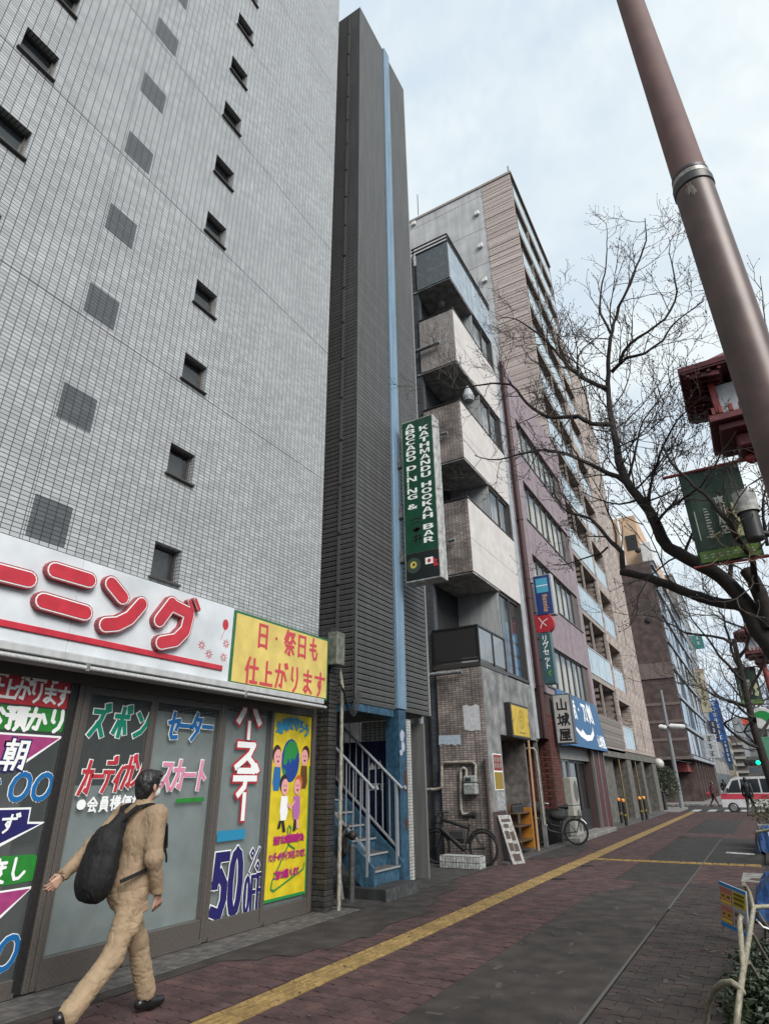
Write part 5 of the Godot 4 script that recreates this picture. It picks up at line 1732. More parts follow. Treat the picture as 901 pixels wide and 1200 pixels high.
func nook_things() -> void:
	bicycle("bicycle", "black sports bicycle parked against the brown tiled side wall", Vector3(-5.98, 0.02, -13.42), 0.03, true)
	bicycle("bicycle", "dark town bicycle with chrome mudguards parked beside the red brick wall", Vector3(-5.3, 0.03, -18.42), 0.3, false)
	# white tiled planter
	var t := thing("tiled_planter", "low white tiled planter box in front of the black bicycle", "planter", Vector3(-5.75, 0.02, -13.3))
	var b := mb()
	b.box(Vector3(-6.2, 0.02, -13.2), Vector3(-5.33, 0.24, -12.86))
	put(b, "box", M("planter_joint", 0.05, 0.05, 0.05, 0.9), t)
	b = mb()
	b.cbox(Vector3(0.005, 0.005, 0), Vector3(0.0575, 0.102, 0.008), 0.003)
	var tl := b.mesh()
	b = mb()
	b.cbox(Vector3(0, 0.003, -0.107), Vector3(0.008, 0.103, -0.003), 0.003)
	var tr := b.mesh()
	b = mb()
	b.cbox(Vector3(0.003, 0, -0.107), Vector3(0.081, 0.008, -0.003), 0.003)
	var tt := b.mesh()
	var wt := []
	for k in 3: wt.append(M("planter_tile_%d" % k, 0.5 + 0.05 * k, 0.51 + 0.05 * k, 0.49 + 0.05 * k, 0.4, texs.blotch, 2.0))
	for j in 2:
		for i in 14: piece(tl, "tile", wt[rng.randi_range(0, 2)], t, Vector3(-6.2 + i * 0.0622, 0.024 + j * 0.107, -12.86))
		for i in 3: piece(tr, "tile", wt[rng.randi_range(0, 2)], t, Vector3(-5.33, 0.024 + j * 0.107, -12.865 - i * 0.112))
	for i in 10:
		for j in 3: piece(tt, "tile", wt[rng.randi_range(0, 2)], t, Vector3(-6.2 + i * 0.0865, 0.24, -12.865 - j * 0.112))
	# gas meter with its pipes
	var zf := -13.70
	t = thing("gas_meter", "pale gas meter with cream pipes on the brown tiled wall", "meter", Vector3(-5.75, 1.35, zf))
	b = mb()
	b.cbox(Vector3(-5.89, 1.36, -13.75), Vector3(-5.57, 1.60, -13.58), 0.03)
	b.cbox(Vector3(-5.88, 1.605, -13.75), Vector3(-5.58, 1.76, -13.60), 0.025)
	put(b, "body", M("meter_grey", 0.40, 0.43, 0.41, 0.5, texs.blotch, 2.0), t)
	b = mb()
	b.box(Vector3(-5.83, 1.64, -13.6), Vector3(-5.70, 1.71, -13.592))
	put(b, "dial", mats.dark, t)
	var cream := M("pipe_cream", 0.44, 0.40, 0.33, 0.6, texs.blotch, 1.5)
	var path := []
	for q in [[470, 926], [512, 925], [517.5, 922], [517.5, 897], [521, 893.5], [553, 893], [557, 896], [557, 910]]: path.append(hz(q[0], q[1], zf))
	b = mb()
	b.tube(path, [0.035], 8)
	put(b, "inlet_pipe", cream, t)
	path = []
	for q in [[546, 910], [546, 902], [543.5, 900], [540.5, 901], [539.5, 905], [540, 948], [542, 954], [552, 955]]: path.append(hz(q[0], q[1], zf))
	b = mb()
	b.tube(path, [0.035], 8)
	put(b, "outlet_pipe", cream, t)
	# papers left on the tiles
	var paper := M("old_paper", 0.60, 0.60, 0.62, 0.85, texs.soft, 2.0)
	var scrap := func(called: String, label: String, pts: Array, m: Material) -> void:
		var poly := PackedVector2Array()
		for q in pts: poly.append(uvz(q[0], q[1], -13.745))
		var e := mb(back_face())
		e.prism(poly, -13.749, -13.742, true)
		tag(put(e, called, m), label, "paper")
	scrap.call("torn_notice", "large torn white paper on the brown tiled wall above the meter", [[542, 827], [547, 826], [551, 828], [557, 825], [561, 827], [563, 856], [558, 855], [553, 857], [544, 855]], paper)
	scrap.call("torn_sticker", "blue and white torn sticker strip on the brown tiles", [[514, 862], [539, 861], [540, 873], [536, 872], [533, 874], [529, 872], [525, 873], [519, 872], [514, 873]], M("sticker_blue", 0.44, 0.52, 0.60, 0.8, texs.soft, 3.0))
	# a grey board leaning against the rear wall
	t = thing("leaning_board", "tall grey board leaning in the yard left of the black bicycle", "board", Vector3(-7.3, 0.02, -13.8))
	b = mb()
	b.T = Transform3D(Basis(Vector3.RIGHT, -0.08), Vector3(-7.14, 0.02, -13.82))
	b.cbox(Vector3(-0.2, 0, 0), Vector3(0.2, 0.92, 0.03), 0.005)
	put(b, "board", M("board_grey", 0.24, 0.235, 0.22, 0.8, texs.blotch, 1.0), t)
	# the yellow light box over the entrance
	t = thing("yellow_light_box", "yellow square sign with black frame over the dark bar entrance", "sign", Vector3(-5.2, 2.65, -16))
	b = mb(T_STREET)
	b.cbox(Vector3(15.12, 2.62, -5.3), Vector3(16.55, 3.46, -5.13), 0.012)
	put(b, "frame", mats.black_metal, t)
	b = mb(T_STREET)
	b.box(Vector3(15.18, 2.68, -5.14), Vector3(16.49, 3.40, -5.126))
	put(b, "panel", M("sign_mustard", 0.58, 0.40, 0.035, 0.5, texs.soft, 0.8), t)
	b = mb(T_STREET)
	for line in [[[16.05, 3.32], [15.92, 3.24], [15.86, 3.08], [15.92, 2.93], [16.05, 2.86]], [[16.06, 2.86], [16.18, 2.93], [16.24, 3.08], [16.18, 3.24], [16.06, 3.318]], [[15.97, 3.15], [16.12, 3.15]], [[16.04, 3.22], [16.04, 2.98]], [[15.98, 3.05], [16.1, 3.05]], [[15.4, 3.0], [15.52, 3.06]], [[15.46, 3.1], [15.45, 2.95]], [[16.6, 3.0], [16.74, 3.04]], [[16.68, 3.08], [16.66, 2.94]], [[15.82, 2.76], [16.3, 2.76]]]:
		var p := PackedVector2Array()
		for q in line: p.append(Vector2(q[0], q[1]) * 100.0)
		for poly in Geometry2D.offset_polyline(p, 1.0, Geometry2D.JOIN_ROUND, Geometry2D.END_ROUND):
			var w := PackedVector2Array()
			for q in poly: w.append(q / 100.0)
			for i in w.size(): w[i].x -= 0.2
			b.prism(w, -5.124, -5.124, false)
	put(b, "emblem", M("sign_ink", 0.1, 0.07, 0.01, 0.5), t)
	# menu posters on the render strip
	t = thing("menu_poster", "red and yellow picture menu pasted on the render beside the bar entrance", "poster", Vector3(-5.29, 1.4, -14.3))
	b = mb(T_STREET)
	b.box(Vector3(14.02, 1.45, -5.3), Vector3(14.6, 2.22, -5.293))
	put(b, "sheet", mats.print_white, t)
	for q in [[1.86, 2.2, "menu_red", 0.42, 0.06, 0.05], [1.47, 1.83, "menu_yellow", 0.50, 0.34, 0.05]]:
		b = mb(T_STREET)
		b.box(Vector3(14.04, q[0], -5.293), Vector3(14.58, q[1], -5.2905))
		put(b, "printed_block", M(q[2], q[3], q[4], q[5], 0.6, texs.grit, 2.2), t)
	b = mb(T_STREET)
	for i in 6: b.box(Vector3(14.08 + 0.17 * (i % 3), 1.92 + 0.13 * (i / 3), -5.2905), Vector3(14.2 + 0.17 * (i % 3), 2.02 + 0.13 * (i / 3), -5.2885))
	put(b, "pictures", M("menu_pictures", 0.42, 0.36, 0.30, 0.6, texs.grit, 4.0), t)
	t = thing("blank_notice", "plain white notice under the picture menu beside the bar entrance", "notice", Vector3(-5.29, 1.1, -14.3))
	b = mb(T_STREET)
	b.box(Vector3(14.04, 1.04, -5.296), Vector3(14.6, 1.42, -5.29))
	put(b, "sheet", M("notice_grey", 0.42, 0.43, 0.44, 0.7, texs.blotch, 1.5), t)
	# the leaning menu board on the pavement
	var A := Vector3(-5.08, 0.0, -14.12)
	var B := Vector3(-4.92, 0.0, -14.47)
	var up := Vector3(-0.2, 0.98, 0.16).normalized() * 0.98
	t = thing("menu_board", "narrow white menu board leaning beside the bar entrance", "board", A)
	var along := (B - A)
	var out := along.cross(up).normalized()
	if out.x < 0: out = -out
	b = mb(Transform3D(Basis(along.normalized(), up.normalized(), along.normalized().cross(up.normalized())), A))
	var side := 1.0 if along.normalized().cross(up.normalized()).x > 0 else -1.0
	b.cbox(Vector3(0, 0, -0.012), Vector3(along.length(), 0.98, 0.012), 0.004)
	put(b, "board", M("board_white", 0.50, 0.49, 0.47, 0.6, texs.blotch, 1.5), t)
	var pic := mb(b.T)
	for q in [[0.84, 0.90, 0.05, 0.33], [0.72, 0.80, 0.08, 0.22], [0.5, 0.66, 0.05, 0.18], [0.46, 0.64, 0.2, 0.33], [0.26, 0.42, 0.05, 0.18], [0.24, 0.40, 0.2, 0.33], [0.06, 0.2, 0.08, 0.3]]:
		pic.box(Vector3(q[2], q[0], side * 0.012), Vector3(q[3], q[1], side * 0.0145))
	put(pic, "printed_pictures", M("board_pictures", 0.15, 0.11, 0.09, 0.6, texs.grit, 5.0), t)
	# the little counter with an orange end
	t = thing("entrance_shelf", "small wooden shelf unit with an orange end panel in the bar entrance", "shelf", Vector3(-5.6, 0.02, -16.2))
	b = mb()
	b.cbox(Vector3(-5.62, 0.12, -16.58), Vector3(-5.32, 1.02, -16.50), 0.006)
	put(b, "orange_panel", M("orange_board", 0.42, 0.17, 0.02, 0.6, texs.soft, 1.0), t)
	for y in [0.3, 0.62, 0.9]:
		b = mb()
		b.cbox(Vector3(-5.7, y, -16.5), Vector3(-5.34, y + 0.03, -15.5), 0.005)
		put(b, "shelf_board", M("shelf_wood", 0.09, 0.05, 0.026, 0.7, texs.rain, 2.0), t)
	b = mb()
	b.box(Vector3(-5.74, 0.02, -16.55), Vector3(-5.70, 1.1, -15.5))
	put(b, "shelf_back", mats.shelf_wood, t)
	for i in 7:
		var j := mb()
		j.lathe([[0.0, 0.0], [0.04, 0.0], [0.04, 0.13], [0.02, 0.17], [0.02, 0.2], [0.0, 0.2]], Vector3(-5.5, 0.93, -16.35 + i * 0.12), 9)
		tag(put(j, "bottle", mats.dark), "small dark bottle on the shelf in the bar entrance", "bottle", "bottles on the entrance shelf")

# --- the purple building
func purple_building() -> void:
	var t := thing("purple_building", "five storey mauve rendered building with a red brick ground floor", "building", Vector3(-7, 0, -22))
	var xf := -5.3
	var mauve := M("mauve", 0.335, 0.27, 0.295, 0.8, texs.soft, 0.5)
	weather(mauve, texs.rain, 0.2)
	var frame := M("sash_brown", 0.06, 0.052, 0.046, 0.4)
	var rows := [[13.0, 14.55], [10.2, 11.8], [7.4, 8.9], [4.42, 5.85]]
	var holes := []
	for r in rows: holes.append([19.5, 25.85, r[0], r[1]])
	var b := mb(T_STREET)
	b.wall(18.0, 26.4, 4.15, 16.5, holes, xf, 0.14)
	b.quad(Vector3(18.0, 16.5, xf), Vector3(26.4, 16.5, xf), Vector3(26.4, 16.5, -11), Vector3(18, 16.5, -11))
	b.quad(Vector3(18.0, 4.15, xf), Vector3(18.0, 16.5, xf), Vector3(18.0, 16.5, -9), Vector3(18.0, 4.15, -9))
	put(b, "rendered_wall", mauve, t)
	b = mb()
	b.box(Vector3(-11, 3.0, -26.38), Vector3(-6.0, 16.4, -18.02))
	put(b, "core", mats.room, t)
	for i in rows.size():
		var r = rows[i]
		var o := window(t, T_STREET, 19.5, 25.1, r[0], r[1], xf - 0.14, 7, 1, frame, mats.glass, 0.05, 0.06)
		b = mb(T_STREET)
		b.box(Vector3(25.1, r[0], xf - 0.14), Vector3(25.85, r[1], xf - 0.07))
		put(b, "end_panel", M("end_brown", 0.11, 0.09, 0.075, 0.6, texs.rain, 0.5), o)
		for k in 14: # pleated curtains, some drawn back
			if (k * 5 + i * 3) % 7 == 6: continue
			b = mb(T_STREET)
			for j in 4:
				var u := 19.55 + k * 0.396 + j * 0.099
				b.quad(Vector3(u, r[0], xf - 0.30 + 0.03 * (j % 2)), Vector3(u + 0.099, r[0], xf - 0.30 + 0.03 * ((j + 1) % 2)), Vector3(u + 0.099, r[1], xf - 0.30 + 0.03 * ((j + 1) % 2)), Vector3(u, r[1], xf - 0.30 + 0.03 * (j % 2)))
			put(b, "curtain", M("curtain_cream", 0.46, 0.43, 0.34, 0.9), o)
		b = mb(T_STREET)
		b.cbox(Vector3(19.4, r[0] - 0.06, xf - 0.06), Vector3(25.95, r[0] - 0.004, xf + 0.035), 0.006)
		put(b, "sill", frame, o)
	# red brick ground floor: courses built where they can be told apart
	var joint := M("brick_joint", 0.07, 0.045, 0.04, 0.95)
	b = mb()
	b.box(Vector3(-8.5, 0, -20.0), Vector3(-5.34, 4.15, -19.05))
	b.box(Vector3(-8.5, 2.78, -19.05), Vector3(-5.34, 4.15, -18.02))
	b.box(Vector3(-8.5, 0, -26.38), Vector3(-5.36, 4.15, -24.2))
	b.box(Vector3(-8.5, 2.75, -24.2), Vector3(-5.40, 4.15, -20.0))
	put(b, "brick_backing", joint, t)
	var bm := []
	for k in 4: bm.append(M("red_brick_%d" % k, 0.125 + 0.02 * k, 0.038 + 0.006 * k, 0.03 + 0.004 * k, 0.8, texs.blotch, 2.5))
	b = mb()
	b.cbox(Vector3(-0.02, 0.004, -0.226), Vector3(0.012, 0.071, -0.004), 0.004)
	var front := b.mesh()
	b = mb()
	b.cbox(Vector3(0.004, 0.004, -0.02), Vector3(0.226, 0.071, 0.012), 0.004)
	var side := b.mesh()
	for i in 35:
		for k in 3: piece(front, "brick", bm[rng.randi_range(0, 3)], t, Vector3(-5.34, 0.9 + i * 0.075, -19.06 - k * 0.23 - (0.11 if i % 2 else 0.0)))
		if i < 25:
			for k in 7: piece(side, "brick", bm[rng.randi_range(0, 3)], t, Vector3(-5.36 - (k + 1) * 0.23 + (0.11 if i % 2 and k > 0 else 0.0), 0.9 + i * 0.075, -19.05))
	b = mb()
	b.box(Vector3(-8, 0, -19.99), Vector3(-5.318, 0.9, -19.03))
	put(b, "dark_base", M("base_black", 0.03, 0.028, 0.028, 0.6, texs.blotch, 1.0), t)
	b = mb(T_STREET)
	for u in [24.25, 25.2]: b.cbox(Vector3(u, 0.03, -5.36), Vector3(u + 0.75, 2.7, -5.29), 0.008)
	put(b, "red_panels", M("oxblood", 0.13, 0.03, 0.028, 0.6, texs.blotch, 1.0), t)
	b = mb(T_STREET)
	for u in [24.2, 25.08, 25.98]: b.cbox(Vector3(u, 0.03, -5.37), Vector3(u + 0.07, 2.75, -5.26), 0.006)
	put(b, "grey_jambs", mats.alu, t)
	# the shop doorway
	b = mb(T_STREET)
	b.box(Vector3(20.0, 0.0, -8.0), Vector3(24.2, 2.75, -7.9))
	b.box(Vector3(20.0, 2.72, -7.9), Vector3(24.2, 2.78, -5.42))
	put(b, "shop_recess", M("recess_render", 0.24, 0.23, 0.22, 0.9), t)
	b = mb(T_STREET)
	b.box(Vector3(20.05, 2.28, -5.62), Vector3(24.2, 2.74, -5.42))
	put(b, "shutter_box", M("shutter_grey", 0.27, 0.265, 0.25, 0.5, texs.rain, 0.5), t)
	window(t, T_STREET, 20.05, 21.6, 0.05, 2.28, -5.6, 2, 1, mats.alu, mats.dark_glass, 0.06, 0.08, "display_window")
	var door := window(t, T_STREET, 21.7, 23.9, 0.05, 2.28, -5.62, 2, 1, mats.black_metal, mats.dark_glass, 0.09, 0.07, "door")
	b = mb(T_STREET)
	b.box(Vector3(21.79, 0.14, -5.60), Vector3(23.81, 0.75, -5.53))
	put(b, "door_panel", mats.black_metal, door)
	b = mb()
	b.cbox(Vector3(-5.6, 0, -24.9), Vector3(-4.95, 0.13, -19.6), 0.02)
	put(b, "door_step", mats.concrete, t)
	# the brown rainwater pipe between the buildings
	b = mb()
	b.tube([Vector3(-5.18, 2.75, -18.12), Vector3(-5.18, 16.2, -18.12)], [0.095], 12)
	var pipe := put(b, "rain_pipe", M("oxide_pipe", 0.06, 0.02, 0.021, 0.6, texs.rain, 0.6), t)
	b = mb()
	for y in [4.2, 6.9, 9.6, 12.3, 15.0]: b.lathe([[0.095, 0], [0.112, 0], [0.112, 0.06], [0.095, 0.06]], Vector3(-5.18, y, -18.12), 12)
	put(b, "clamps", mats.oxide_pipe, pipe)
	# awning board with the shop's name
	var aw := thing("awning_sign", "sloping blue shop awning with white brush lettering and a white swoosh", "awning", Vector3(-5.2, 2.6, -23))
	var top := Vector3(-5.27, 4.42, 0)
	var low := Vector3(-5.04, 2.66, 0)
	var upv := (top - low).normalized()
	var Ta := Transform3D(Basis(Vector3(0, 0, -1), upv, Vector3(0, 0, -1).cross(upv)), low)
	b = mb(Ta)
	b.box(Vector3(20.2, 0, -0.03), Vector3(26.0, (top - low).length(), 0.0))
	put(b, "cloth", M("awning_blue", 0.05, 0.145, 0.29, 0.7, texs.rain, 0.4), aw)
	b = mb()
	b.prism(PackedVector2Array([Vector2(-5.30, 4.38), Vector2(-5.30, 2.64), Vector2(-5.07, 2.64)]), -20.24, -20.2)
	b.prism(PackedVector2Array([Vector2(-5.30, 4.38), Vector2(-5.30, 2.64), Vector2(-5.07, 2.64)]), -26.0, -25.96)
	put(b, "end_cheek", mats.awning_blue, aw)
	b = mb(Ta)
	write_line(b, "美術・刀剣", 20.75, 0.93, 0.72, 0.72, 15, 0.003, false, 0.0, 0.82)
	put(b, "lettering", mats.print_white, aw)
	b = mb(Ta)
	write_line(b, "山城屋", 24.5, 0.1, 0.42, 0.46, 14, 0.003, false, 0.0, 0.44)
	put(b, "lettering", mats.print_white, aw)
	b = mb(Ta)
	b.prism(PackedVector2Array([Vector2(21.0, 0.9), Vector2(21.5, 0.68), Vector2(22.2, 0.5), Vector2(22.5, 0.62), Vector2(22.9, 0.45), Vector2(23.6, 0.48), Vector2(24.1, 0.66), Vector2(24.3, 0.84), Vector2(24.2, 0.52), Vector2(23.6, 0.3), Vector2(22.8, 0.24), Vector2(22.0, 0.36), Vector2(21.4, 0.6)]), 0.003, 0.003, false)
	put(b, "swoosh", mats.print_white, aw)
	# projecting signs: they face back down the pavement
	var s := thing("projecting_shop_sign", "grey projecting sign with three black brush characters beside the blue awning", "sign", Vector3(-5.0, 2.6, -19.6))
	b = mb()
	b.cbox(Vector3(-5.25, 2.66, -19.78), Vector3(-4.68, 4.12, -19.5), 0.01)
	put(b, "casing", M("casing_dark", 0.06, 0.075, 0.1, 0.5), s)
	b = mb()
	b.box(Vector3(-5.21, 2.70, -19.51), Vector3(-4.72, 4.08, -19.494))
	put(b, "panel", M("panel_bone", 0.50, 0.49, 0.46, 0.5, texs.soft, 1.0), s)
	b = mb(back_face())
	write_line(b, "山城屋", -5.15, 3.62, 0.37, 0.37, 14, -19.492, true, 0.0, 0.44)
	put(b, "lettering", M("brush_ink", 0.012, 0.012, 0.014, 0.5), s)
	s = thing("projecting_salon_sign", "dark teal projecting sign with white vertical katakana near the mauve windows", "sign", Vector3(-5.0, 4.35, -18.7))
	b = mb()
	b.cbox(Vector3(-5.20, 4.33, -18.95), Vector3(-4.83, 5.93, -18.7), 0.01)
	put(b, "casing", M("casing_teal", 0.05, 0.10, 0.11, 0.5), s)
	b = mb()
	b.box(Vector3(-5.17, 4.36, -18.71), Vector3(-4.86, 5.90, -18.694))
	put(b, "panel", M("panel_teal", 0.045, 0.11, 0.125, 0.45, texs.soft, 1.0), s)
	b = mb(back_face())
	write_line(b, "リヴセット", -5.11, 5.62, 0.19, 0.2, 13, -18.692, true, 0.0, 0.21)
	put(b, "lettering", mats.print_white, s)
	b = mb(back_face())
	for q in [[-5.03, 4.62], [-4.98, 4.66], [-5.0, 4.55]]:
		b.prism(PackedVector2Array([Vector2(q[0], q[1]), Vector2(q[0] + 0.04, q[1] + 0.03), Vector2(q[0] + 0.05, q[1] + 0.09), Vector2(q[0] + 0.01, q[1] + 0.06)]), -18.691 + 0.001 * q[1], -18.691 + 0.001 * q[1], false)
	put(b, "leaf_mark", M("leaf_mark_green", 0.12, 0.4, 0.04, 0.5), s)
	s = thing("projecting_round_sign", "round red projecting sign between the blue and the teal projecting signs", "sign", Vector3(-4.9, 6.1, -18.7))
	b = mb()
	var rc := hz(636, 730, -18.7)
	b.lathe([[0.0, -0.1], [0.33, -0.1], [0.35, -0.08], [0.35, 0.08], [0.33, 0.1], [0.0, 0.1]], rc + Vector3(0, 0, -0.1), 26, Vector3(0, 0, 1))
	put(b, "disc", M("sign_crimson", 0.36, 0.02, 0.03, 0.4), s)
	b = mb(back_face())
	for line in [[[-0.12, 0.18], [-0.02, 0.02], [-0.1, -0.16]], [[-0.02, 0.02], [0.16, 0.12]], [[-0.02, 0.02], [0.1, -0.1]]]:
		var p := PackedVector2Array()
		for q in line: p.append(Vector2(q[0] + rc.x, q[1] + rc.y) * 100.0)
		for poly in Geometry2D.offset_polyline(p, 1.0, Geometry2D.JOIN_ROUND, Geometry2D.END_ROUND):
			var w := PackedVector2Array()
			for q in poly: w.append(q / 100.0)
			b.prism(w, rc.z + 0.003, rc.z + 0.003, false)
	put(b, "scissors_mark", mats.print_white, s)
	s = thing("projecting_salon_board", "blue projecting sign with a pale blue square and orange vertical lettering", "sign", Vector3(-4.9, 6.4, -18.7))
	b = mb()
	b.cbox(Vector3(-5.17, 6.45, -18.98), Vector3(-4.56, 7.80, -18.7), 0.01)
	put(b, "casing", M("casing_silver", 0.36, 0.37, 0.38, 0.45), s)
	b = mb()
	b.box(Vector3(-5.14, 6.48, -18.71), Vector3(-4.62, 7.77, -18.694))
	put(b, "panel", M("panel_blue", 0.012, 0.035, 0.14, 0.45), s)
	b = mb()
	b.box(Vector3(-5.08, 7.2, -18.695), Vector3(-4.7, 7.68, -18.690))
	put(b, "pale_square", M("square_cyan", 0.06, 0.32, 0.46, 0.45), s)
	b = mb()
	b.box(Vector3(-5.08, 7.42, -18.6905), Vector3(-4.7, 7.445, -18.688))
	put(b, "white_bar", mats.print_white, s)
	b = mb(Transform3D(Basis(Vector3(0, -1, 0), Vector3(1, 0, 0), Vector3(0, 0, 1)), Vector3(-4.86, 7.12, -18.69)))
	latin(b, "Rennie", 0.0, -0.06, 0.56, 0.17, 0.0, true)
	put(b, "lettering", M("salon_orange", 0.55, 0.3, 0.16, 0.5), s)
	for q in [[5.1, -5.2], [5.75, -5.2], [6.6, -5.17], [7.6, -5.17]]:
		b = mb()
		b.bar(Vector3(-5.32, q[0], -18.84), Vector3(q[1] + 0.02, q[0], -18.84), 0.04, 0.04)
		put(b, "bracket", mats.black_metal, s)
	# outdoor air conditioner units at the doorway
	for k in 2:
		s = thing("air_conditioner", ["beige outdoor air conditioner standing on the step by the shop doorway", "beige outdoor air conditioner stacked on top of another by the shop doorway"][k], "air conditioner", Vector3(-5.4, 0.13 + k * 0.81, -20.7))
		b = mb()
		b.cbox(Vector3(-5.5, 0.13 + k * 0.81, -21.1), Vector3(-5.2, 0.93 + k * 0.81, -20.3), 0.02)
		put(b, "casing", M("ac_beige", 0.36, 0.35, 0.31, 0.5, texs.soft, 1.0), s)
		b = mb(T_STREET)
		var poly := PackedVector2Array()
		for i in 20: poly.append(Vector2(20.78 + 0.24 * cos(TAU * i / 20), 0.53 + k * 0.81 + 0.3 * sin(TAU * i / 20)))
		b.prism(poly, -5.2, -5.192)
		put(b, "fan_grille", M("ac_grille", 0.14, 0.14, 0.13, 0.6, texs.fine, 6.0), s)

# --- the tall apartment tower with glass balconies
func glass_tower() -> void:
	var t := thing("apartment_tower", "tall tan apartment tower with rows of pale glass balcony rails", "building", Vector3(-9, 0, -34))
	var xf := -5.6
	var zf := -26.5
	var H := 37.3
	var tan := M("tan_tile", 0.74, 0.61, 0.535, 0.75, tile_tex("tiles_t", 6, 24, 40, 10, 1, 0.62, 0.34, true, 26, 0.2), 0.8)
	weather(tan, texs.soft, 0.15)
	var grey := M("tower_concrete", 0.60, 0.60, 0.60, 0.85, texs.soft, 0.13)
	weather(grey, texs.rain, 0.12)
	var dark := M("balcony_inner", 0.46, 0.39, 0.34, 0.7, texs.rain, 0.5)
	var slab := M("slab_edge", 0.33, 0.29, 0.26, 0.8, texs.soft, 0.5)
	var b := mb()
	b.box(Vector3(-20, 4.5, -42.98), Vector3(-7.2, 29.9, -26.6))
	b.box(Vector3(-20, 29.9, -35.4), Vector3(-7.2, H - 0.2, -26.6))
	put(b, "core", dark, t)
	# side wall: bare concrete panels, then rough brown boarding
	b = mb()
	b.box(Vector3(-20, 0, zf - 0.1), Vector3(-7.52, H, zf))
	var sw := put(b, "concrete_side", grey, t)
	for k in 10:
		b = mb()
		b.box(Vector3(-20, 10.0 + k * 2.95, zf), Vector3(-7.52, 10.02 + k * 2.95, zf + 0.004))
		put(b, "panel_joint", mats.dark, sw)
	for q in [[485, 263], [559, 251], [563, 289], [568, 329]]:
		var p := hz(q[0], q[1], zf)
		b = mb()
		b.cbox(p + Vector3(-0.16, -0.16, 0), p + Vector3(0.16, 0.16, 0.16), 0.03)
		put(b, "vent_hood", mats.white_paint, sw)
	b = mb()
	b.box(Vector3(-7.52, 0, zf - 0.1), Vector3(xf, H, zf - 0.02))
	var bw := put(b, "boarded_side", dark, t)
	var bm := []
	for k in 5: bm.append(M("side_board_%d" % k, 0.44 + 0.035 * k, 0.365 + 0.032 * k, 0.335 + 0.03 * k, 0.8, texs.rain, 1.0))
	var boards := []
	for k in 3:
		b = mb()
		b.box(Vector3(-7.52, 0, -0.03), Vector3(xf, 0.165 + 0.015 * k, 0.03 + 0.012 * k))
		boards.append(b.mesh())
	for i in 118:
		piece(boards[rng.randi_range(0, 2)], "side_board", bm[rng.randi_range(0, 4)], bw, Vector3(0, 13.6 + i * 0.2, zf))
	b = mb()
	b.box(Vector3(-20, H, -35.5), Vector3(xf + 0.1, H + 0.18, zf + 0.06))
	b.box(Vector3(-20, 29.95, -43.0), Vector3(xf + 0.02, 30.1, -35.52))
	put(b, "roof_edge", slab, t)
	b = mb()
	b.tube([hz(490, 252, -27.2), hz(489, 228, -27.2)], [0.03], 5)
	put(b, "antenna", mats.black_metal, t)
	# floors
	var gm := M("balcony_glass", 0.36, 0.46, 0.51, 0.14, texs.soft, 0.4)
	var rail := M("rail_alu", 0.45, 0.46, 0.47, 0.4)
	b = mb()
	b.box(Vector3(-1.5, 0, 0), Vector3(-0.15, 0.15, 0.05))
	var pslat := b.mesh()
	var pdark := M("partition_brown", 0.24, 0.19, 0.165, 0.7)
	for k in 12:
		var top := 4.25 + 2.95 * k
		var wide := 33.0 if k < 9 else 35.4
		b = mb(T_STREET)
		b.box(Vector3(26.6, top - 1.42, xf - 1.7), Vector3(wide, top - 1.2, xf - 0.02))
		put(b, "floor_slab", slab, t)
		for u in ([26.62, 29.8, 32.9] if k < 9 else [26.62, 29.6, 32.5, 35.3]):
			b = mb(T_STREET)
			b.box(Vector3(u, top - 1.2, xf - 0.12), Vector3(u + 0.1, top + 1.53, xf - 0.04))
			put(b, "balcony_post", slab, t)
		if k == 0:
			for j in 8:
				b = mb(T_STREET)
				b.box(Vector3(26.6, top - 1.2 + j * 0.155, xf - 0.06 - 0.01 * (j % 2)), Vector3(33.0, top - 1.2 + j * 0.155 + 0.145, xf - 0.01 * (j % 2)))
				put(b, "front_board", M("front_board_%d" % (j % 3), 0.19 + 0.03 * (j % 3), 0.165 + 0.027 * (j % 3), 0.145 + 0.025 * (j % 3), 0.7, texs.rain, 0.8), t)
		else:
			var us := [26.75, 28.25, 29.75, 31.3, 32.85] if k < 9 else [26.75, 29.6, 32.5, 35.3]
			for j in us.size() - 1:
				b = mb(T_STREET)
				b.quad(Vector3(us[j] + 0.02, top - 1.18, xf), Vector3(us[j + 1] - 0.02, top - 1.18, xf), Vector3(us[j + 1] - 0.02, top - 0.04, xf), Vector3(us[j] + 0.02, top - 0.04, xf))
				put(b, "balcony_pane", gm, t)
			b = mb(T_STREET)
			b.box(Vector3(26.7, top - 0.04, xf - 0.025), Vector3(wide, top, xf + 0.02))
			put(b, "balcony_rail", rail, t)
		for j in 9:
			piece(pslat, "partition_slat", pdark, t, Vector3(xf, top - 1.1 + j * 0.28, -(wide - 0.3)))
			piece(pslat, "partition_slat", pdark, t, Vector3(xf, top - 1.1 + j * 0.28, -29.55))
		window(t, T_STREET, 27.0, 32.6, top - 1.15, top + 1.05, xf - 1.6, 4, 1, mats.black_metal, mats.dark_glass, 0.06, 0.06)
	# tan wall with recessed balconies and slit windows
	var holes := []
	for k in 9:
		var top := 4.25 + 2.95 * k
		holes.append([33.4, 36.6, top - 1.15, top + 1.15])
		holes.append([39.4, 39.75, top - 0.9, top + 0.6])
	b = mb(T_STREET)
	b.wall(33.02, 43.0, 2.95, 29.95, holes, xf + 0.01, 1.4)
	b.quad(Vector3(33.02, 2.95, xf + 0.01), Vector3(33.02, 29.95, xf + 0.01), Vector3(33.02, 29.95, -7.2), Vector3(33.02, 2.95, -7.2))
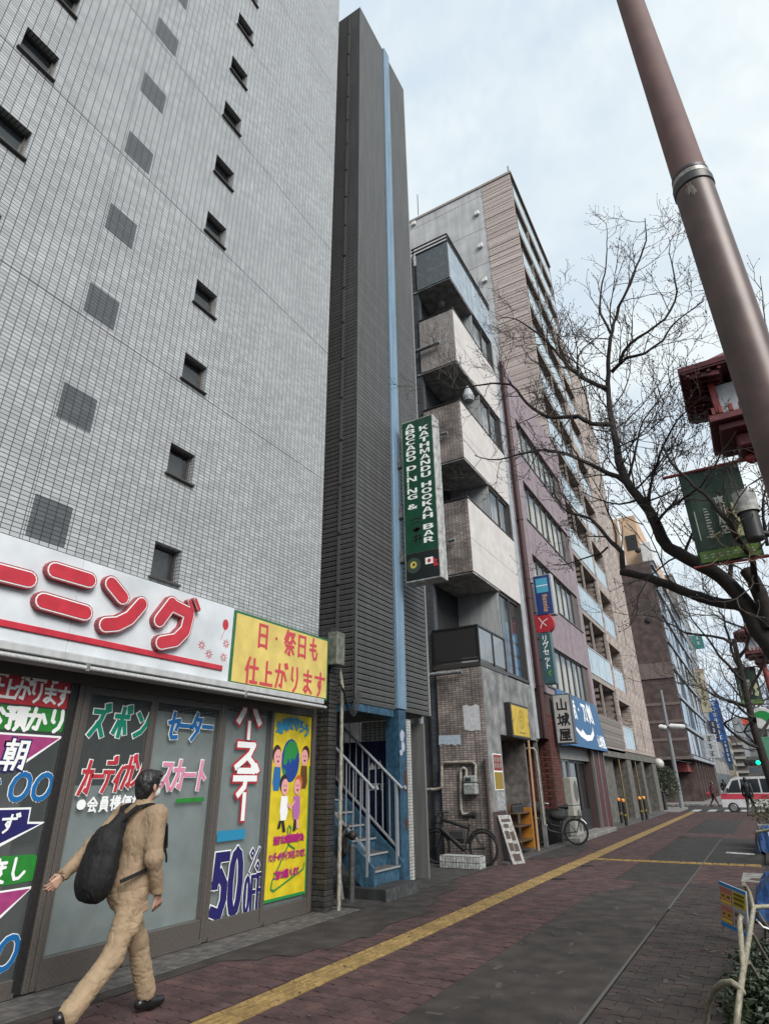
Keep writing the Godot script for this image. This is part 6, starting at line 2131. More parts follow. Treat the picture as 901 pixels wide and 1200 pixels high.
	b.quad(Vector3(33.02, 2.95, xf + 0.01), Vector3(33.02, 2.95, -7.2), Vector3(43, 2.95, -7.2), Vector3(43, 2.95, xf + 0.01))
	put(b, "tan_wall", tan, t)
	b = mb(T_STREET)
	b.wall(35.42, 35.5, 29.95, H, [], xf, 0.1)
	b.quad(Vector3(35.5, 29.95, xf), Vector3(35.5, 29.95, -15), Vector3(35.5, H, -15), Vector3(35.5, H, xf))
	put(b, "step_wall", tan, t)
	for k in 9:
		var top := 4.25 + 2.95 * k
		for j in 4:
			b = mb(T_STREET)
			var u := 33.45 + j * 0.78
			b.quad(Vector3(u + 0.02, top - 1.15, xf - 0.04), Vector3(u + 0.76, top - 1.15, xf - 0.04), Vector3(u + 0.76, top - 0.1, xf - 0.04), Vector3(u + 0.02, top - 0.1, xf - 0.04))
			put(b, "balcony_pane", gm, t)
		b = mb(T_STREET)
		b.box(Vector3(33.4, top - 0.1, xf - 0.06), Vector3(36.6, top - 0.06, xf - 0.02))
		put(b, "balcony_rail", rail, t)
		window(t, T_STREET, 33.5, 36.5, top - 1.1, top + 1.0, xf - 1.38, 2, 1, mats.black_metal, mats.dark_glass, 0.06, 0.06)
		window(t, T_STREET, 39.4, 39.75, top - 0.9, top + 0.6, xf - 0.2, 1, 1, mats.black_metal, mats.dark_glass, 0.04, 0.05, "slit_window")
	# ground floor: stone piers, dark glazed entrance
	var stone := M("pier_stone", 0.17, 0.16, 0.14, 0.8, texs.blotch, 0.5)
	b = mb(T_STREET)
	b.box(Vector3(26.55, 2.6, -9), Vector3(42.9, 2.94, xf - 0.02))
	put(b, "ground_floor_beam", stone, t)
	for q in [[28.4, 31.0, 0.3], [33.2, 34.4, 0.06], [37.4, 38.2, 0.06], [41.5, 43.0, 0.06]]:
		b = mb(T_STREET)
		b.box(Vector3(q[0], 0, -7.5), Vector3(q[1], 2.6, xf - q[2]))
		put(b, "stone_pier", stone, t)
	for u in [28.0, 31.4, 35.8]:
		b = mb(T_STREET)
		b.tube([Vector3(u, 0, xf - 0.1), Vector3(u, 2.6, xf - 0.1)], [0.035], 8)
		put(b, "yellow_pipe", M("pipe_ochre", 0.22, 0.165, 0.08, 0.5, texs.rain, 1.0), t)
	b = mb(T_STREET)
	b.box(Vector3(26.6, 0.0, -8.0), Vector3(43, 2.6, -7.6))
	put(b, "entrance_glazing", mats.dark, t)
	b = mb()
	var lc := hz(767.5, 893, -43.5)
	b.ball(Vector3(-5.5, 2.6, -43.3), Vector3(0.3, 0.3, 0.3), 12, 8)
	var gl := thing("globe_lamp", "white globe lamp at the far end of the tan tower's ground floor", "lamp", Vector3(-5.5, 2.3, -43.3))
	put(b, "globe", M("globe_white", 0.45, 0.43, 0.40, 0.4), gl)
	# bollards with amber tops
	for q in [[728.6, 965], [734, 967.7], [753, 961.5], [758, 960.5]]:
		var p := hg(q[0], q[1], 0.02)
		var s := thing("bollard", "slim black bollard with amber cap and yellow band outside the tan tower", "bollard", p, "bollards outside the tan tower")
		b = mb()
		b.lathe([[0.07, 0.0], [0.06, 0.02], [0.055, 0.82], [0.05, 0.84]], p, 12)
		put(b, "post", mats.black_metal, s)
		b = mb()
		b.lathe([[0.062, 0.84], [0.075, 0.86], [0.075, 0.92], [0.05, 0.955], [0.0, 0.96]], p, 12)
		put(b, "amber_cap", M("amber", 0.78, 0.34, 0.08, 0.3), s)
		for y in [0.34]:
			b = mb()
			b.lathe([[0.0585, y], [0.0585, y + 0.07]], p, 12)
			put(b, "yellow_band", M("band_yellow", 0.2, 0.15, 0.03, 0.5), s)

# --- boxes with real windows for the buildings farther off
func block(called: String, label: String, a: Vector3, c: Vector3, m: Material, storey: float, bay: float, gl: Material, frame: Material, left_side := true, w_frac := 0.6, h_frac := 0.5) -> Node3D:
	var t := thing(called, label, "building", Vector3((a.x + c.x) / 2, a.y, (a.z + c.z) / 2))
	var b := mb()
	b.box(a, c)
	put(b, "wall", m, t)
	b = mb()
	b.box(Vector3(a.x - 0.08, c.y, a.z - 0.08), Vector3(c.x + 0.08, c.y + 0.25, c.z + 0.08))
	put(b, "roof_edge", frame, t)
	var nz := maxi(1, int((c.z - a.z) / bay))
	var nx := maxi(1, int((c.x - a.x) / bay))
	var ny := maxi(1, int((c.y - a.y - 0.6) / storey))
	var wz := (c.z - a.z) / nz
	var wx := (c.x - a.x) / nx
	var m1 := mb()
	m1.box(Vector3(-0.2, 0, -wz * w_frac / 2), Vector3(0.03, storey * h_frac, wz * w_frac / 2))
	var face := m1.mesh()
	var m2 := mb()
	m2.box(Vector3(-wx * w_frac / 2, 0, -0.2), Vector3(wx * w_frac / 2, storey * h_frac, 0.03))
	var end := m2.mesh()
	m1 = mb()
	m1.box(Vector3(0, -0.12, -wz * w_frac / 2 - 0.08), Vector3(0.09, -0.02, wz * w_frac / 2 + 0.08))
	var sill := m1.mesh()
	var count := 0
	var right := absf(c.x) < absf(a.x)
	for j in ny:
		for i in nz:
			var o := piece(face, "window", gl, t, Vector3(c.x if right else a.x, a.y + 0.9 + j * storey + (storey * 0.1 if j > 0 else 0.0), a.z + (i + 0.5) * wz))
			if not right: o.rotation.y = PI
			count += 1
			if right:
				var s := MeshInstance3D.new()
				s.mesh = sill
				s.material_override = frame
				s.name = "sill"
				o.add_child(s)
		if left_side:
			for i in nx: piece(end, "window", gl, t, Vector3(a.x + (i + 0.5) * wx, a.y + 0.9 + j * storey + (storey * 0.1 if j > 0 else 0.0), c.z))
	return t

func far_street() -> void:
	# the dark brown block across the side street
	var brown := M("far_brown", 0.155, 0.105, 0.097, 0.6, texs.blotch, 0.2)
	weather(brown, texs.rain, 0.08)
	var stripe := M("far_stripe", 0.19, 0.145, 0.13, 0.7, texs.rain, 0.3)
	var gl := M("far_glass", 0.12, 0.15, 0.18, 0.12, null, 1.0, 0.5)
	var steel := M("far_steel", 0.30, 0.31, 0.33, 0.35, texs.rain, 0.3, 0.3)
	var t := thing("brown_office_block", "dark brown office block with blank side wall and shiny ribbon windows", "building", Vector3(-12, 0, -68))
	var b := mb()
	b.box(Vector3(-26, 3.2, -84), Vector3(-4.75, 20.0, -57))
	b.box(Vector3(-26, 0, -84), Vector3(-6.4, 3.2, -58.2))
	put(b, "wall", brown, t)
	for y in [3.2, 4.6, 6.0, 7.4]:
		b = mb()
		b.box(Vector3(-26, y, -57.0), Vector3(-4.72, y + 0.22, -56.96))
		put(b, "stripe", stripe, t)
	b = mb()
	b.box(Vector3(-26, 9.6, -57), Vector3(-4.70, 10.9, -56.9))
	put(b, "ledge", stripe, t)
	for p in [hz(770, 685, -56.97), hz(759, 727, -56.97), hz(747, 645, -56.97)]:
		b = mb()
		b.ball(p, Vector3(0.28, 0.28, 0.12), 8, 5)
		put(b, "vent", mats.dark, t)
	for k in 7:
		for i in 18:
			b = mb(T_STREET)
			b.T = Transform3D(T_STREET.basis * Basis.from_euler(Vector3(rng.randf_range(-0.03, 0.03), rng.randf_range(-0.05, 0.05), 0)), Vector3(-4.72, 3.6 + k * 2.35, -57.4 - i * 1.475))
			b.box(Vector3(0, 0, -0.1), Vector3(1.33, 1.75, 0.03))
			put(b, "window", gl, t)
	b = mb()
	for k in 8: b.box(Vector3(-4.75, 3.2 + k * 2.35, -84), Vector3(-4.55, 3.45 + k * 2.35, -57.05))
	put(b, "floor_band", steel, t)
	for i in 8:
		var z0 := -58.6 - i * 3.1
		var c: Array = [[0.3, 0.05, 0.05], [0.4, 0.4, 0.4], [0.05, 0.12, 0.3], [0.42, 0.36, 0.2], [0.08, 0.2, 0.12], [0.36, 0.37, 0.38], [0.3, 0.16, 0.05], [0.2, 0.2, 0.22]][i]
		b = mb()
		b.box(Vector3(-6.4, 2.3, z0 - 2.8), Vector3(-5.3, 2.95, z0))
		put(b, "shop_fascia", M("fascia_%d" % i, c[0], c[1], c[2], 0.6, texs.soft, 0.5), t)
		b = mb()
		b.box(Vector3(-6.4, 0.02, z0 - 2.6), Vector3(-6.25, 2.28, z0 - 0.2))
		put(b, "shop_glazing", mats.dark_glass if i % 2 else mats.dark, t)
		b = mb()
		b.box(Vector3(-6.4, 0.0, z0 - 3.1), Vector3(-4.8, 3.19, z0 - 2.82))
		put(b, "shop_column", brown, t)
	# the peach penthouse above it
	t = thing("peach_penthouse", "peach rendered rooftop storey with a dark window above the brown block", "building", Vector3(-10, 20, -62))
	b = mb()
	b.box(Vector3(-18, 20.01, -82), Vector3(-5.4, 25.4, -58.5))
	put(b, "wall", M("peach", 0.62, 0.43, 0.29, 0.8, texs.soft, 0.2), t)
	b = mb()
	b.box(Vector3(-6.6, 21.9, -58.5), Vector3(-5.6, 23.4, -58.44))
	put(b, "window", mats.dark, t)
	b = mb()
	b.tube([Vector3(-7.0, 20, -58.2), Vector3(-7.0, 25.2, -58.2)], [0.12], 8)
	put(b, "white_pipe", mats.white_paint, t)
	b = mb()
	b.cbox(Vector3(-5.35, 20.1, -60), Vector3(-4.4, 22.0, -57.2), 0.05)
	put(b, "white_unit", mats.white_paint, t)
	# a row of others down the street
	var pal := [[0.30, 0.30, 0.29], [0.36, 0.33, 0.28], [0.24, 0.24, 0.25], [0.42, 0.40, 0.37], [0.33, 0.25, 0.21], [0.28, 0.29, 0.31], [0.45, 0.40, 0.31], [0.20, 0.19, 0.19]]
	var rows := [
		["grey_office_block", "pale grey office block with close rows of windows beyond the brown block", -24, -4.7, 0, 26.3, -100, -84.2, 0],
		["low_cream_building", "cream building with hung vertical signs beyond the pale grey office block", -20, -4.7, 0, 15.0, -108, -100.2, 1],
		["slate_building", "dark slate building stepped below the cream one with vertical signs", -20, -4.9, 0, 11.0, -122, -108.2, 2],
		["white_walkup", "white walk-up block farther along the left side of the street", -24, -6.0, 0, 12.5, -150, -122.2, 3],
		["russet_building", "russet brick building far along the left side of the street", -24, -7.5, 0, 15.0, -190, -150.2, 4],
		["blue_grey_block", "blue-grey block far along the left side of the street", -30, -9.5, 0, 22.0, -240, -190.2, 5],
		["sandy_block", "sandy yellow block closing the far end of the street", -30, -12.0, 0, 26.0, -300, -240.2, 6]]
	for r in rows:
		var c = pal[r[8]]
		block(r[0], r[1], Vector3(r[2], r[4], r[6]), Vector3(r[3], r[5], r[7]), M("far_wall_%d" % r[8], c[0], c[1], c[2], 0.85, texs.blotch, 0.1), 3.0, 2.6, gl, mats.concrete, false)
	# on the right beyond the trees: the tall grey block with a red and white roof sign
	var o := block("grey_tower_block", "tall grey tower block with a red and white roof sign", Vector3(-8.6, 0, -410), Vector3(10, 31.5, -380), M("far_tower", 0.20, 0.205, 0.21, 0.8, texs.rain, 0.05), 3.4, 3.2, gl, steel, true, 0.7, 0.45)
	b = mb(back_face())
	latin(b, "BAN", 0.5, 28.7, 8.0, 2.2, -379.9, true)
	put(b, "roof_lettering", mats.print_white, o)
	b = mb(back_face())
	b.box(Vector3(-4.2, 28.2, -379.95), Vector3(-1.2, 31.0, -379.8))
	put(b, "red_mark", M("mark_red", 0.55, 0.06, 0.03, 0.5), o)
	b = mb()
	b.box(Vector3(-8.62, 0.2, -380), Vector3(-3.8, 31.4, -379.7))
	put(b, "pale_end_wall", M("pale_end", 0.33, 0.34, 0.35, 0.8, texs.rain, 0.06), o)
	o = block("balcony_flats", "brown flats with stacked balconies left of the grey tower block", Vector3(-11.5, 0, -345), Vector3(-5.5, 20.0, -330), M("far_flats", 0.17, 0.14, 0.125, 0.8, texs.blotch, 0.2), 2.9, 2.4, gl, mats.concrete, true, 0.7, 0.5)
	for k in 6:
		b = mb()
		b.box(Vector3(-11.6, 1.6 + k * 2.9, -330), Vector3(-5.4, 2.6 + k * 2.9, -328.9))
		put(b, "balcony", M("far_rail", 0.36, 0.33, 0.30, 0.8, texs.rain, 0.3), o)
	block("narrow_tan_block", "narrow tan block between the russet row and the brown flats", Vector3(-9.4, 0, -215), Vector3(-6.4, 12.5, -200), mats.far_wall_6, 2.9, 1.6, gl, mats.concrete, true, 0.7, 0.5)
	block("low_shop_block", "low dark shop block under the pink hoarding far down the street", Vector3(-4.5, 0, -300), Vector3(14, 9.5, -280), M("far_shop", 0.15, 0.14, 0.135, 0.8, texs.blotch, 0.2), 3.0, 2.0, gl, mats.concrete, true, 0.7, 0.5)
	var pk := thing("pink_hoarding", "pink and white advertising hoarding far down the street", "billboard", Vector3(3, 10, -279))
	b = mb()
	b.box(Vector3(-0.8, 11.2, -279.5), Vector3(8.5, 14.2, -279.2))
	put(b, "panel", M("hoarding_pink", 0.66, 0.26, 0.34, 0.6, texs.fine, 0.5), pk)
	b = mb()
	for x in [0.5, 3.5, 6.5]: b.bar(Vector3(x, 9.4, -279.6), Vector3(x, 12, -279.6), 0.2, 0.2)
	put(b, "legs", steel, pk)
	# hanging signs along the left side
	var signs := [["blue_hanging_sign", "long bright blue vertical sign hung on the left row of buildings", -4.7, -3.2, 6.3, 11.6, -96, "far_sign_blue", 0.01, 0.10, 0.36], ["dark_hanging_sign", "dark navy vertical sign next to the bright blue one", -4.7, -3.8, 6.2, 8.6, -91, "far_sign_navy", 0.02, 0.03, 0.08],
		["cream_hanging_sign", "cream vertical sign with dark lettering above the side street", -4.7, -3.7, 9.0, 14.0, -84, "far_sign_cream", 0.55, 0.5, 0.36], ["red_hanging_sign", "small red vertical sign high on the pale grey office block", -4.7, -3.9, 12.2, 15.0, -90, "far_sign_red", 0.30, 0.08, 0.07],
		["white_hanging_sign", "plain white square sign over the far shop fronts", -4.7, -3.5, 3.7, 6.0, -74, "far_sign_white", 0.5, 0.52, 0.54], ["teal_roof_sign", "small teal sign high on the left row of buildings", -4.7, -3.4, 19.2, 21.2, -99, "far_sign_teal", 0.05, 0.25, 0.24],
		["navy_wall_sign", "tall navy sign on the slate building", -4.9, -4.0, 4.0, 9.5, -121, "far_sign_deep", 0.015, 0.05, 0.14]]
	for s in signs:
		var h := thing(s[0], s[1], "sign", Vector3(s[2], s[4], s[6]))
		b = mb()
		b.cbox(Vector3(s[2] - 0.02, s[4], s[6] - 0.3), Vector3(s[3], s[5], s[6]), 0.03)
		put(b, "panel", M(s[7], s[8], s[9], s[10], 0.5, texs.soft, 0.5), h)
		b = mb()
		var n := int((s[5] - s[4]) / 0.75)
		for i in n:
			var w: float = (s[3] - s[2])
			for j in 3: b.box(Vector3(s[2] + w * 0.34, s[5] - 0.62 - i * 0.72 + j * 0.17, s[6]), Vector3(s[2] + w * (0.68 - 0.1 * ((i + j) % 2)), s[5] - 0.57 - i * 0.72 + j * 0.17, s[6] + 0.02))
			b.box(Vector3(s[2] + w * 0.48, s[5] - 0.70 - i * 0.72, s[6] + 0.02), Vector3(s[2] + w * 0.53, s[5] - 0.2 - i * 0.72, s[6] + 0.03))
		put(b, "marks", mats.print_white if s[8] < 0.45 else mats.dark, h)
	# pole with two camera housings at the corner of the side street
	t = thing("utility_pole", "grey utility pole with two pale camera housings at the side street", "pole", Vector3(-5.07, 0, -47))
	b = mb()
	b.tube([Vector3(-5.07, -0.1, -47), Vector3(-5.0, 4.8, -47), Vector3(-4.95, 7.4, -47)], [0.14, 0.12, 0.1], 12)
	put(b, "pole", M("pole_grey", 0.22, 0.23, 0.24, 0.6, texs.rain, 0.5), t)
	for q in [[-5.5, -5.05], [-4.85, -3.9]]:
		b = mb()
		b.tube([Vector3(q[0], 4.98, -46.9), Vector3(q[0] + 0.1, 5.0, -46.9), Vector3(q[1] - 0.05, 4.9, -46.9), Vector3(q[1], 4.88, -46.9)], [0.1, 0.17, 0.17, 0.1], 10)
		put(b, "camera_housing", mats.white_paint, t)
	b = mb()
	b.bar(Vector3(-5.5, 4.75, -46.95), Vector3(-4.2, 4.75, -46.95), 0.06, 0.06)
	put(b, "arm", mats.alu, t)
	for q in [[2.9, 3.1], [3.7, 3.9]]:
		var w := thing("overhead_cable", "thin dark cable strung from the tan tower past the utility pole", "cable", Vector3(-5.2, q[0], -47), "cables over the side street")
		b = mb()
		b.tube([Vector3(-5.6, q[1], -43.0), Vector3(-5.2, q[0], -47), Vector3(-4.8, q[1] - 0.2, -57)], [0.02], 5)
		put(b, "cable", mats.black_metal, w)
	# traffic light over the junction
	t = thing("traffic_light", "traffic light showing green over the junction", "traffic light", Vector3(1.5, -0.1, -60))
	b = mb()
	b.tube([Vector3(2.2, -0.12, -60), Vector3(2.2, 3.5, -60), Vector3(1.6, 3.7, -60), Vector3(-0.4, 3.75, -60)], [0.09, 0.08, 0.06, 0.05], 8)
	put(b, "pole", mats.pole_grey, t)
	b = mb()
	b.cbox(Vector3(-1.2, 2.65, -60.1), Vector3(0.25, 3.1, -59.9), 0.05)
	put(b, "housing", mats.dark, t)
	b = mb()
	b.lathe([[0.0, 0.0], [0.17, 0.0], [0.15, 0.05], [0.0, 0.07]], Vector3(-0.2, 2.86, -59.9), 14, Vector3(0, 0, 1))
	var gm := M("signal_green", 0.0, 0.5, 0.35, 0.4)
	gm.emission_enabled = true
	gm.emission = Color(0.05, 0.95, 0.62)
	gm.emission_energy_multiplier = 1.3
	put(b, "green_signal_light", gm, t)
	for x in [-0.65, -1.05]:
		b = mb()
		b.lathe([[0.0, 0.0], [0.13, 0.0], [0.11, 0.03], [0.0, 0.04]], Vector3(x, 2.86, -59.9), 12, Vector3(0, 0, 1))
		put(b, "unlit_lens", mats.black_metal, t)
	van(Vector3(-0.75, -0.115, -43.6))
	# green scrub in the gap before the side street
	t = thing("corner_shrub", "dark green shrub with drooping leaves between the tan tower and the utility pole", "shrub", Vector3(-5.9, 0, -45))
	leaf_mass(t, "foliage", [[Vector3(-6.0, 2.0, -44.6), Vector3(0.8, 1.1, 0.8)], [Vector3(-5.4, 1.5, -45.2), Vector3(0.7, 1.0, 0.7)], [Vector3(-6.4, 1.2, -44.4), Vector3(0.8, 0.9, 0.6)]], 2600, 0.17, M("leaf_dark", 0.035, 0.05, 0.022, 0.6))
	b = mb()
	b.tube([Vector3(-6.0, 0, -44.8), Vector3(-5.95, 1.6, -44.8)], [0.07, 0.04], 7)
	put(b, "trunk", M("bark", 0.06, 0.047, 0.04, 0.9, texs.grit, 3.0), t)
	t = thing("dark_planter_box", "black box planter by the shrub at the side street corner", "planter", Vector3(-5.7, 0, -44))
	b = mb()
	b.cbox(Vector3(-6.5, 0, -44.3), Vector3(-5.6, 0.9, -43.6), 0.02)
	put(b, "box", mats.black_metal, t)
	# low kerb round the far corner
	b = mb()
	b.cbox(Vector3(-26, -0.14, -84), Vector3(-3.4, 0.02, -54.5), 0.02)
	structure(put(b, "far_pavement", mats.concrete))

func leaf_mass(t: Node3D, called: String, lobes: Array, n: int, size: float, m: Material) -> MeshInstance3D: # many small bent leaves spread through the lobes
	var b := mb()
	var r := RandomNumberGenerator.new()
	r.seed = hash(called) + n
	for i in n:
		var L = lobes[i % lobes.size()]
		var d := Vector3(r.randfn(), r.randfn(), r.randfn()).normalized() * pow(r.randf(), 0.45)
		var p: Vector3 = L[0] + d * L[1]
		var a := Vector3(r.randfn(), r.randfn() * 0.6 - 0.2, r.randfn()).normalized()
		var w := a.cross(Vector3(r.randfn(), r.randfn(), r.randfn())).normalized() * size * 0.22
		var s := size * r.randf_range(0.6, 1.2)
		b.quad(p - w * 0.2, p + a * s * 0.5 + w, p + a * s, p + a * s * 0.5 - w)
	return put(b, called, m, t)

func van(at: Vector3) -> void: # seen from its left side, front towards -x
	var t := thing("white_van", "small white van with a red side stripe crossing the junction", "van", at)
	var white := M("van_white", 0.66, 0.67, 0.68, 0.25, texs.soft, 0.5)
	var L := 1.72
	var prof := PackedVector2Array([Vector2(-L, 0.3), Vector2(-L + 0.02, 0.75), Vector2(-L + 0.12, 0.95), Vector2(-L + 0.55, 1.55), Vector2(-L + 0.75, 1.8), Vector2(-L + 1.0, 1.88), Vector2(L - 0.1, 1.9), Vector2(L - 0.02, 1.8), Vector2(L, 0.9), Vector2(L - 0.02, 0.3)])
	var b := mb(Transform3D(Basis(), at))
	b.prism(prof, -0.74, 0.74)
	put(b, "body", white, t)
	b = mb(Transform3D(Basis(), at))
	b.box(Vector3(-L + 0.03, 0.72, 0.74), Vector3(L - 0.02, 1.0, 0.748))
	put(b, "red_stripe", M("van_red", 0.50, 0.05, 0.08, 0.3), t)
	var gl := M("van_glass", 0.02, 0.024, 0.028, 0.08)
	for w in [[[-L + 0.38, 1.05], [-L + 0.78, 1.68], [-L + 1.1, 1.74], [-L + 1.1, 1.05]], [[-L + 1.18, 1.05], [-L + 1.18, 1.75], [-L + 2.1, 1.77], [-L + 2.1, 1.05]], [[-L + 2.18, 1.05], [-L + 2.18, 1.77], [L - 0.15, 1.78], [L - 0.12, 1.05]]]:
		var p := PackedVector2Array()
		for q in w: p.append(Vector2(q[0], q[1]))
		b = mb(Transform3D(Basis(), at))
		b.prism(p, 0.735, 0.745)
		put(b, "side_window", gl, t)
	b = mb(Transform3D(Basis(), at))
	b.quad(Vector3(-L + 0.10, 0.99, -0.66), Vector3(-L + 0.10, 0.99, 0.66), Vector3(-L + 0.52, 1.57, 0.62), Vector3(-L + 0.52, 1.57, -0.62))
	put(b, "windscreen", gl, t)
	for x in [-L + 0.55, L - 0.55]:
		for z in [-0.66, 0.66]:
			b = mb(Transform3D(Basis(), at))
			b.lathe([[0.0, -0.1], [0.26, -0.1], [0.28, -0.06], [0.28, 0.06], [0.26, 0.1], [0.0, 0.1]], Vector3(x, 0.28, z), 18, Vector3(0, 0, 1))
			var w := put(b, "wheel", mats.dark, t)
			b = mb(Transform3D(Basis(), at))
			b.lathe([[0.18, 0.0], [0.16, 0.02], [0.05, 0.01], [0.0, 0.03]], Vector3(x, 0.28, z + 0.1), 14, Vector3(0, 0, 1))
			put(b, "hub", mats.alu, w)
	b = mb(Transform3D(Basis(), at))
	b.cbox(Vector3(-L - 0.03, 0.66, 0.42), Vector3(-L + 0.1, 0.82, 0.7), 0.03)
	put(b, "headlight", M("lens_clear", 0.6, 0.6, 0.6, 0.1), t)
	b = mb(Transform3D(Basis(), at))
	b.cbox(Vector3(-L + 0.4, 1.1, 0.75), Vector3(-L + 0.5, 1.3, 0.92), 0.02)
	put(b, "door_mirror", mats.dark, t)

# --- the other side of the street, outside the frame: what the windows mirror
func across_street() -> void:
	var gl: Material = mats.far_glass
	var i := 0
	for q in [[24, 7.0, 0.30, 0.29, 0.27], [10, 12.0, 0.40, 0.38, 0.35], [-6, 9.0, 0.22, 0.21, 0.2], [-20, 13.0, 0.35, 0.34, 0.33], [-38, 10.0, 0.3, 0.26, 0.23]]:
		var kinds := ["low brick building facing the shops across the road", "cream office building facing the cleaner's shop across the road", "dark grey building facing the slatted tower across the road", "pale grey building facing the mauve building across the road", "brown building facing the tan tower across the road"]
		block("opposite_building", kinds[i], Vector3(33, 0, q[0] - 15.8), Vector3(44, q[1], q[0]), M("opp_%d" % i, q[2], q[3], q[4], 0.85, texs.blotch, 0.1), 3.1, 2.4, gl, mats.concrete, false)
		i += 1
	var b := mb()
	b.cbox(Vector3(28, -0.14, -60), Vector3(33, 0.0, 40), 0.02)
	structure(put(b, "opposite_pavement", mats.concrete))

# --- street lamp, lantern posts, banners
func street_furniture() -> void:
	var brown := M("lamp_brown", 0.135, 0.078, 0.066, 0.42, texs.soft, 1.2, 0.1)
	weather(brown, texs.blotch, 0.6)
	var t := thing("lamp_post", "thick brown steel lamp post rising past the bare tree", "lamp post", Vector3(0.4, 0, -2.97))
	var at := Vector3(0.4, 0, -2.97)
	var b := mb()
	b.lathe([[0.16, -0.02], [0.16, 0.04], [0.112, 0.1], [0.108, 0.9], [0.102, 4.66], [0.100, 4.70]], at, 28)
	put(b, "lower_shaft", brown, t)
	b = mb()
	b.lathe([[0.094, 4.70], [0.092, 4.8], [0.064, 9.5], [0.05, 9.6]], at, 28)
	put(b, "upper_shaft", M("lamp_brown_dull", 0.17, 0.098, 0.09, 0.75, texs.soft, 1.0), t)
	b = mb()
	b.lathe([[0.100, 4.68], [0.108, 4.69], [0.108, 4.74], [0.096, 4.75]], at, 28)
	b.lathe([[0.094, 4.79], [0.099, 4.795], [0.099, 4.815], [0.092, 4.82]], at, 28)
	put(b, "collar", mats.black_metal, t)
	b = mb()
	b.lathe([[0.097, 4.75], [0.101, 4.755], [0.101, 4.785], [0.094, 4.79]], at, 28)
	put(b, "steel_band", M("band_steel", 0.35, 0.33, 0.30, 0.4, texs.blotch, 5.0, 0.5), t)
	b = mb() # remains of a sticker, a few curled flakes bent round the post
	for q in [[0.02, 4.585, 0.05, 0.075], [0.13, 4.57, 0.055, 0.05], [-0.13, 4.60, 0.05, 0.03]]:
		for i in 5:
			var a0: float = atan2(-at.x, -at.z) + q[0] - 0.3 + i * 0.055
			var y0: float = q[1] + 0.012 * sin(i * 2.3)
			var y1: float = q[1] + q[3] - 0.014 * cos(i * 3.1)
			var p := []
			for w in [[a0, y0], [a0 + 0.055, y0 + 0.008], [a0 + 0.055, y1], [a0, y1 - 0.006]]: p.append(at + Vector3(sin(w[0]) * 0.1035, w[1], cos(w[0]) * 0.1035))
			b.quad(p[0], p[1], p[2], p[3])
	put(b, "sticker_remains", M("sticker_buff", 0.42, 0.36, 0.29, 0.8, texs.grit, 8.0), t)
	b = mb()
	b.tube([at + Vector3(0, 9.4, 0), at + Vector3(0.2, 9.9, -0.05), at + Vector3(1.2, 10.2, -0.2)], [0.05], 10)
	b.cbox(at + Vector3(1.1, 10.12, -0.4), at + Vector3(1.8, 10.26, 0.0), 0.03)
	put(b, "lamp_arm", brown, t)
	# two red lantern posts with banners
	lantern_post(Vector3(0.71, 0, -6.46), 1.0, "red lantern post with tiled roof lantern and a white floodlight", "near")
	lantern_post(hz(900, 800, -20.5) * Vector3(1, 0, 1), 1.0, "red lantern post standing farther along the pavement", "far")
	# round green sign on a post
	var c := hz(893, 842, -18.0)
	t = thing("round_green_sign", "round white sign with a green mark above a green board on a post", "sign", Vector3(c.x, 0, c.z))
	b = mb()
	b.tube([Vector3(c.x + 0.02, 0, c.z - 0.1), Vector3(c.x + 0.02, c.y + 0.2, c.z - 0.1)], [0.04], 10)
	put(b, "post", mats.alu, t)
	b = mb()
	b.lathe([[0.0, -0.05], [0.25, -0.05], [0.26, -0.03], [0.26, 0.03], [0.25, 0.05], [0.0, 0.05]], c, 28, Vector3(0, 0, 1))
	put(b, "disc", mats.white_paint, t)
	b = mb(back_face())
	var p := PackedVector2Array()
	for i in 14: p.append(Vector2(c.x + cos(PI * i / 13 - 0.25) * 0.2, c.y + 0.02 + sin(PI * i / 13 - 0.25) * 0.16))
	p.append(Vector2(c.x - 0.02, c.y - 0.0))
	p.append(Vector2(c.x + 0.1, c.y - 0.1))
	b.prism(p, c.z + 0.055, c.z + 0.055, false)
	put(b, "green_mark", M("mark_green", 0.01, 0.24, 0.05, 0.5), t)
	b = mb()
	b.cbox(Vector3(c.x - 0.2, c.y - 1.35, c.z - 0.06), Vector3(c.x + 0.25, c.y - 0.42, c.z + 0.02), 0.01)
	put(b, "board", M("board_mint", 0.10, 0.28, 0.18, 0.5, texs.soft, 1.0), t)

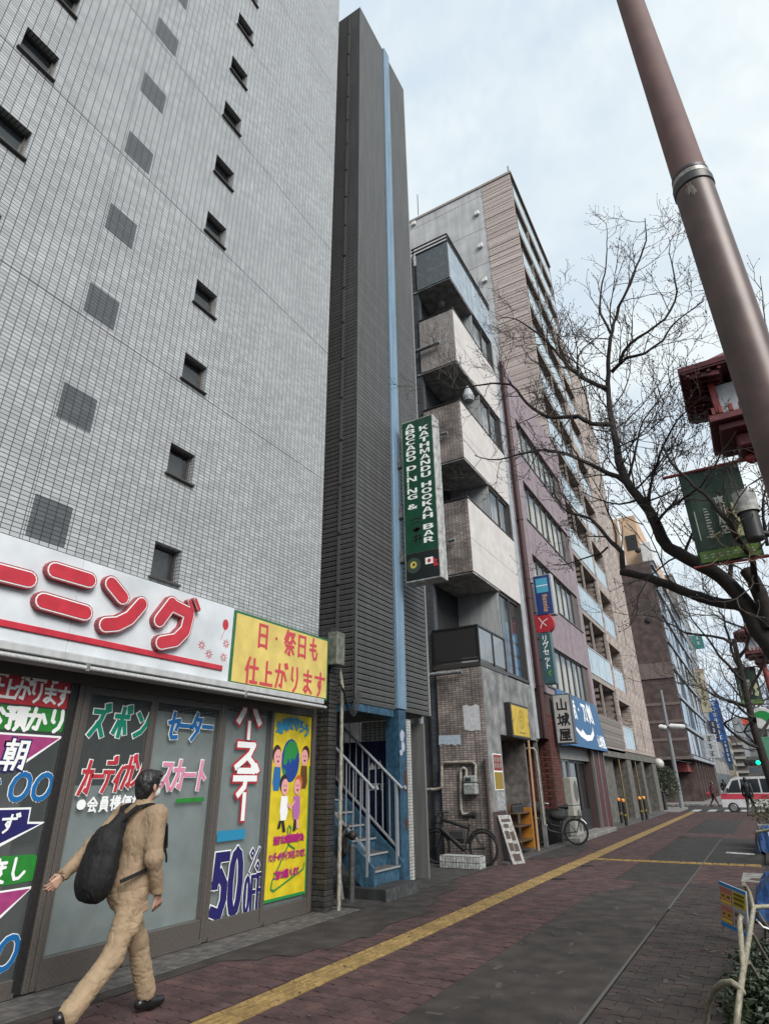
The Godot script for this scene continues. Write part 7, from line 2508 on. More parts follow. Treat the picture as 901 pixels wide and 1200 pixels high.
func lantern_post(at: Vector3, s: float, label: String, which: String) -> void:
	var red := M("lantern_red", 0.33, 0.045, 0.04, 0.45, texs.blotch, 1.0)
	var dark_red := M("lantern_roof", 0.17, 0.028, 0.035, 0.55, texs.blotch, 1.0)
	var t := thing("lantern_post", label, "lamp post", at)
	var b := mb()
	b.lathe([[0.13, 0.0], [0.12, 0.3], [0.075, 0.4], [0.074, 4.85]], at, 16)
	put(b, "pole", red, t)
	# bracketed tray under the lantern
	b = mb()
	b.cbox(at + Vector3(-0.4, 4.86, -0.4), at + Vector3(0.4, 4.94, 0.4), 0.01)
	b.cbox(at + Vector3(-0.33, 4.78, -0.33), at + Vector3(0.33, 4.855, 0.33), 0.01)
	b.cbox(at + Vector3(-0.2, 4.62, -0.2), at + Vector3(0.2, 4.775, 0.2), 0.02)
	put(b, "tray", dark_red, t)
	b = mb()
	for k in 9:
		for side in 4:
			b.T = Transform3D(Basis(Vector3.UP, side * PI / 2), at)
			b.cbox(Vector3(-0.37 + k * 0.0925 - 0.02, 4.945, 0.33), Vector3(-0.37 + k * 0.0925 + 0.02, 5.03, 0.39), 0.006)
	put(b, "balustrade", red, t)
	b = mb()
	b.cbox(at + Vector3(-0.28, 4.96, -0.28), at + Vector3(0.28, 5.34, 0.28), 0.01)
	put(b, "lamp_panes", M("lantern_paper", 0.52, 0.53, 0.54, 0.5, texs.soft, 1.0), t)
	b = mb()
	for sx in [-1, 1]:
		for sz in [-1, 1]:
			b.cbox(at + Vector3(sx * 0.29 - 0.03, 4.945, sz * 0.29 - 0.03), at + Vector3(sx * 0.29 + 0.03, 5.36, sz * 0.29 + 0.03), 0.006)
	put(b, "corner_posts", red, t)
	# the roof: rafters under flared eaves
	b = mb()
	for k in 11:
		for side in 4:
			b.T = Transform3D(Basis(Vector3.UP, side * PI / 2), at)
			b.bar(Vector3(-0.48 + k * 0.096, 5.36, 0.2), Vector3(-0.48 + k * 0.096, 5.41, 0.52), 0.03, 0.05)
	put(b, "rafters", dark_red, t)
	b = mb()
	var rings := [[0.55, 5.44], [0.56, 5.49], [0.36, 5.6], [0.2, 5.74], [0.06, 5.86], [0.0, 5.87]]
	for i in rings.size() - 1:
		for side in 4:
			b.T = Transform3D(Basis(Vector3.UP, side * PI / 2), at)
			var r0: float = rings[i][0]
			var r1: float = rings[i + 1][0]
			b.quad(Vector3(-r0, rings[i][1], r0), Vector3(r0, rings[i][1], r0), Vector3(r1, rings[i + 1][1], r1), Vector3(-r1, rings[i + 1][1], r1))
	b.T = Transform3D(Basis(), at)
	b.box(Vector3(-0.54, 5.42, -0.54), Vector3(0.54, 5.439, 0.54))
	put(b, "roof", dark_red, t)
	# banner arms
	b = mb()
	b.tube([at + Vector3(-0.02, 4.56, 0), at + Vector3(-0.95, 4.56, 0.0)], [0.018], 8)
	b.tube([at + Vector3(-0.02, 3.52, 0), at + Vector3(-0.86, 3.52, 0)], [0.014], 8)
	b.ball(at + Vector3(-0.1, 4.56, 0), Vector3(0.07, 0.06, 0.05), 8, 6)
	put(b, "banner_arm", red, t)
	var bn := thing("street_banner", "dark green banner with white vertical text on the %s lantern post" % ("nearer" if which == "near" else "farther"), "banner", at + Vector3(-0.5, 3.5, 0))
	b = mb()
	var x0 := at.x - 0.80
	var n := 10
	for i in n:
		var u0 := x0 + 0.56 * i / n
		var u1 := x0 + 0.56 * (i + 1) / n
		var w0 := 0.02 * sin(i * 1.1)
		var w1 := 0.02 * sin((i + 1) * 1.1)
		b.quad(Vector3(u0, 3.53, at.z + w0), Vector3(u1, 3.53, at.z + w1), Vector3(u1, 4.55, at.z + w1 * 0.3), Vector3(u0, 4.55, at.z + w0 * 0.3))
	put(b, "cloth", M("banner_green", 0.022, 0.05, 0.035, 0.75, texs.soft, 1.0), bn)
	b = mb()
	b.T = back_face()
	b.box(Vector3(x0 + 0.02, 3.545, at.z + 0.028), Vector3(x0 + 0.54, 3.66, at.z + 0.030))
	put(b, "green_strip", M("banner_strip", 0.09, 0.17, 0.03, 0.7), bn)
	b = mb(back_face())
	write_line(b, "東川屋店", x0 + 0.26, 4.12, 0.095, 0.1, 12, at.z + 0.032, true, 0.0, 0.105)
	for i in 11: b.box(Vector3(x0 + 0.15, 4.1 - i * 0.031, at.z + 0.030), Vector3(x0 + 0.18 + 0.008 * (i % 3), 4.11 - i * 0.031, at.z + 0.032))
	b.box(Vector3(x0 + 0.06, 3.78, at.z + 0.030), Vector3(x0 + 0.07, 4.1, at.z + 0.032))
	for i in 7:
		for j in 2: b.box(Vector3(x0 + 0.05 + i * 0.068, 3.585 + j * 0.028, at.z + 0.0305), Vector3(x0 + 0.085 + i * 0.068 - 0.01 * ((i + j) % 2), 3.597 + j * 0.028, at.z + 0.033))
	put(b, "lettering", M("banner_white", 0.36, 0.37, 0.33, 0.7), bn)
	b = mb(back_face())
	b.prism(PackedVector2Array([Vector2(x0 + 0.40, 4.12), Vector2(x0 + 0.50, 4.10), Vector2(x0 + 0.52, 3.98), Vector2(x0 + 0.46, 3.95), Vector2(x0 + 0.51, 3.86), Vector2(x0 + 0.47, 3.74), Vector2(x0 + 0.38, 3.78), Vector2(x0 + 0.43, 3.9), Vector2(x0 + 0.39, 4.02)]), at.z + 0.0315, at.z + 0.0315, false)
	put(b, "pale_mark", M("banner_pale", 0.40, 0.42, 0.24, 0.7), bn)
	if which == "near":
		var c := hd(873, 590, 6.2)
		b = mb()
		b.lathe([[0.0, 0.12], [0.098, 0.11], [0.1, 0.09]], c, 18)
		b.lathe([[0.1, -0.1], [0.1, 0.09]], c, 18)
		put(b, "floodlight_hood", M("hood_white", 0.55, 0.54, 0.5, 0.5, texs.blotch, 2.0), t)
		b = mb()
		b.lathe([[0.0, -0.38], [0.07, -0.38], [0.078, -0.36], [0.08, -0.1]], c, 16)
		put(b, "floodlight_body", mats.black_metal, t)
		b = mb()
		b.tube([c + Vector3(0, -0.3, 0), c + Vector3(0.15, -0.32, -0.1), Vector3(at.x, c.y - 0.32, at.z)], [0.03], 8)
		put(b, "floodlight_arm", mats.black_metal, t)

# --- the planted strip at the kerb: rack, board, covered cycle, hedge
func rack_corner() -> void:
	var bed := mb()
	bed.box(Vector3(-0.37, -0.02, -13.2), Vector3(1.09, 0.03, 3))
	var soil := M("soil", 0.06, 0.047, 0.036, 0.95, texs.grit, 1.5)
	weather(soil, texs.blotch, 0.7)
	structure(put(bed, "planting_bed", soil))
	bed = mb()
	bed.box(Vector3(-0.37, -0.02, -40), Vector3(1.09, 0.025, -16.2))
	structure(put(bed, "verge", soil))
	var litter := mb()
	var r := RandomNumberGenerator.new()
	r.seed = 31
	for i in 900:
		var p := Vector3(r.randf_range(-0.36, 1.0), 0.034, r.randf_range(-12.5, -4.0))
		litter.T = Transform3D(Basis.from_euler(Vector3(r.randf_range(-0.4, 0.4), r.randf() * TAU, r.randf_range(-0.4, 0.4))), p)
		var s := r.randf_range(0.012, 0.035)
		litter.quad(Vector3(-s, 0, 0), Vector3(0, 0.004, s * 0.5), Vector3(s, 0, 0), Vector3(0, 0.004, -s * 0.5))
	var lo := put(litter, "leaf_litter", M("litter", 0.16, 0.12, 0.075, 0.9))
	tag(lo, "dry leaf litter scattered over the planting bed", "leaves")
	stuff(lo)
	var cream := M("rack_cream", 0.36, 0.325, 0.235, 0.45, texs.blotch, 2.5)
	var tubes := {
		"hoop": [[824, 1250, 0.0], [826, 1205, 0.2], [829, 1177, 0.36], [836, 1160, 0.46], [846, 1152, 0.52], [857, 1151, 0.54], [866, 1157, 0.53], [870, 1163, 0.50]],
		"top_rail": [[858, 1260, 0.15], [862, 1205, 0.42], [866, 1168, 0.50], [870, 1140, 0.55], [876, 1106, 0.62], [880, 1080, 0.66], [882.5, 1064, 0.68]],
		"upright": [[871, 1138, 0.55], [868, 1105, 0.66], [866, 1082, 0.74], [867, 1075, 0.77], [869, 1073, 0.78]],
		"cross_rail": [[883, 1063, 0.68], [892, 1062.5, 0.68], [906, 1062, 0.68]],
		"post": [[882, 1064, 0.68], [877, 1045, 0.78], [871, 1036, 0.84]],
		"strut": [[884, 1066, 0.66], [906, 1098, 0.30]]}
	var t := thing("cycle_rack", "cream painted tubular cycle rack with curved hoops beside the pavement", "rack", hg(862, 1190, 0.0))
	for k in tubes:
		var pts := []
		for q in tubes[k]: pts.append(hg(q[0], q[1], q[2]))
		var b := mb()
		b.tube(pts, [0.0165], 10)
		put(b, k, cream, t)
	for line in [[[880, 1093, 0.62], [900, 1128, 0.2]], [[876.5, 1127, 0.56], [887, 1145, 0.35]]]:
		var b := mb()
		b.tube([hg(line[0][0], line[0][1], line[0][2]), hg(line[1][0], line[1][1], line[1][2])], [0.0135], 8)
		put(b, "strut", cream, t)
	# the tilted advertising board
	var BL := hg(845, 1083, 0.12)
	var BR := hg(877, 1099, 0.06)
	var TL := hd(838, 1031, Vector2(BL.x, BL.z).length())
	var TR := hd(871.5, 1038, Vector2(BR.x, BR.z).length())
	t = thing("price_board", "tilted blue framed board with yellow price panels behind the cycle rack", "board", (BL + BR) / 2.0)
	var ua := (BR - BL)
	var va := (TL - BL)
	var w := ua.length()
	var h := va.length()
	var un := ua.normalized()
	var nn := un.cross(va).normalized()
	var vn := nn.cross(un).normalized()
	var T := Transform3D(Basis(un, vn, nn), BL)
	var b := mb(T)
	b.cbox(Vector3(0, 0, -0.02), Vector3(w, h, 0.0), 0.004)
	put(b, "board", M("board_pale", 0.42, 0.43, 0.43, 0.5, texs.soft, 2.0), t)
	b = mb(T)
	b.box(Vector3(0.0, h * 0.93, 0.0), Vector3(w, h, 0.006))
	b.box(Vector3(0.0, 0, 0.0), Vector3(w, h * 0.08, 0.006))
	put(b, "blue_edge", M("edge_blue", 0.02, 0.17, 0.42, 0.45), t)
	for q in [[0.03, 0.48, 0.52, 0.9, "price_pink", 0.42, 0.15, 0.12], [0.52, 0.97, 0.56, 0.9, "price_yellow", 0.5, 0.38, 0.02], [0.03, 0.48, 0.1, 0.49, "price_pink", 0.42, 0.15, 0.12], [0.52, 0.97, 0.1, 0.5, "price_grey", 0.3, 0.3, 0.3]]:
		b = mb(T)
		b.box(Vector3(w * q[0], h * q[2], 0), Vector3(w * q[1], h * q[3], 0.004))
		put(b, "printed_panel", M(q[4], q[5], q[6], q[7], 0.5, texs.soft, 3.0), t)
	b = mb(T)
	for q in [[0.06, 0.45, 0.54, 0.6], [0.06, 0.45, 0.12, 0.18], [0.08, 0.22, 0.64, 0.76], [0.27, 0.43, 0.64, 0.76], [0.08, 0.22, 0.23, 0.35], [0.27, 0.43, 0.23, 0.35]]:
		b.box(Vector3(w * q[0], h * q[2], 0.004), Vector3(w * q[1], h * q[3], 0.006))
	put(b, "yellow_print", M("price_gold", 0.55, 0.40, 0.03, 0.5), t)
	b = mb(T)
	for q in [[0.55, 0.94, 0.82, 0.87], [0.55, 0.94, 0.72, 0.78], [0.55, 0.9, 0.61, 0.67], [0.1, 0.2, 0.665, 0.74], [0.29, 0.41, 0.665, 0.74], [0.1, 0.2, 0.255, 0.33], [0.29, 0.41, 0.255, 0.33], [0.56, 0.78, 0.34, 0.44], [0.56, 0.92, 0.16, 0.26]]:
		b.box(Vector3(w * q[0], h * q[2], 0.006), Vector3(w * q[1], h * q[3], 0.0075))
	put(b, "dark_print", mats.sign_ink, t)
	b = mb(T)
	b.bar(Vector3(w * 0.95, h * 0.95, -0.02), Vector3(w * 0.9, -0.05, -0.38), 0.02, 0.02)
	b.bar(Vector3(w * 0.1, h * 0.95, -0.02), Vector3(w * 0.05, -0.1, -0.38), 0.02, 0.02)
	b.bar(Vector3(w * 0.06, -0.08, 0.0), Vector3(w * 0.06, 0.01, -0.01), 0.02, 0.02)
	b.bar(Vector3(w * 0.94, -0.05, 0.0), Vector3(w * 0.94, 0.01, -0.01), 0.02, 0.02)
	put(b, "legs", mats.alu, t)
	# something under a blue sheet, twice
	for q in [[Vector3(-0.08, 0.0, -10.3), Vector3(0.42, 0.56, 0.6), "blue plastic sheet draped over a cycle behind the price board"], [Vector3(-0.28, 0.0, -18.9), Vector3(0.3, 0.55, 0.5), "blue plastic sheet over a heap beside the far planter"]]:
		t = thing("blue_tarpaulin", q[2], "tarpaulin", q[0])
		b = mb()
		var cells := 12
		var hgt := func(i: int, j: int) -> Vector3:
			var x := (i / float(cells) - 0.5) * 2.0
			var z := (j / float(cells) - 0.5) * 2.0
			var d := maxf(absf(x), absf(z))
			var y := q[1].y as float
			y *= clampf(1.0 - pow(d, 5.0) * 0.98, 0.0, 1.0) * (0.86 + 0.14 * sin(x * 3.0 + 1.0))
			y += 0.03 * sin(i * 1.9 + j * 0.7) + 0.025 * sin(j * 2.3 - i * 0.5)
			return q[0] + Vector3(x * q[1].x * (0.85 + 0.15 * d), maxf(y, 0.01), z * q[1].z * (0.85 + 0.15 * d))
		for i in cells:
			for j in cells: b.quad(hgt.call(i, j + 1), hgt.call(i + 1, j + 1), hgt.call(i + 1, j), hgt.call(i, j))
		put(b, "sheet", M("tarp_blue", 0.015, 0.075, 0.24, 0.4, texs.blotch, 1.5), t)
	b = mb()
	b.tube([hg(886, 1078, 0.55), hg(893, 1086, 0.5), hg(904, 1090, 0.47)], [0.008], 6)
	t = thing("tarpaulin_rope", "thin white rope tied across the near blue sheet", "rope", hg(893, 1086, 0.5))
	put(b, "rope", mats.print_white, t)
	# clipped hedge plants
	var leaf := M("hedge_leaf", 0.034, 0.052, 0.022, 0.5, texs.fine, 3.0)
	leaf.backlight_enabled = true
	leaf.backlight = Color(0.1, 0.14, 0.05)
	var spots := [[886, 1128, 6.9, 0.2], [893, 1150, 6.4, 0.26], [900, 1122, 7.4, 0.25], [884, 1160, 6.0, 0.2], [901, 1168, 6.0, 0.25]]
	for i in spots.size():
		var q = spots[i]
		var c := hd(q[0], q[1], q[2])
		t = thing("hedge_shrub", "dark green low hedge shrub beside the cream cycle rack", "shrub", Vector3(c.x, 0.03, c.z), "hedge shrubs by the rack")
		leaf_mass(t, "foliage", [[c, Vector3(q[3], maxf(c.y * 0.62, 0.12), q[3])], [c + Vector3(0.12, -0.08, 0.1), Vector3(q[3], maxf(c.y * 0.5, 0.1), q[3])]], 1500, 0.055, leaf)
		b = mb()
		for k in 5: b.tube([Vector3(c.x, 0.02, c.z), Vector3(c.x + 0.05 * cos(k * 1.3), c.y * 0.5, c.z + 0.05 * sin(k * 1.3)), c + Vector3(0.12 * cos(k * 1.3), 0.05, 0.12 * sin(k * 1.3))], [0.007, 0.005, 0.003], 5)
		put(b, "stems", mats.bark, t)
	var lc := hg(862, 1176, 0.25)
	t = thing("trailing_weed", "small clump of broad dark leaves growing through the rack hoop", "plant", Vector3(lc.x, 0.0, lc.z))
	leaf_mass(t, "foliage", [[lc + Vector3(0, -0.02, 0), Vector3(0.09, 0.13, 0.09)]], 150, 0.075, leaf)
	b = mb()
	b.tube([Vector3(lc.x + 0.02, 0, lc.z), lc], [0.008, 0.005], 5)
	put(b, "stem", mats.bark, t)
	# low ground cover
	var cover := mb()
	for i in 2600:
		var p := Vector3(r.randf_range(-0.3, 0.9), 0.03, r.randf_range(-6.6, -4.2))
		var a := Vector3(r.randfn(), absf(r.randfn()) + 0.4, r.randfn()).normalized() * r.randf_range(0.03, 0.1)
		var ww := a.cross(Vector3(r.randfn(), 0.1, r.randfn())).normalized() * 0.012
		cover.quad(p - ww * 0.3, p + a * 0.6 + ww, p + a, p + a * 0.6 - ww)
	var co := put(cover, "ground_cover", M("cover_leaf", 0.07, 0.085, 0.05, 0.7))
	tag(co, "grey green ground cover on the planting bed", "ground cover")
	stuff(co)
	# far planter with mixed green on the verge
	t = thing("verge_planter", "planter of yellowish green shrubs behind the far blue sheet", "planter", Vector3(-0.1, 0, -20.3))
	b = mb()
	b.cbox(Vector3(-0.45, 0.02, -20.8), Vector3(0.5, 0.55, -19.6), 0.02)
	put(b, "box", mats.concrete, t)
	leaf_mass(t, "foliage", [[Vector3(-0.1, 0.85, -20.2), Vector3(0.5, 0.4, 0.6)], [Vector3(0.3, 0.8, -20.0), Vector3(0.4, 0.35, 0.5)]], 1600, 0.08, M("leaf_olive", 0.085, 0.085, 0.03, 0.6))
	b = mb()
	b.tube([hg(886, 975, 0.75), hg(885, 985, 0.4), hg(889, 998, 0.05)], [0.025], 8)
	b.tube([hg(886, 975, 0.75), hg(905, 972, 0.8)], [0.025], 8)
	t = thing("far_cycle_rack", "pale tubular rack beside the far blue sheet", "rack", hg(889, 998, 0.0))
	put(b, "tube_frame", cream, t)
	# utility cover in the paving
	t = Node3D.new()
	b = mb()
	b.cbox(Vector3(-0.75, -0.02, -14.6), Vector3(-0.38, 0.006, -13.4), 0.004)
	var cov := put(b, "pale_slab", M("slab_pale", 0.30, 0.29, 0.27, 0.9, texs.blotch, 1.0))
	structure(cov)
	b = mb()
	b.lathe([[0.14, 0.0], [0.14, 0.012], [0.12, 0.013], [0.0, 0.012]], Vector3(-0.48, 0, -13.7), 18)
	put(b, "drain_cover", M("rusty_iron", 0.12, 0.055, 0.035, 0.8, texs.grit, 4.0), cov)
	t.free()

# --- bare winter trees
var twig_rng := RandomNumberGenerator.new()
func twig(b: MB, p: Vector3, d: Vector3, len: float, r: float, depth: int) -> void:
	var pts := [p]
	var rad := [r]
	var n := 5
	var kids := []
	for i in n:
		d = (d + Vector3(twig_rng.randfn(), twig_rng.randfn() + 0.32, twig_rng.randfn()) * 0.17).normalized()
		p += d * len / n
		pts.append(p)
		rad.append(lerpf(r, r * 0.4, (i + 1.0) / n))
		if depth > 0 and i >= 1 and twig_rng.randf() < 0.85: kids.append([p, d, i])
	b.tube(pts, rad, 4 if r < 0.012 else 6, false)
	if depth == 0:
		b.ball(p, Vector3(0.0075, 0.012, 0.0075) * clampf(r / 0.004, 0.7, 1.2), 5, 3)
	else: kids.append([p, d, n])
	for k in kids:
		var side := Vector3(twig_rng.randfn(), twig_rng.randfn() * 0.7 + 0.15, twig_rng.randfn()).normalized()
		var nd: Vector3 = (k[1] + side * twig_rng.randf_range(0.6, 1.1)).normalized()
		twig(b, k[0], nd, len * twig_rng.randf_range(0.38, 0.62), maxf(r * 0.6, 0.0032), depth - 1)

func limb(b: MB, tw: MB, line: Array, r0: float, r1: float, every: float, tl: float, from := 0.15, depth := 2) -> void: # line: [px, py, distance]
	var pts := []
	for q in line: pts.append(hd(q[0], q[1], q[2]))
	var c := Curve3D.new()
	for i in pts.size():
		var tan: Vector3 = (pts[mini(i + 1, pts.size() - 1)] - pts[maxi(i - 1, 0)]) / 6.0
		c.add_point(pts[i], -tan, tan)
	var L := c.get_baked_length()
	var n := maxi(4, int(L / 0.12))
	var path := []
	var rad := []
	for i in n + 1:
		var f := i / float(n)
		path.append(c.sample_baked(f * L) + Vector3(twig_rng.randfn(), twig_rng.randfn(), twig_rng.randfn()) * 0.006)
		rad.append(lerpf(r0, r1, pow(f, 0.8)) * twig_rng.randf_range(0.94, 1.08))
	b.tube(path, rad, 10 if r0 > 0.03 else 6, true)
	var s := L * from
	while s < L:
		var f := s / L
		var p := c.sample_baked(s)
		var d := (c.sample_baked(minf(s + 0.05, L)) - c.sample_baked(maxf(s - 0.05, 0))).normalized()
		var side := Vector3(twig_rng.randfn(), twig_rng.randfn() * 0.8 + 0.35, twig_rng.randfn())
		side = (side - d * side.dot(d)).normalized()
		twig(tw, p, (d * 0.7 + side).normalized(), tl * twig_rng.randf_range(0.6, 1.15), clampf(lerpf(r0, r1, f) * 0.4, 0.0045, 0.011), depth)
		s += every * twig_rng.randf_range(0.8, 1.8)

func trees() -> void:
	twig_rng.seed = 5
	var bark := M("tree_bark", 0.075, 0.06, 0.052, 0.9, texs.grit, 4.0)
	weather(bark, texs.blotch, 1.5)
	bump(bark, texs.grit, 0.6)
	var twigm := M("twig_bark", 0.055, 0.044, 0.04, 0.8)
	var t := thing("bare_tree", "large leafless tree with dark limbs reaching over the pavement", "tree", Vector3(0.95, 0, -7.4))
	var b := mb()
	var tw := mb()
	# trunk, out of the frame on the right, up to the fork
	b.tube([Vector3(0.95, -0.02, -7.4), Vector3(0.92, 0.5, -7.4), Vector3(0.8, 1.4, -7.35), Vector3(0.62, 2.1, -7.3), hd(893, 742, 7.25)], [0.22, 0.16, 0.135, 0.12, 0.1], 14)
	limb(b, tw, [[895, 748, 7.25], [870, 705, 7.2], [854, 685, 7.2], [825, 664, 7.1], [798, 651, 7.1], [780, 640, 7.1], [760, 597, 7.0], [733, 563, 7.0], [723, 530, 7.0]], 0.095, 0.044, 0.35, 0.9, 0.3)
	limb(b, tw, [[724, 534, 7.0], [717, 490, 7.0], [712, 453, 7.0], [715, 400, 6.9], [722, 367, 6.9], [733, 343, 6.8], [748, 305, 6.8], [757, 283, 6.7], [755, 257, 6.7]], 0.045, 0.006, 0.16, 0.75, 0.05)
	limb(b, tw, [[888, 722, 7.25], [870, 709, 7.2], [843, 706, 7.3], [816, 699, 7.3], [794, 690, 7.4], [774, 682, 7.4], [758, 677, 7.5], [727, 669, 7.6]], 0.066, 0.042, 0.5, 0.8, 0.3)
	limb(b, tw, [[731, 670, 7.6], [729, 660, 7.6], [728, 645, 7.6], [712, 633, 7.7], [707, 623, 7.7], [696, 612, 7.8], [684, 604, 7.8], [663, 599, 7.9], [653, 588, 7.9], [648, 572, 8.0]], 0.036, 0.008, 0.13, 0.7, 0.1)
	limb(b, tw, [[712, 640, 7.7], [699, 651, 7.8], [680, 655, 7.8], [656, 663, 7.9], [640, 658, 8.0]], 0.014, 0.004, 0.16, 0.45, 0.2)
	limb(b, tw, [[735, 566, 7.0], [710, 553, 7.0], [677, 537, 7.0], [643, 528, 7.0], [606, 533, 7.1], [578, 540, 7.1], [556, 533, 7.2]], 0.034, 0.006, 0.1, 0.6, 0.1)
	limb(b, tw, [[717, 497, 7.0], [690, 497, 6.9], [677, 487, 6.9], [643, 490, 6.9], [617, 473, 6.9], [600, 452, 6.9], [570, 450, 6.9], [535, 456, 7.0], [512, 442, 7.0]], 0.034, 0.005, 0.1, 0.6, 0.1)
	limb(b, tw, [[712, 455, 7.0], [690, 448, 6.9], [677, 440, 6.9], [660, 422, 6.9], [647, 407, 6.9], [625, 388, 6.8], [607, 375, 6.8], [585, 372, 6.8]], 0.032, 0.006, 0.1, 0.65, 0.1)
	limb(b, tw, [[647, 409, 6.9], [640, 390, 6.9], [648, 370, 6.9], [643, 345, 6.9]], 0.012, 0.004, 0.15, 0.4, 0.1)
	limb(b, tw, [[677, 440, 6.9], [676, 420, 6.8], [690, 402, 6.8], [710, 388, 6.8]], 0.014, 0.005, 0.14, 0.45, 0.1)
	limb(b, tw, [[716, 436, 7.0], [732, 420, 6.9], [754, 415, 6.8], [774, 400, 6.8], [792, 378, 6.8], [823, 353, 6.7]], 0.026, 0.005, 0.13, 0.55, 0.1)
	limb(b, tw, [[726, 424, 6.9], [739, 400, 6.8], [765, 386, 6.8], [788, 360, 6.8], [792, 338, 6.7], [786, 305, 6.7], [783, 278, 6.7]], 0.024, 0.004, 0.13, 0.5, 0.15)
	limb(b, tw, [[715, 390, 6.9], [703, 366, 6.9], [703, 344, 6.9], [710, 307, 6.8], [711, 275, 6.8], [710, 262, 6.8]], 0.02, 0.004, 0.2, 0.35, 0.1, 1)
	limb(b, tw, [[733, 343, 6.8], [744, 320, 6.8], [741, 296, 6.8], [742, 284, 6.8]], 0.012, 0.004, 0.15, 0.3, 0.3, 1)
	# limbs towards the lantern
	limb(b, tw, [[900, 735, 7.2], [888, 690, 7.1], [875, 668, 7.1]], 0.075, 0.068, 9.0, 0.5, 0.9)
	limb(b, tw, [[886, 690, 7.0], [880, 656, 6.5], [857, 621, 6.25], [838, 593, 6.2], [815, 570, 6.2], [790, 548, 6.2], [775, 520, 6.2]], 0.036, 0.01, 0.16, 0.6, 0.15)
	limb(b, tw, [[854, 686, 7.2], [856, 662, 7.2], [857, 638, 7.1], [850, 600, 7.1], [835, 560, 7.0]], 0.03, 0.008, 0.14, 0.7, 0.2)
	limb(b, tw, [[768, 612, 7.0], [790, 590, 6.5], [815, 575, 6.2], [840, 540, 6.1], [862, 505, 6.0]], 0.02, 0.006, 0.15, 0.5, 0.1)
	limb(b, tw, [[760, 590, 7.0], [765, 555, 6.8], [778, 520, 6.5], [795, 490, 6.2], [825, 465, 6.0]], 0.022, 0.006, 0.15, 0.5, 0.1)
	limb(b, tw, [[736, 560, 7.0], [745, 525, 6.9], [752, 495, 6.9], [770, 470, 6.8], [785, 445, 6.8]], 0.018, 0.005, 0.15, 0.5, 0.1)
	limb(b, tw, [[750, 585, 7.0], [725, 590, 7.1], [700, 585, 7.2], [682, 575, 7.2]], 0.016, 0.005, 0.12, 0.5, 0.1)
	limb(b, tw, [[800, 652, 7.1], [812, 620, 7.2], [818, 590, 7.3], [812, 560, 7.3]], 0.018, 0.005, 0.13, 0.6, 0.1)
	limb(b, tw, [[900, 640, 7.0], [893, 600, 6.9], [897, 560, 6.9], [890, 520, 6.8]], 0.02, 0.006, 0.2, 0.5, 0.1)
	limb(b, tw, [[905, 470, 6.6], [898, 400, 6.6], [893, 350, 6.6], [890, 325, 6.6]], 0.012, 0.004, 0.16, 0.35, 0.1, 1)
	var starts := [[768, 612], [755, 590], [742, 574], [733, 563], [727, 545], [722, 525], [719, 505], [717, 485]]
	for i in 11:
		var s: Array = starts[i % 8]
		var e := [twig_rng.randf_range(735, 865), s[1] - twig_rng.randf_range(20, 120)]
		if i % 4 == 3: e[0] = s[0] - twig_rng.randf_range(25, 60)
		var d := twig_rng.randf_range(-0.9, 0.9)
		limb(b, tw, [[s[0], s[1], 7.0], [lerpf(s[0], e[0], 0.35) , lerpf(s[1], e[1], 0.25), 7.0 + d * 0.4], [lerpf(s[0], e[0], 0.72), lerpf(s[1], e[1], 0.62), 7.0 + d * 0.8], [e[0], e[1], 7.0 + d]], 0.011, 0.004, 0.14, 0.42, 0.2)
	put(b, "trunk", bark, t)
	put(tw, "crown", twigm, t)
	# hanging dead creepers on the cut limb
	var v := mb()
	for i in 26:
		var p := hd(twig_rng.randf_range(838, 880), twig_rng.randf_range(590, 660), 6.25)
		var pts := [p]
		var d := Vector3(twig_rng.randfn() * 0.4, -0.6, twig_rng.randfn() * 0.4).normalized()
		for k in 7:
			d = (d + Vector3(twig_rng.randfn(), twig_rng.randfn() * 0.7, twig_rng.randfn()) * 0.45).normalized()
			p += d * 0.045
			pts.append(p)
		v.tube(pts, [0.0045], 4, false)
	put(v, "dead_creeper", M("creeper", 0.20, 0.14, 0.085, 0.9), t)
	# two more farther along the verge
	for q in [[-16.2, 893.0, 0.095, "leafless tree with arching limbs beside the farther lantern post"], [-25.0, 893.0, 0.1, "slender leafless tree rising behind the round green sign"], [-34.0, 895.0, 0.1, "small leafless tree near the junction by the white van"]]:
		var base := hz(q[1], 880, q[0])
		base.y = 0.0
		var tt := thing("bare_tree", q[3], "tree", base)
		var tb := mb()
		var tc := mb()
		var H := 4.6
		tb.tube([base, base + Vector3(0.03, 1.2, 0), base + Vector3(-0.05, 2.6, 0), base + Vector3(0, H, 0)], [q[2] * 1.3, q[2], q[2] * 0.85, q[2] * 0.55], 10)
		for k in 9:
			var a: float = k * 2.4 + q[0]
			var y := 2.2 + k * 0.28
			var dir := Vector3(cos(a), 0.55, sin(a)).normalized()
			var p := base + Vector3(0, y, 0)
			var path := [p]
			var rad := [0.042]
			for j in 8:
				dir = (dir + Vector3(twig_rng.randfn(), twig_rng.randfn() + 0.15, twig_rng.randfn()) * 0.3).normalized()
				p += dir * 0.28
				path.append(p)
				rad.append(lerpf(0.038, 0.009, (j + 1) / 8.0))
				if j > 1: twig(tc, p, (dir + Vector3(twig_rng.randfn(), 0.3, twig_rng.randfn()) * 0.9).normalized(), 0.85, 0.009, 2)
			tb.tube(path, rad, 7)
			twig(tc, p, dir, 1.0, 0.011, 2)
		put(tb, "trunk", bark, tt)
		put(tc, "crown", twigm, tt)

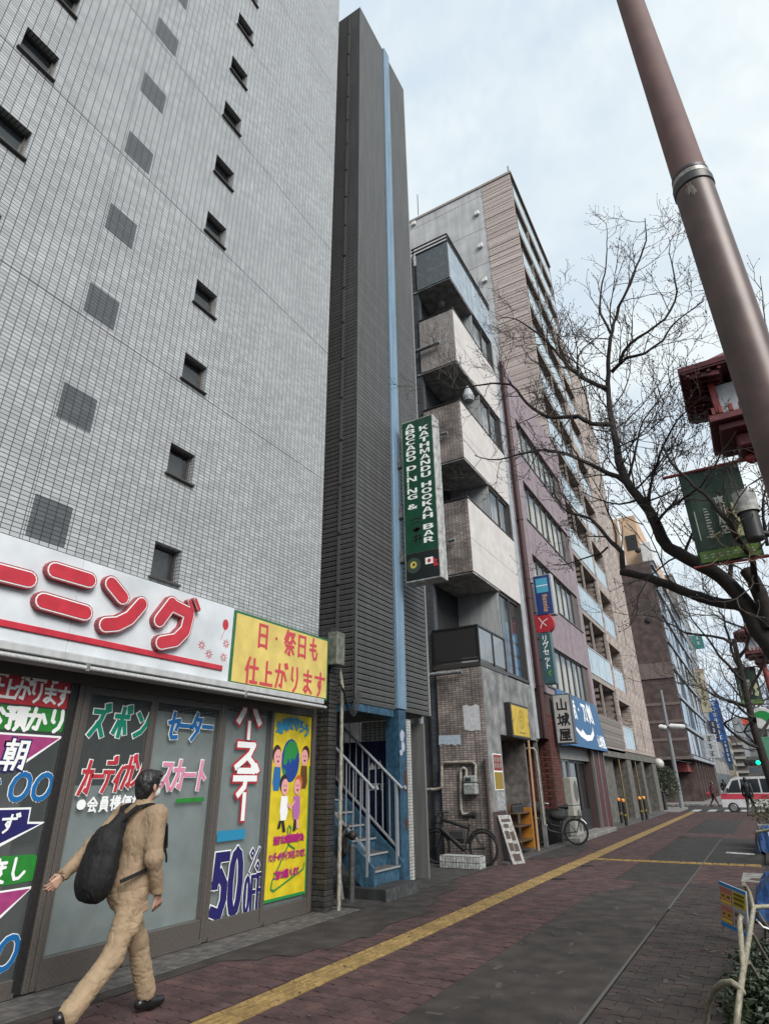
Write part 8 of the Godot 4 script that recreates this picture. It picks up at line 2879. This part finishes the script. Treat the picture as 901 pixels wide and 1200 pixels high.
# --- people, as surface nets round smoothly joined tapered bones
class Field:
	var lo: Vector3
	var cell: float
	var nx: int
	var ny: int
	var nz: int
	var f := PackedFloat32Array()
	func _init(a: Vector3, c: Vector3, s: float) -> void:
		lo = a; cell = s
		nx = int((c.x - a.x) / s) + 2
		ny = int((c.y - a.y) / s) + 2
		nz = int((c.z - a.z) / s) + 2
		f.resize(nx * ny * nz)
		f.fill(1.0)
	func _span(a: Vector3, c: Vector3) -> Array:
		return [clampi(int((a.x - lo.x) / cell), 0, nx - 1), clampi(int((c.x - lo.x) / cell) + 1, 0, nx - 1), clampi(int((a.y - lo.y) / cell), 0, ny - 1), clampi(int((c.y - lo.y) / cell) + 1, 0, ny - 1), clampi(int((a.z - lo.z) / cell), 0, nz - 1), clampi(int((c.z - lo.z) / cell) + 1, 0, nz - 1)]
	func bone(a: Vector3, c: Vector3, ra: float, rc: float, k: float, cut := false) -> void: # a tapered capsule
		var m := maxf(ra, rc) + k + 2.0 * cell
		var s := _span(a.min(c) - Vector3.ONE * m, a.max(c) + Vector3.ONE * m)
		var ac := c - a
		var L2 := maxf(ac.length_squared(), 1e-9)
		for z in range(s[4], s[5] + 1):
			for y in range(s[2], s[3] + 1):
				var i: int = (z * ny + y) * nx + s[0]
				for x in range(s[0], s[1] + 1):
					var p := lo + Vector3(x, y, z) * cell
					var h := clampf((p - a).dot(ac) / L2, 0.0, 1.0)
					var d := (p - a - ac * h).length() - lerpf(ra, rc, h)
					var q := f[i]
					if cut:
						f[i] = maxf(q, -d)
					else:
						var e := maxf(k - absf(q - d), 0.0)
						f[i] = minf(q, d) - e * e / (4.0 * k)
					i += 1
	func lump(c: Vector3, r: Vector3, B: Basis, k: float) -> void: # an ellipsoid
		var m := maxf(r.x, maxf(r.y, r.z)) + k + 2.0 * cell
		var s := _span(c - Vector3.ONE * m, c + Vector3.ONE * m)
		var inv := B.inverse()
		for z in range(s[4], s[5] + 1):
			for y in range(s[2], s[3] + 1):
				var i: int = (z * ny + y) * nx + s[0]
				for x in range(s[0], s[1] + 1):
					var p := inv * (lo + Vector3(x, y, z) * cell - c)
					var k0 := (p / r).length()
					var k1 := (p / (r * r)).length()
					var d := k0 * (k0 - 1.0) / maxf(k1, 1e-6)
					var q := f[i]
					var e := maxf(k - absf(q - d), 0.0)
					f[i] = minf(q, d) - e * e / (4.0 * k)
					i += 1
	func ruffle(n: FastNoiseLite, amount: float, by := Vector3.ONE) -> void: # folds
		var i := 0
		for z in nz:
			for y in ny:
				for x in nx:
					if absf(f[i]) < 0.05:
						var p := lo + Vector3(x, y, z) * cell
						f[i] += amount * (n.get_noise_3dv(p * by) - 0.35 * absf(n.get_noise_3dv(p * by * 2.3 + Vector3(3, 1, 2))))
					i += 1
	func crease(n: FastNoiseLite, amount: float, by := Vector3.ONE) -> void: # sharp narrow folds
		var i := 0
		for z in nz:
			for y in ny:
				for x in nx:
					if absf(f[i]) < 0.03:
						var p := lo + Vector3(x, y, z) * cell
						f[i] += amount * maxf(0.0, 1.0 - absf(n.get_noise_3dv(p * by)) * 5.0)
					i += 1
	func below(y0: float) -> void: # nothing above that height
		var i := 0
		for z in nz:
			for y in ny:
				var h := lo.y + y * cell - y0
				for x in nx:
					f[i] = maxf(f[i], h)
					i += 1
	func above(y0: float) -> void:
		var i := 0
		for z in nz:
			for y in ny:
				var h := y0 - (lo.y + y * cell)
				for x in nx:
					f[i] = maxf(f[i], h)
					i += 1
	func skin(m: MB) -> void:
		var idx := {}
		var P := PackedVector3Array()
		var N := PackedVector3Array()
		var o := [0, 1, nx, nx + 1, nx * ny, nx * ny + 1, nx * ny + nx, nx * ny + nx + 1]
		var edges := [[0, 1], [2, 3], [4, 5], [6, 7], [0, 2], [1, 3], [4, 6], [5, 7], [0, 4], [1, 5], [2, 6], [3, 7]]
		var cs := []
		for k in 8: cs.append(Vector3(k & 1, (k >> 1) & 1, (k >> 2) & 1))
		for z in nz - 1:
			for y in ny - 1:
				var base := (z * ny + y) * nx
				for x in nx - 1:
					var i := base + x
					var a := f[i]
					if absf(a) > cell * 4.0: continue
					var inside := 0
					for k in 8:
						if f[i + o[k]] < 0.0: inside += 1
					if inside == 0 or inside == 8: continue
					var s := Vector3()
					var c := 0
					for e in edges:
						var v0 := f[i + o[e[0]]]
						var v1 := f[i + o[e[1]]]
						if (v0 < 0.0) != (v1 < 0.0):
							s += cs[e[0]].lerp(cs[e[1]], v0 / (v0 - v1))
							c += 1
					idx[i] = P.size()
					P.append(lo + (Vector3(x, y, z) + s / c) * cell)
					var g := Vector3(f[i + 1] - a + f[i + o[7]] - f[i + o[6]], f[i + nx] - a + f[i + o[7]] - f[i + o[5]], f[i + nx * ny] - a + f[i + o[7]] - f[i + o[3]])
					N.append(g.normalized() if g.length() > 1e-9 else Vector3.UP)
		var st := [1, nx, nx * ny]
		for i in idx:
			for ax in 3:
				var j: int = i + st[ax]
				if (f[i] < 0.0) == (f[j] < 0.0): continue
				var u: int = st[(ax + 1) % 3]
				var w: int = st[(ax + 2) % 3]
				if not (idx.has(i - u) and idx.has(i - w) and idx.has(i - u - w)): continue
				var q := [idx[i], idx[i - u], idx[i - u - w], idx[i - w]]
				if f[i] > 0.0: q.reverse()
				m.squad(P[q[0]], P[q[1]], P[q[2]], P[q[3]], N[q[0]], N[q[1]], N[q[2]], N[q[3]])

func people() -> void:
	walker()
	var suit := M("suit_black", 0.016, 0.016, 0.02, 0.7)
	simple_person("person", "person in a dark suit walking away near the white van", hg(882, 956), 0.25, 1.72, suit, suit, M("hair_grey", 0.03, 0.028, 0.026, 0.6), 0.35)
	simple_person("person", "person in a dark red coat crossing the side street with a red bag", hg(838, 945, -0.1), 1.2, 1.66, M("coat_wine", 0.06, 0.014, 0.018, 0.8), suit, mats.hair_grey, 0.3)
	simple_person("person", "person in dark clothes standing by the far shop fronts", hz(852, 940, -62) * Vector3(1, 0, 1), 0.4, 1.7, suit, suit, mats.hair_grey, 0.15)
	var p := hg(838, 945, -0.1)
	var t := thing("red_bag", "bright red bag carried by the person in the wine coat", "bag", p + Vector3(-0.32, 0.75, 0.1))
	var b := mb()
	b.ball(p + Vector3(-0.3, 0.8, 0.12), Vector3(0.12, 0.16, 0.08), 10, 7)
	put(b, "bag", M("bag_red", 0.40, 0.03, 0.035, 0.5), t)

func simple_person(called: String, label: String, at: Vector3, turn: float, h: float, top: Material, legs: Material, hair: Material, stride: float) -> void: # a few pixels high
	var t := thing(called, label, "person", at)
	var k := h / 1.72
	var fw := Vector3(sin(turn), 0, -cos(turn))
	var rt := Vector3(cos(turn), 0, sin(turn))
	var J := func(a: float, c: float, y: float) -> Vector3: return at + (fw * a + rt * c) * k + Vector3(0, y * k, 0)
	var F := Field.new(at + Vector3(-0.6, -0.02, -0.6), at + Vector3(0.6, h + 0.05, 0.6), 0.025)
	F.bone(J.call(0, 0, 0.95), J.call(0.02, 0, 1.3), 0.13, 0.15, 0.08)
	F.bone(J.call(0.02, 0, 1.4), J.call(0.04, 0, 1.5), 0.06, 0.05, 0.06)
	F.lump(J.call(0.05, 0, 1.6), Vector3(0.08, 0.115, 0.095) * k, Basis(), 0.03)
	for s in [-1.0, 1.0]:
		F.bone(J.call(0, 0.09 * s, 0.92), J.call(0.2 * stride * s + 0.02, 0.1 * s, 0.5), 0.095, 0.065, 0.05)
		F.bone(J.call(0.2 * stride * s + 0.02, 0.1 * s, 0.5), J.call(0.9 * stride * s - 0.04, 0.1 * s, 0.09), 0.065, 0.045, 0.04)
		F.bone(J.call(0.9 * stride * s - 0.06, 0.1 * s, 0.05), J.call(0.9 * stride * s + 0.12, 0.11 * s, 0.04), 0.045, 0.04, 0.03)
		F.bone(J.call(0.02, 0.17 * s, 1.4), J.call(-0.05 - 0.2 * stride * s, 0.25 * s, 1.12), 0.06, 0.05, 0.05)
		F.bone(J.call(-0.05 - 0.2 * stride * s, 0.25 * s, 1.12), J.call(0.0 - 0.5 * stride * s, 0.26 * s, 0.86), 0.05, 0.036, 0.03)
	var m := mb()
	F.skin(m)
	put(m, "body", top, t)
	m = mb()
	m.ball(J.call(0.03, 0, 1.63), Vector3(0.09, 0.11, 0.105) * k, 10, 7)
	put(m, "hair", hair, t)
	m = mb()
	m.ball(J.call(0.09, 0, 1.58), Vector3(0.065, 0.08, 0.07) * k, 8, 6)
	put(m, "face", M("skin_far", 0.42, 0.26, 0.19, 0.6), t)

func walker() -> void:
	var base := Vector3(-4.49, 0, -3.71)
	var fw := Vector3(0.0, 0, -1).normalized()
	var rt := Vector3(-fw.z, 0, fw.x)
	var J := func(a: float, c: float, y: float) -> Vector3: return base + fw * a + rt * c + Vector3(0, y, 0)
	var B := Basis(rt, Vector3.UP, -fw)
	var t := thing("person", "person in a tan work jacket and cargo trousers walking past the shop windows", "person", base)
	var cloth := M("work_tan", 0.44, 0.31, 0.195, 0.85, texs.soft, 2.5)
	weather(cloth, texs.fine, 6.0)
	bump(cloth, texs.fine, 0.3)
	var skin := M("skin", 0.40, 0.24, 0.17, 0.5)
	var hair := M("hair_black", 0.012, 0.011, 0.011, 0.45)
	var fold := FastNoiseLite.new()
	fold.seed = 3
	fold.frequency = 5.5
	fold.fractal_octaves = 2
	# joints: forwards, to the right, up
	var hipL: Vector3 = J.call(0.0, -0.08, 0.85)
	var hipR: Vector3 = J.call(0.0, 0.08, 0.85)
	var kneeL: Vector3 = J.call(0.22, -0.085, 0.50)
	var ankL: Vector3 = J.call(0.37, -0.085, 0.10)
	var kneeR: Vector3 = J.call(-0.13, 0.09, 0.47)
	var ankR: Vector3 = J.call(-0.44, 0.10, 0.20)
	var shL: Vector3 = J.call(-0.01, -0.175, 1.385)
	var shR: Vector3 = J.call(0.03, 0.175, 1.38)
	var elL: Vector3 = J.call(-0.2, -0.245, 1.18)
	var wrL: Vector3 = J.call(-0.38, -0.29, 0.995)
	var elR: Vector3 = J.call(0.0, 0.235, 1.09)
	var wrR: Vector3 = J.call(0.11, 0.20, 0.845)
	var neck: Vector3 = J.call(0.03, 0, 1.44)
	var head: Vector3 = J.call(0.06, 0, 1.605)
	# body: a slim core, the head and the hands, one mesh
	var body := mb()
	var F := Field.new(base + Vector3(-0.75, 0.0, -0.75), base + Vector3(0.75, 1.5, 0.75), 0.016)
	F.bone(J.call(0, 0, 0.93), J.call(0.02, 0, 1.3), 0.10, 0.11, 0.06)
	F.bone(J.call(0.02, 0, 1.32), neck, 0.07, 0.054, 0.05)
	for q in [[hipL, kneeL, 0.07, 0.05], [kneeL, ankL, 0.05, 0.036], [hipR, kneeR, 0.07, 0.05], [kneeR, ankR, 0.05, 0.036], [shL, elL, 0.045, 0.036], [elL, wrL, 0.036, 0.027], [shR, elR, 0.045, 0.036], [elR, wrR, 0.036, 0.027], [shL, shR, 0.05, 0.05]]:
		F.bone(q[0], q[1], q[2], q[3], 0.03)
	F.skin(body)
	F = Field.new(head - Vector3(0.14, 0.2, 0.14), head + Vector3(0.14, 0.15, 0.14), 0.0065)
	F.bone(neck, J.call(0.045, 0, 1.55), 0.056, 0.052, 0.03)
	F.lump(head + fw * -0.012 + Vector3(0, 0.02, 0), Vector3(0.074, 0.098, 0.092), B, 0.02)
	F.lump(head + fw * 0.035 + Vector3(0, -0.045, 0), Vector3(0.055, 0.07, 0.055), B, 0.03)
	F.bone(head + fw * 0.085 + Vector3(0, 0.012, 0), head + fw * 0.105 + Vector3(0, -0.022, 0), 0.010, 0.014, 0.015)
	F.bone(head + fw * 0.07 + rt * -0.03 + Vector3(0, 0.025, 0), head + fw * 0.07 + rt * 0.03 + Vector3(0, 0.025, 0), 0.016, 0.016, 0.012)
	F.bone(head + fw * 0.08 + rt * -0.02 + Vector3(0, -0.06, 0), head + fw * 0.08 + rt * 0.02 + Vector3(0, -0.06, 0), 0.011, 0.011, 0.012)
	for s in [-1.0, 1.0]:
		F.lump(head + fw * -0.005 + rt * 0.078 * s + Vector3(0, -0.012, 0), Vector3(0.011, 0.032, 0.02), B * Basis(Vector3.UP, 0.35 * s), 0.008)
	F.skin(body)
	# left hand swung back, relaxed
	var hd0 := (wrL - elL).normalized()
	var palm := wrL + hd0 * 0.055
	var across := hd0.cross(Vector3.UP).normalized()
	var down := across.cross(hd0).normalized()
	F = Field.new(wrL + hd0 * 0.09 - Vector3.ONE * 0.15, wrL + hd0 * 0.09 + Vector3.ONE * 0.15, 0.0045)
	F.bone(wrL - hd0 * 0.03, wrL + hd0 * 0.02, 0.027, 0.026, 0.012)
	for i in 4:
		var off := down * (0.027 - i * 0.018)
		F.bone(wrL + hd0 * 0.02 + off * 0.5, wrL + hd0 * 0.085 + off, 0.0145, 0.0125, 0.012)
		var k1: Vector3 = wrL + hd0 * (0.088 + [0.0, 0.006, 0.004, -0.004][i]) + off
		var l: float = [0.036, 0.042, 0.039, 0.03][i]
		var curl := across * 0.5 + hd0 * 0.85
		var k2: Vector3 = k1 + curl.normalized() * l
		var k3: Vector3 = k2 + (across * 0.95 + hd0 * 0.35).normalized() * l * 0.65
		var k4: Vector3 = k3 + (across * 0.9 - hd0 * 0.25).normalized() * l * 0.5
		F.bone(k1, k2, 0.0095, 0.0088, 0.003)
		F.bone(k2, k3, 0.0088, 0.008, 0.002)
		F.bone(k3, k4, 0.008, 0.007, 0.002)
	var th := wrL + hd0 * 0.035 - down * 0.0 + Vector3(0, 0.022, 0)
	F.bone(th, th + (hd0 * 0.7 + Vector3(0, 0.5, 0) + across * 0.5).normalized() * 0.042, 0.0125, 0.0105, 0.01)
	F.bone(th + (hd0 * 0.7 + Vector3(0, 0.5, 0) + across * 0.5).normalized() * 0.042, th + (hd0 * 0.9 + Vector3(0, 0.25, 0) + across * 0.6).normalized() * 0.078, 0.0105, 0.0085, 0.004)
	F.skin(body)
	# right hand, half in the trouser pocket
	hd0 = (wrR - elR).normalized()
	across = hd0.cross(rt).normalized()
	F = Field.new(wrR + hd0 * 0.06 - Vector3.ONE * 0.13, wrR + hd0 * 0.06 + Vector3.ONE * 0.13, 0.0045)
	F.bone(wrR - hd0 * 0.03, wrR + hd0 * 0.02, 0.027, 0.026, 0.012)
	for i in 4:
		var off := across * (0.027 - i * 0.018)
		F.bone(wrR + hd0 * 0.02 + off * 0.5, wrR + hd0 * 0.08 + off, 0.0145, 0.0125, 0.012)
		var k1 := wrR + hd0 * 0.085 + off
		var k2: Vector3 = k1 + (hd0 * 0.85 - rt * 0.5).normalized() * 0.04
		F.bone(k1, k2, 0.0095, 0.0085, 0.003)
		F.bone(k2, k2 + (hd0 * 0.5 - rt * 0.9).normalized() * 0.026, 0.0085, 0.0075, 0.003)
	F.bone(wrR + hd0 * 0.03 + across * 0.02, wrR + hd0 * 0.085 + across * 0.055, 0.0125, 0.009, 0.01)
	F.skin(body)
	put(body, "body", skin, t)
	# jacket
	F = Field.new(base + Vector3(-0.5, 0.78, -0.4), base + Vector3(0.45, 1.52, 0.6), 0.0095)
	F.bone(J.call(0.0, -0.03, 0.88), J.call(0.0, 0.03, 0.88), 0.138, 0.138, 0.05)
	F.lump(J.call(0.01, 0, 0.98), Vector3(0.165, 0.2, 0.135), B, 0.05)
	F.lump(J.call(0.015, 0, 1.22), Vector3(0.186, 0.24, 0.135), B, 0.05)
	F.bone(shL, shR, 0.078, 0.078, 0.06)
	F.bone(J.call(0.015, 0, 1.4), J.call(0.03, 0, 1.475), 0.085, 0.072, 0.04)
	F.bone(shL, elL, 0.078, 0.062, 0.05)
	F.bone(elL, wrL, 0.062, 0.047, 0.03)
	F.bone(shR, elR, 0.078, 0.064, 0.05)
	F.bone(elR, wrR, 0.064, 0.047, 0.03)
	F.ruffle(fold, 0.004, Vector3(1.6, 1.6, 1.6))
	F.crease(fold, 0.0045, Vector3(2.0, 1.1, 2.0))
	F.above(0.83)
	F.bone(J.call(0.035, 0, 1.47), J.call(0.04, 0, 1.6), 0.06, 0.075, 0.01, true)
	F.bone(wrL + (wrL - elL).normalized() * 0.012, wrL + (wrL - elL).normalized() * 0.2, 0.034, 0.06, 0.01, true)
	F.bone(wrR + (wrR - elR).normalized() * 0.012, wrR + (wrR - elR).normalized() * 0.12, 0.034, 0.05, 0.01, true)
	var m := mb()
	F.skin(m)
	put(m, "jacket", cloth, t)
	# trousers
	fold.seed = 9
	F = Field.new(base + Vector3(-0.35, 0.0, -0.6), base + Vector3(0.35, 1.0, 0.62), 0.0095)
	F.lump(J.call(-0.01, 0, 0.85), Vector3(0.158, 0.14, 0.135), B, 0.05)
	F.bone(hipL, kneeL, 0.1, 0.076, 0.04)
	F.bone(kneeL, ankL + Vector3(0, 0.03, 0), 0.076, 0.076, 0.03)
	F.bone(hipR, kneeR, 0.1, 0.078, 0.04)
	F.bone(kneeR, ankR + (kneeR - ankR).normalized() * 0.02, 0.078, 0.076, 0.03)
	F.bone(J.call(0.0, 0.135, 0.7), J.call(-0.04, 0.14, 0.62), 0.05, 0.05, 0.02)
	F.ruffle(fold, 0.004, Vector3(1.6, 1.5, 1.6))
	F.crease(fold, 0.0045, Vector3(1.1, 2.3, 1.1))
	F.below(0.9)
	F.bone(ankL + Vector3(0, -0.03, 0), ankL + Vector3(0, -0.2, 0), 0.06, 0.2, 0.01, true)
	m = mb()
	F.skin(m)
	put(m, "trousers", M("work_trousers", 0.34, 0.245, 0.152, 0.85, texs.soft, 2.5), t)
	m = mb(Transform3D(B, J.call(-0.01, 0.215, 0.79)))
	m.T = Transform3D(B * Basis(Vector3.RIGHT, 0.25), J.call(-0.005, 0.155, 0.755))
	m.cbox(Vector3(0.0, -0.04, -0.075), Vector3(0.018, 0.025, 0.075), 0.006)
	put(m, "pocket_flap", cloth, t)
	m = mb()
	m.T = Transform3D(B, J.call(0, 0, 0))
	m.lathe([[0.157, 0.925], [0.163, 0.93], [0.163, 0.96], [0.157, 0.965]], Vector3.ZERO, 22)
	# shoes
	for q in [[ankL, fw, 0.0], [ankR, (fw * 0.75 + Vector3(0, -0.66, 0)).normalized(), 0.0]]:
		var a: Vector3 = q[0]
		var d: Vector3 = q[1]
		var upv := rt.cross(d).normalized()
		F = Field.new(a - Vector3.ONE * 0.28, a + Vector3.ONE * 0.28, 0.011)
		F.bone(a - d * 0.045 - upv * 0.035, a + d * 0.06 - upv * 0.045, 0.04, 0.042, 0.03)
		F.bone(a + d * 0.06 - upv * 0.048, a + d * 0.165 - upv * 0.055, 0.044, 0.032, 0.03)
		F.bone(a - upv * 0.02, a + upv * 0.04, 0.042, 0.04, 0.02)
		m = mb()
		F.skin(m)
		put(m, "shoe", M("shoe_black", 0.012, 0.012, 0.013, 0.3), t)
	# hair
	F = Field.new(head - Vector3(0.16, 0.16, 0.16), head + Vector3(0.16, 0.17, 0.16), 0.0065)
	F.lump(head + fw * -0.02 + Vector3(0, 0.038, 0), Vector3(0.088, 0.09, 0.1), B, 0.02)
	F.lump(head + fw * -0.05 + Vector3(0, -0.02, 0), Vector3(0.078, 0.085, 0.062), B, 0.025)
	F.bone(head + fw * -0.055 + Vector3(0, -0.07, 0), head + fw * -0.035 + Vector3(0, -0.10, 0), 0.052, 0.045, 0.02)
	for s in [-1.0, 1.0]: F.bone(head + fw * 0.018 + rt * 0.07 * s + Vector3(0, 0.05, 0), head + fw * 0.02 + rt * 0.072 * s + Vector3(0, -0.01, 0), 0.02, 0.009, 0.01)
	F.lump(head + fw * 0.06 + Vector3(0, 0.085, 0), Vector3(0.07, 0.035, 0.04), B, 0.02)
	fold.frequency = 34.0
	F.ruffle(fold, 0.008, Vector3(1.3, 0.45, 1.3))
	m = mb()
	F.skin(m)
	put(m, "hair", hair, t)
	# glasses and face mask
	m = mb()
	for s in [-1.0, 1.0]:
		m.tube([head + fw * -0.01 + rt * 0.08 * s + Vector3(0, 0.022, 0), head + fw * 0.085 + rt * 0.07 * s + Vector3(0, 0.022, 0)], [0.0025], 6)
		var pts := []
		for i in 13: pts.append(head + fw * 0.09 + rt * (0.036 * s + 0.028 * cos(TAU * i / 12)) + Vector3(0, 0.012 + 0.019 * sin(TAU * i / 12), 0))
		m.tube(pts, [0.0022], 5, false)
	put(m, "glasses", mats.black_metal, t)
	F = Field.new(head - Vector3(0.14, 0.16, 0.14), head + Vector3(0.14, 0.08, 0.14), 0.0065)
	F.lump(head + fw * 0.046 + Vector3(0, -0.048, 0), Vector3(0.060, 0.056, 0.063), B, 0.01)
	m = mb()
	F.skin(m)
	for s in [-1.0, 1.0]: m.tube([head + fw * 0.03 + rt * 0.066 * s + Vector3(0, -0.02, 0), head + fw * -0.02 + rt * 0.086 * s + Vector3(0, 0.01, 0)], [0.002], 5)
	put(m, "face_mask", M("mask_white", 0.58, 0.58, 0.57, 0.8), t)
	# backpack: a thing of its own
	var bag := thing("backpack", "black drawstring-shaped backpack on the walking person's back", "backpack", J.call(-0.25, 0, 0.8))
	fold.seed = 14
	fold.frequency = 6.0
	F = Field.new(J.call(-0.27, 0, 1.1) - Vector3.ONE * 0.42, J.call(-0.27, 0, 1.1) + Vector3.ONE * 0.42, 0.0125)
	F.bone(J.call(-0.16, -0.01, 1.37), J.call(-0.23, -0.03, 1.2), 0.045, 0.1, 0.07)
	F.lump(J.call(-0.27, -0.04, 1.1), Vector3(0.155, 0.22, 0.105), B, 0.07)
	F.lump(J.call(-0.285, -0.05, 0.97), Vector3(0.168, 0.17, 0.118), B, 0.07)
	F.ruffle(fold, 0.014, Vector3(1.2, 0.6, 1.2))
	F.crease(fold, 0.007, Vector3(1.6, 0.7, 1.6))
	m = mb()
	F.skin(m)
	put(m, "sack", M("nylon_black", 0.006, 0.006, 0.007, 0.8, texs.fine, 5.0), bag)
	for s in [-1.0, 1.0]:
		m = mb()
		var line := [J.call(-0.17, 0.02 * s, 1.36), J.call(-0.1, 0.09 * s, 1.452), J.call(0.0, 0.125 * s, 1.472), J.call(0.10, 0.135 * s, 1.42), J.call(0.165, 0.14 * s, 1.3), J.call(0.165, 0.165 * s, 1.15), J.call(0.06, 0.205 * s, 1.04), J.call(-0.1, 0.19 * s, 0.99), J.call(-0.2, 0.14 * s, 0.95)]
		var c := Curve3D.new()
		for i in line.size():
			var tan: Vector3 = (line[mini(i + 1, line.size() - 1)] - line[maxi(i - 1, 0)]) / 6.0
			c.add_point(line[i], -tan, tan)
		var prev: Vector3 = c.sample_baked(0)
		for i in 40:
			var nx: Vector3 = c.sample_baked(c.get_baked_length() * (i + 1) / 40.0)
			var side := (rt if i < 26 else Vector3.UP)
			m.bar(prev, nx + (nx - prev) * 0.15, 0.05 if i < 24 else 0.025, 0.012, (nx - prev).cross(side).normalized())
			prev = nx
		put(m, "strap", mats.nylon_black, bag)
	m = mb()
	m.tube([J.call(0.165, 0.16, 1.15), J.call(0.19, 0.165, 1.08), J.call(0.2, 0.16, 1.04)], [0.009], 6)
	put(m, "strap_end", mats.nylon_black, bag)
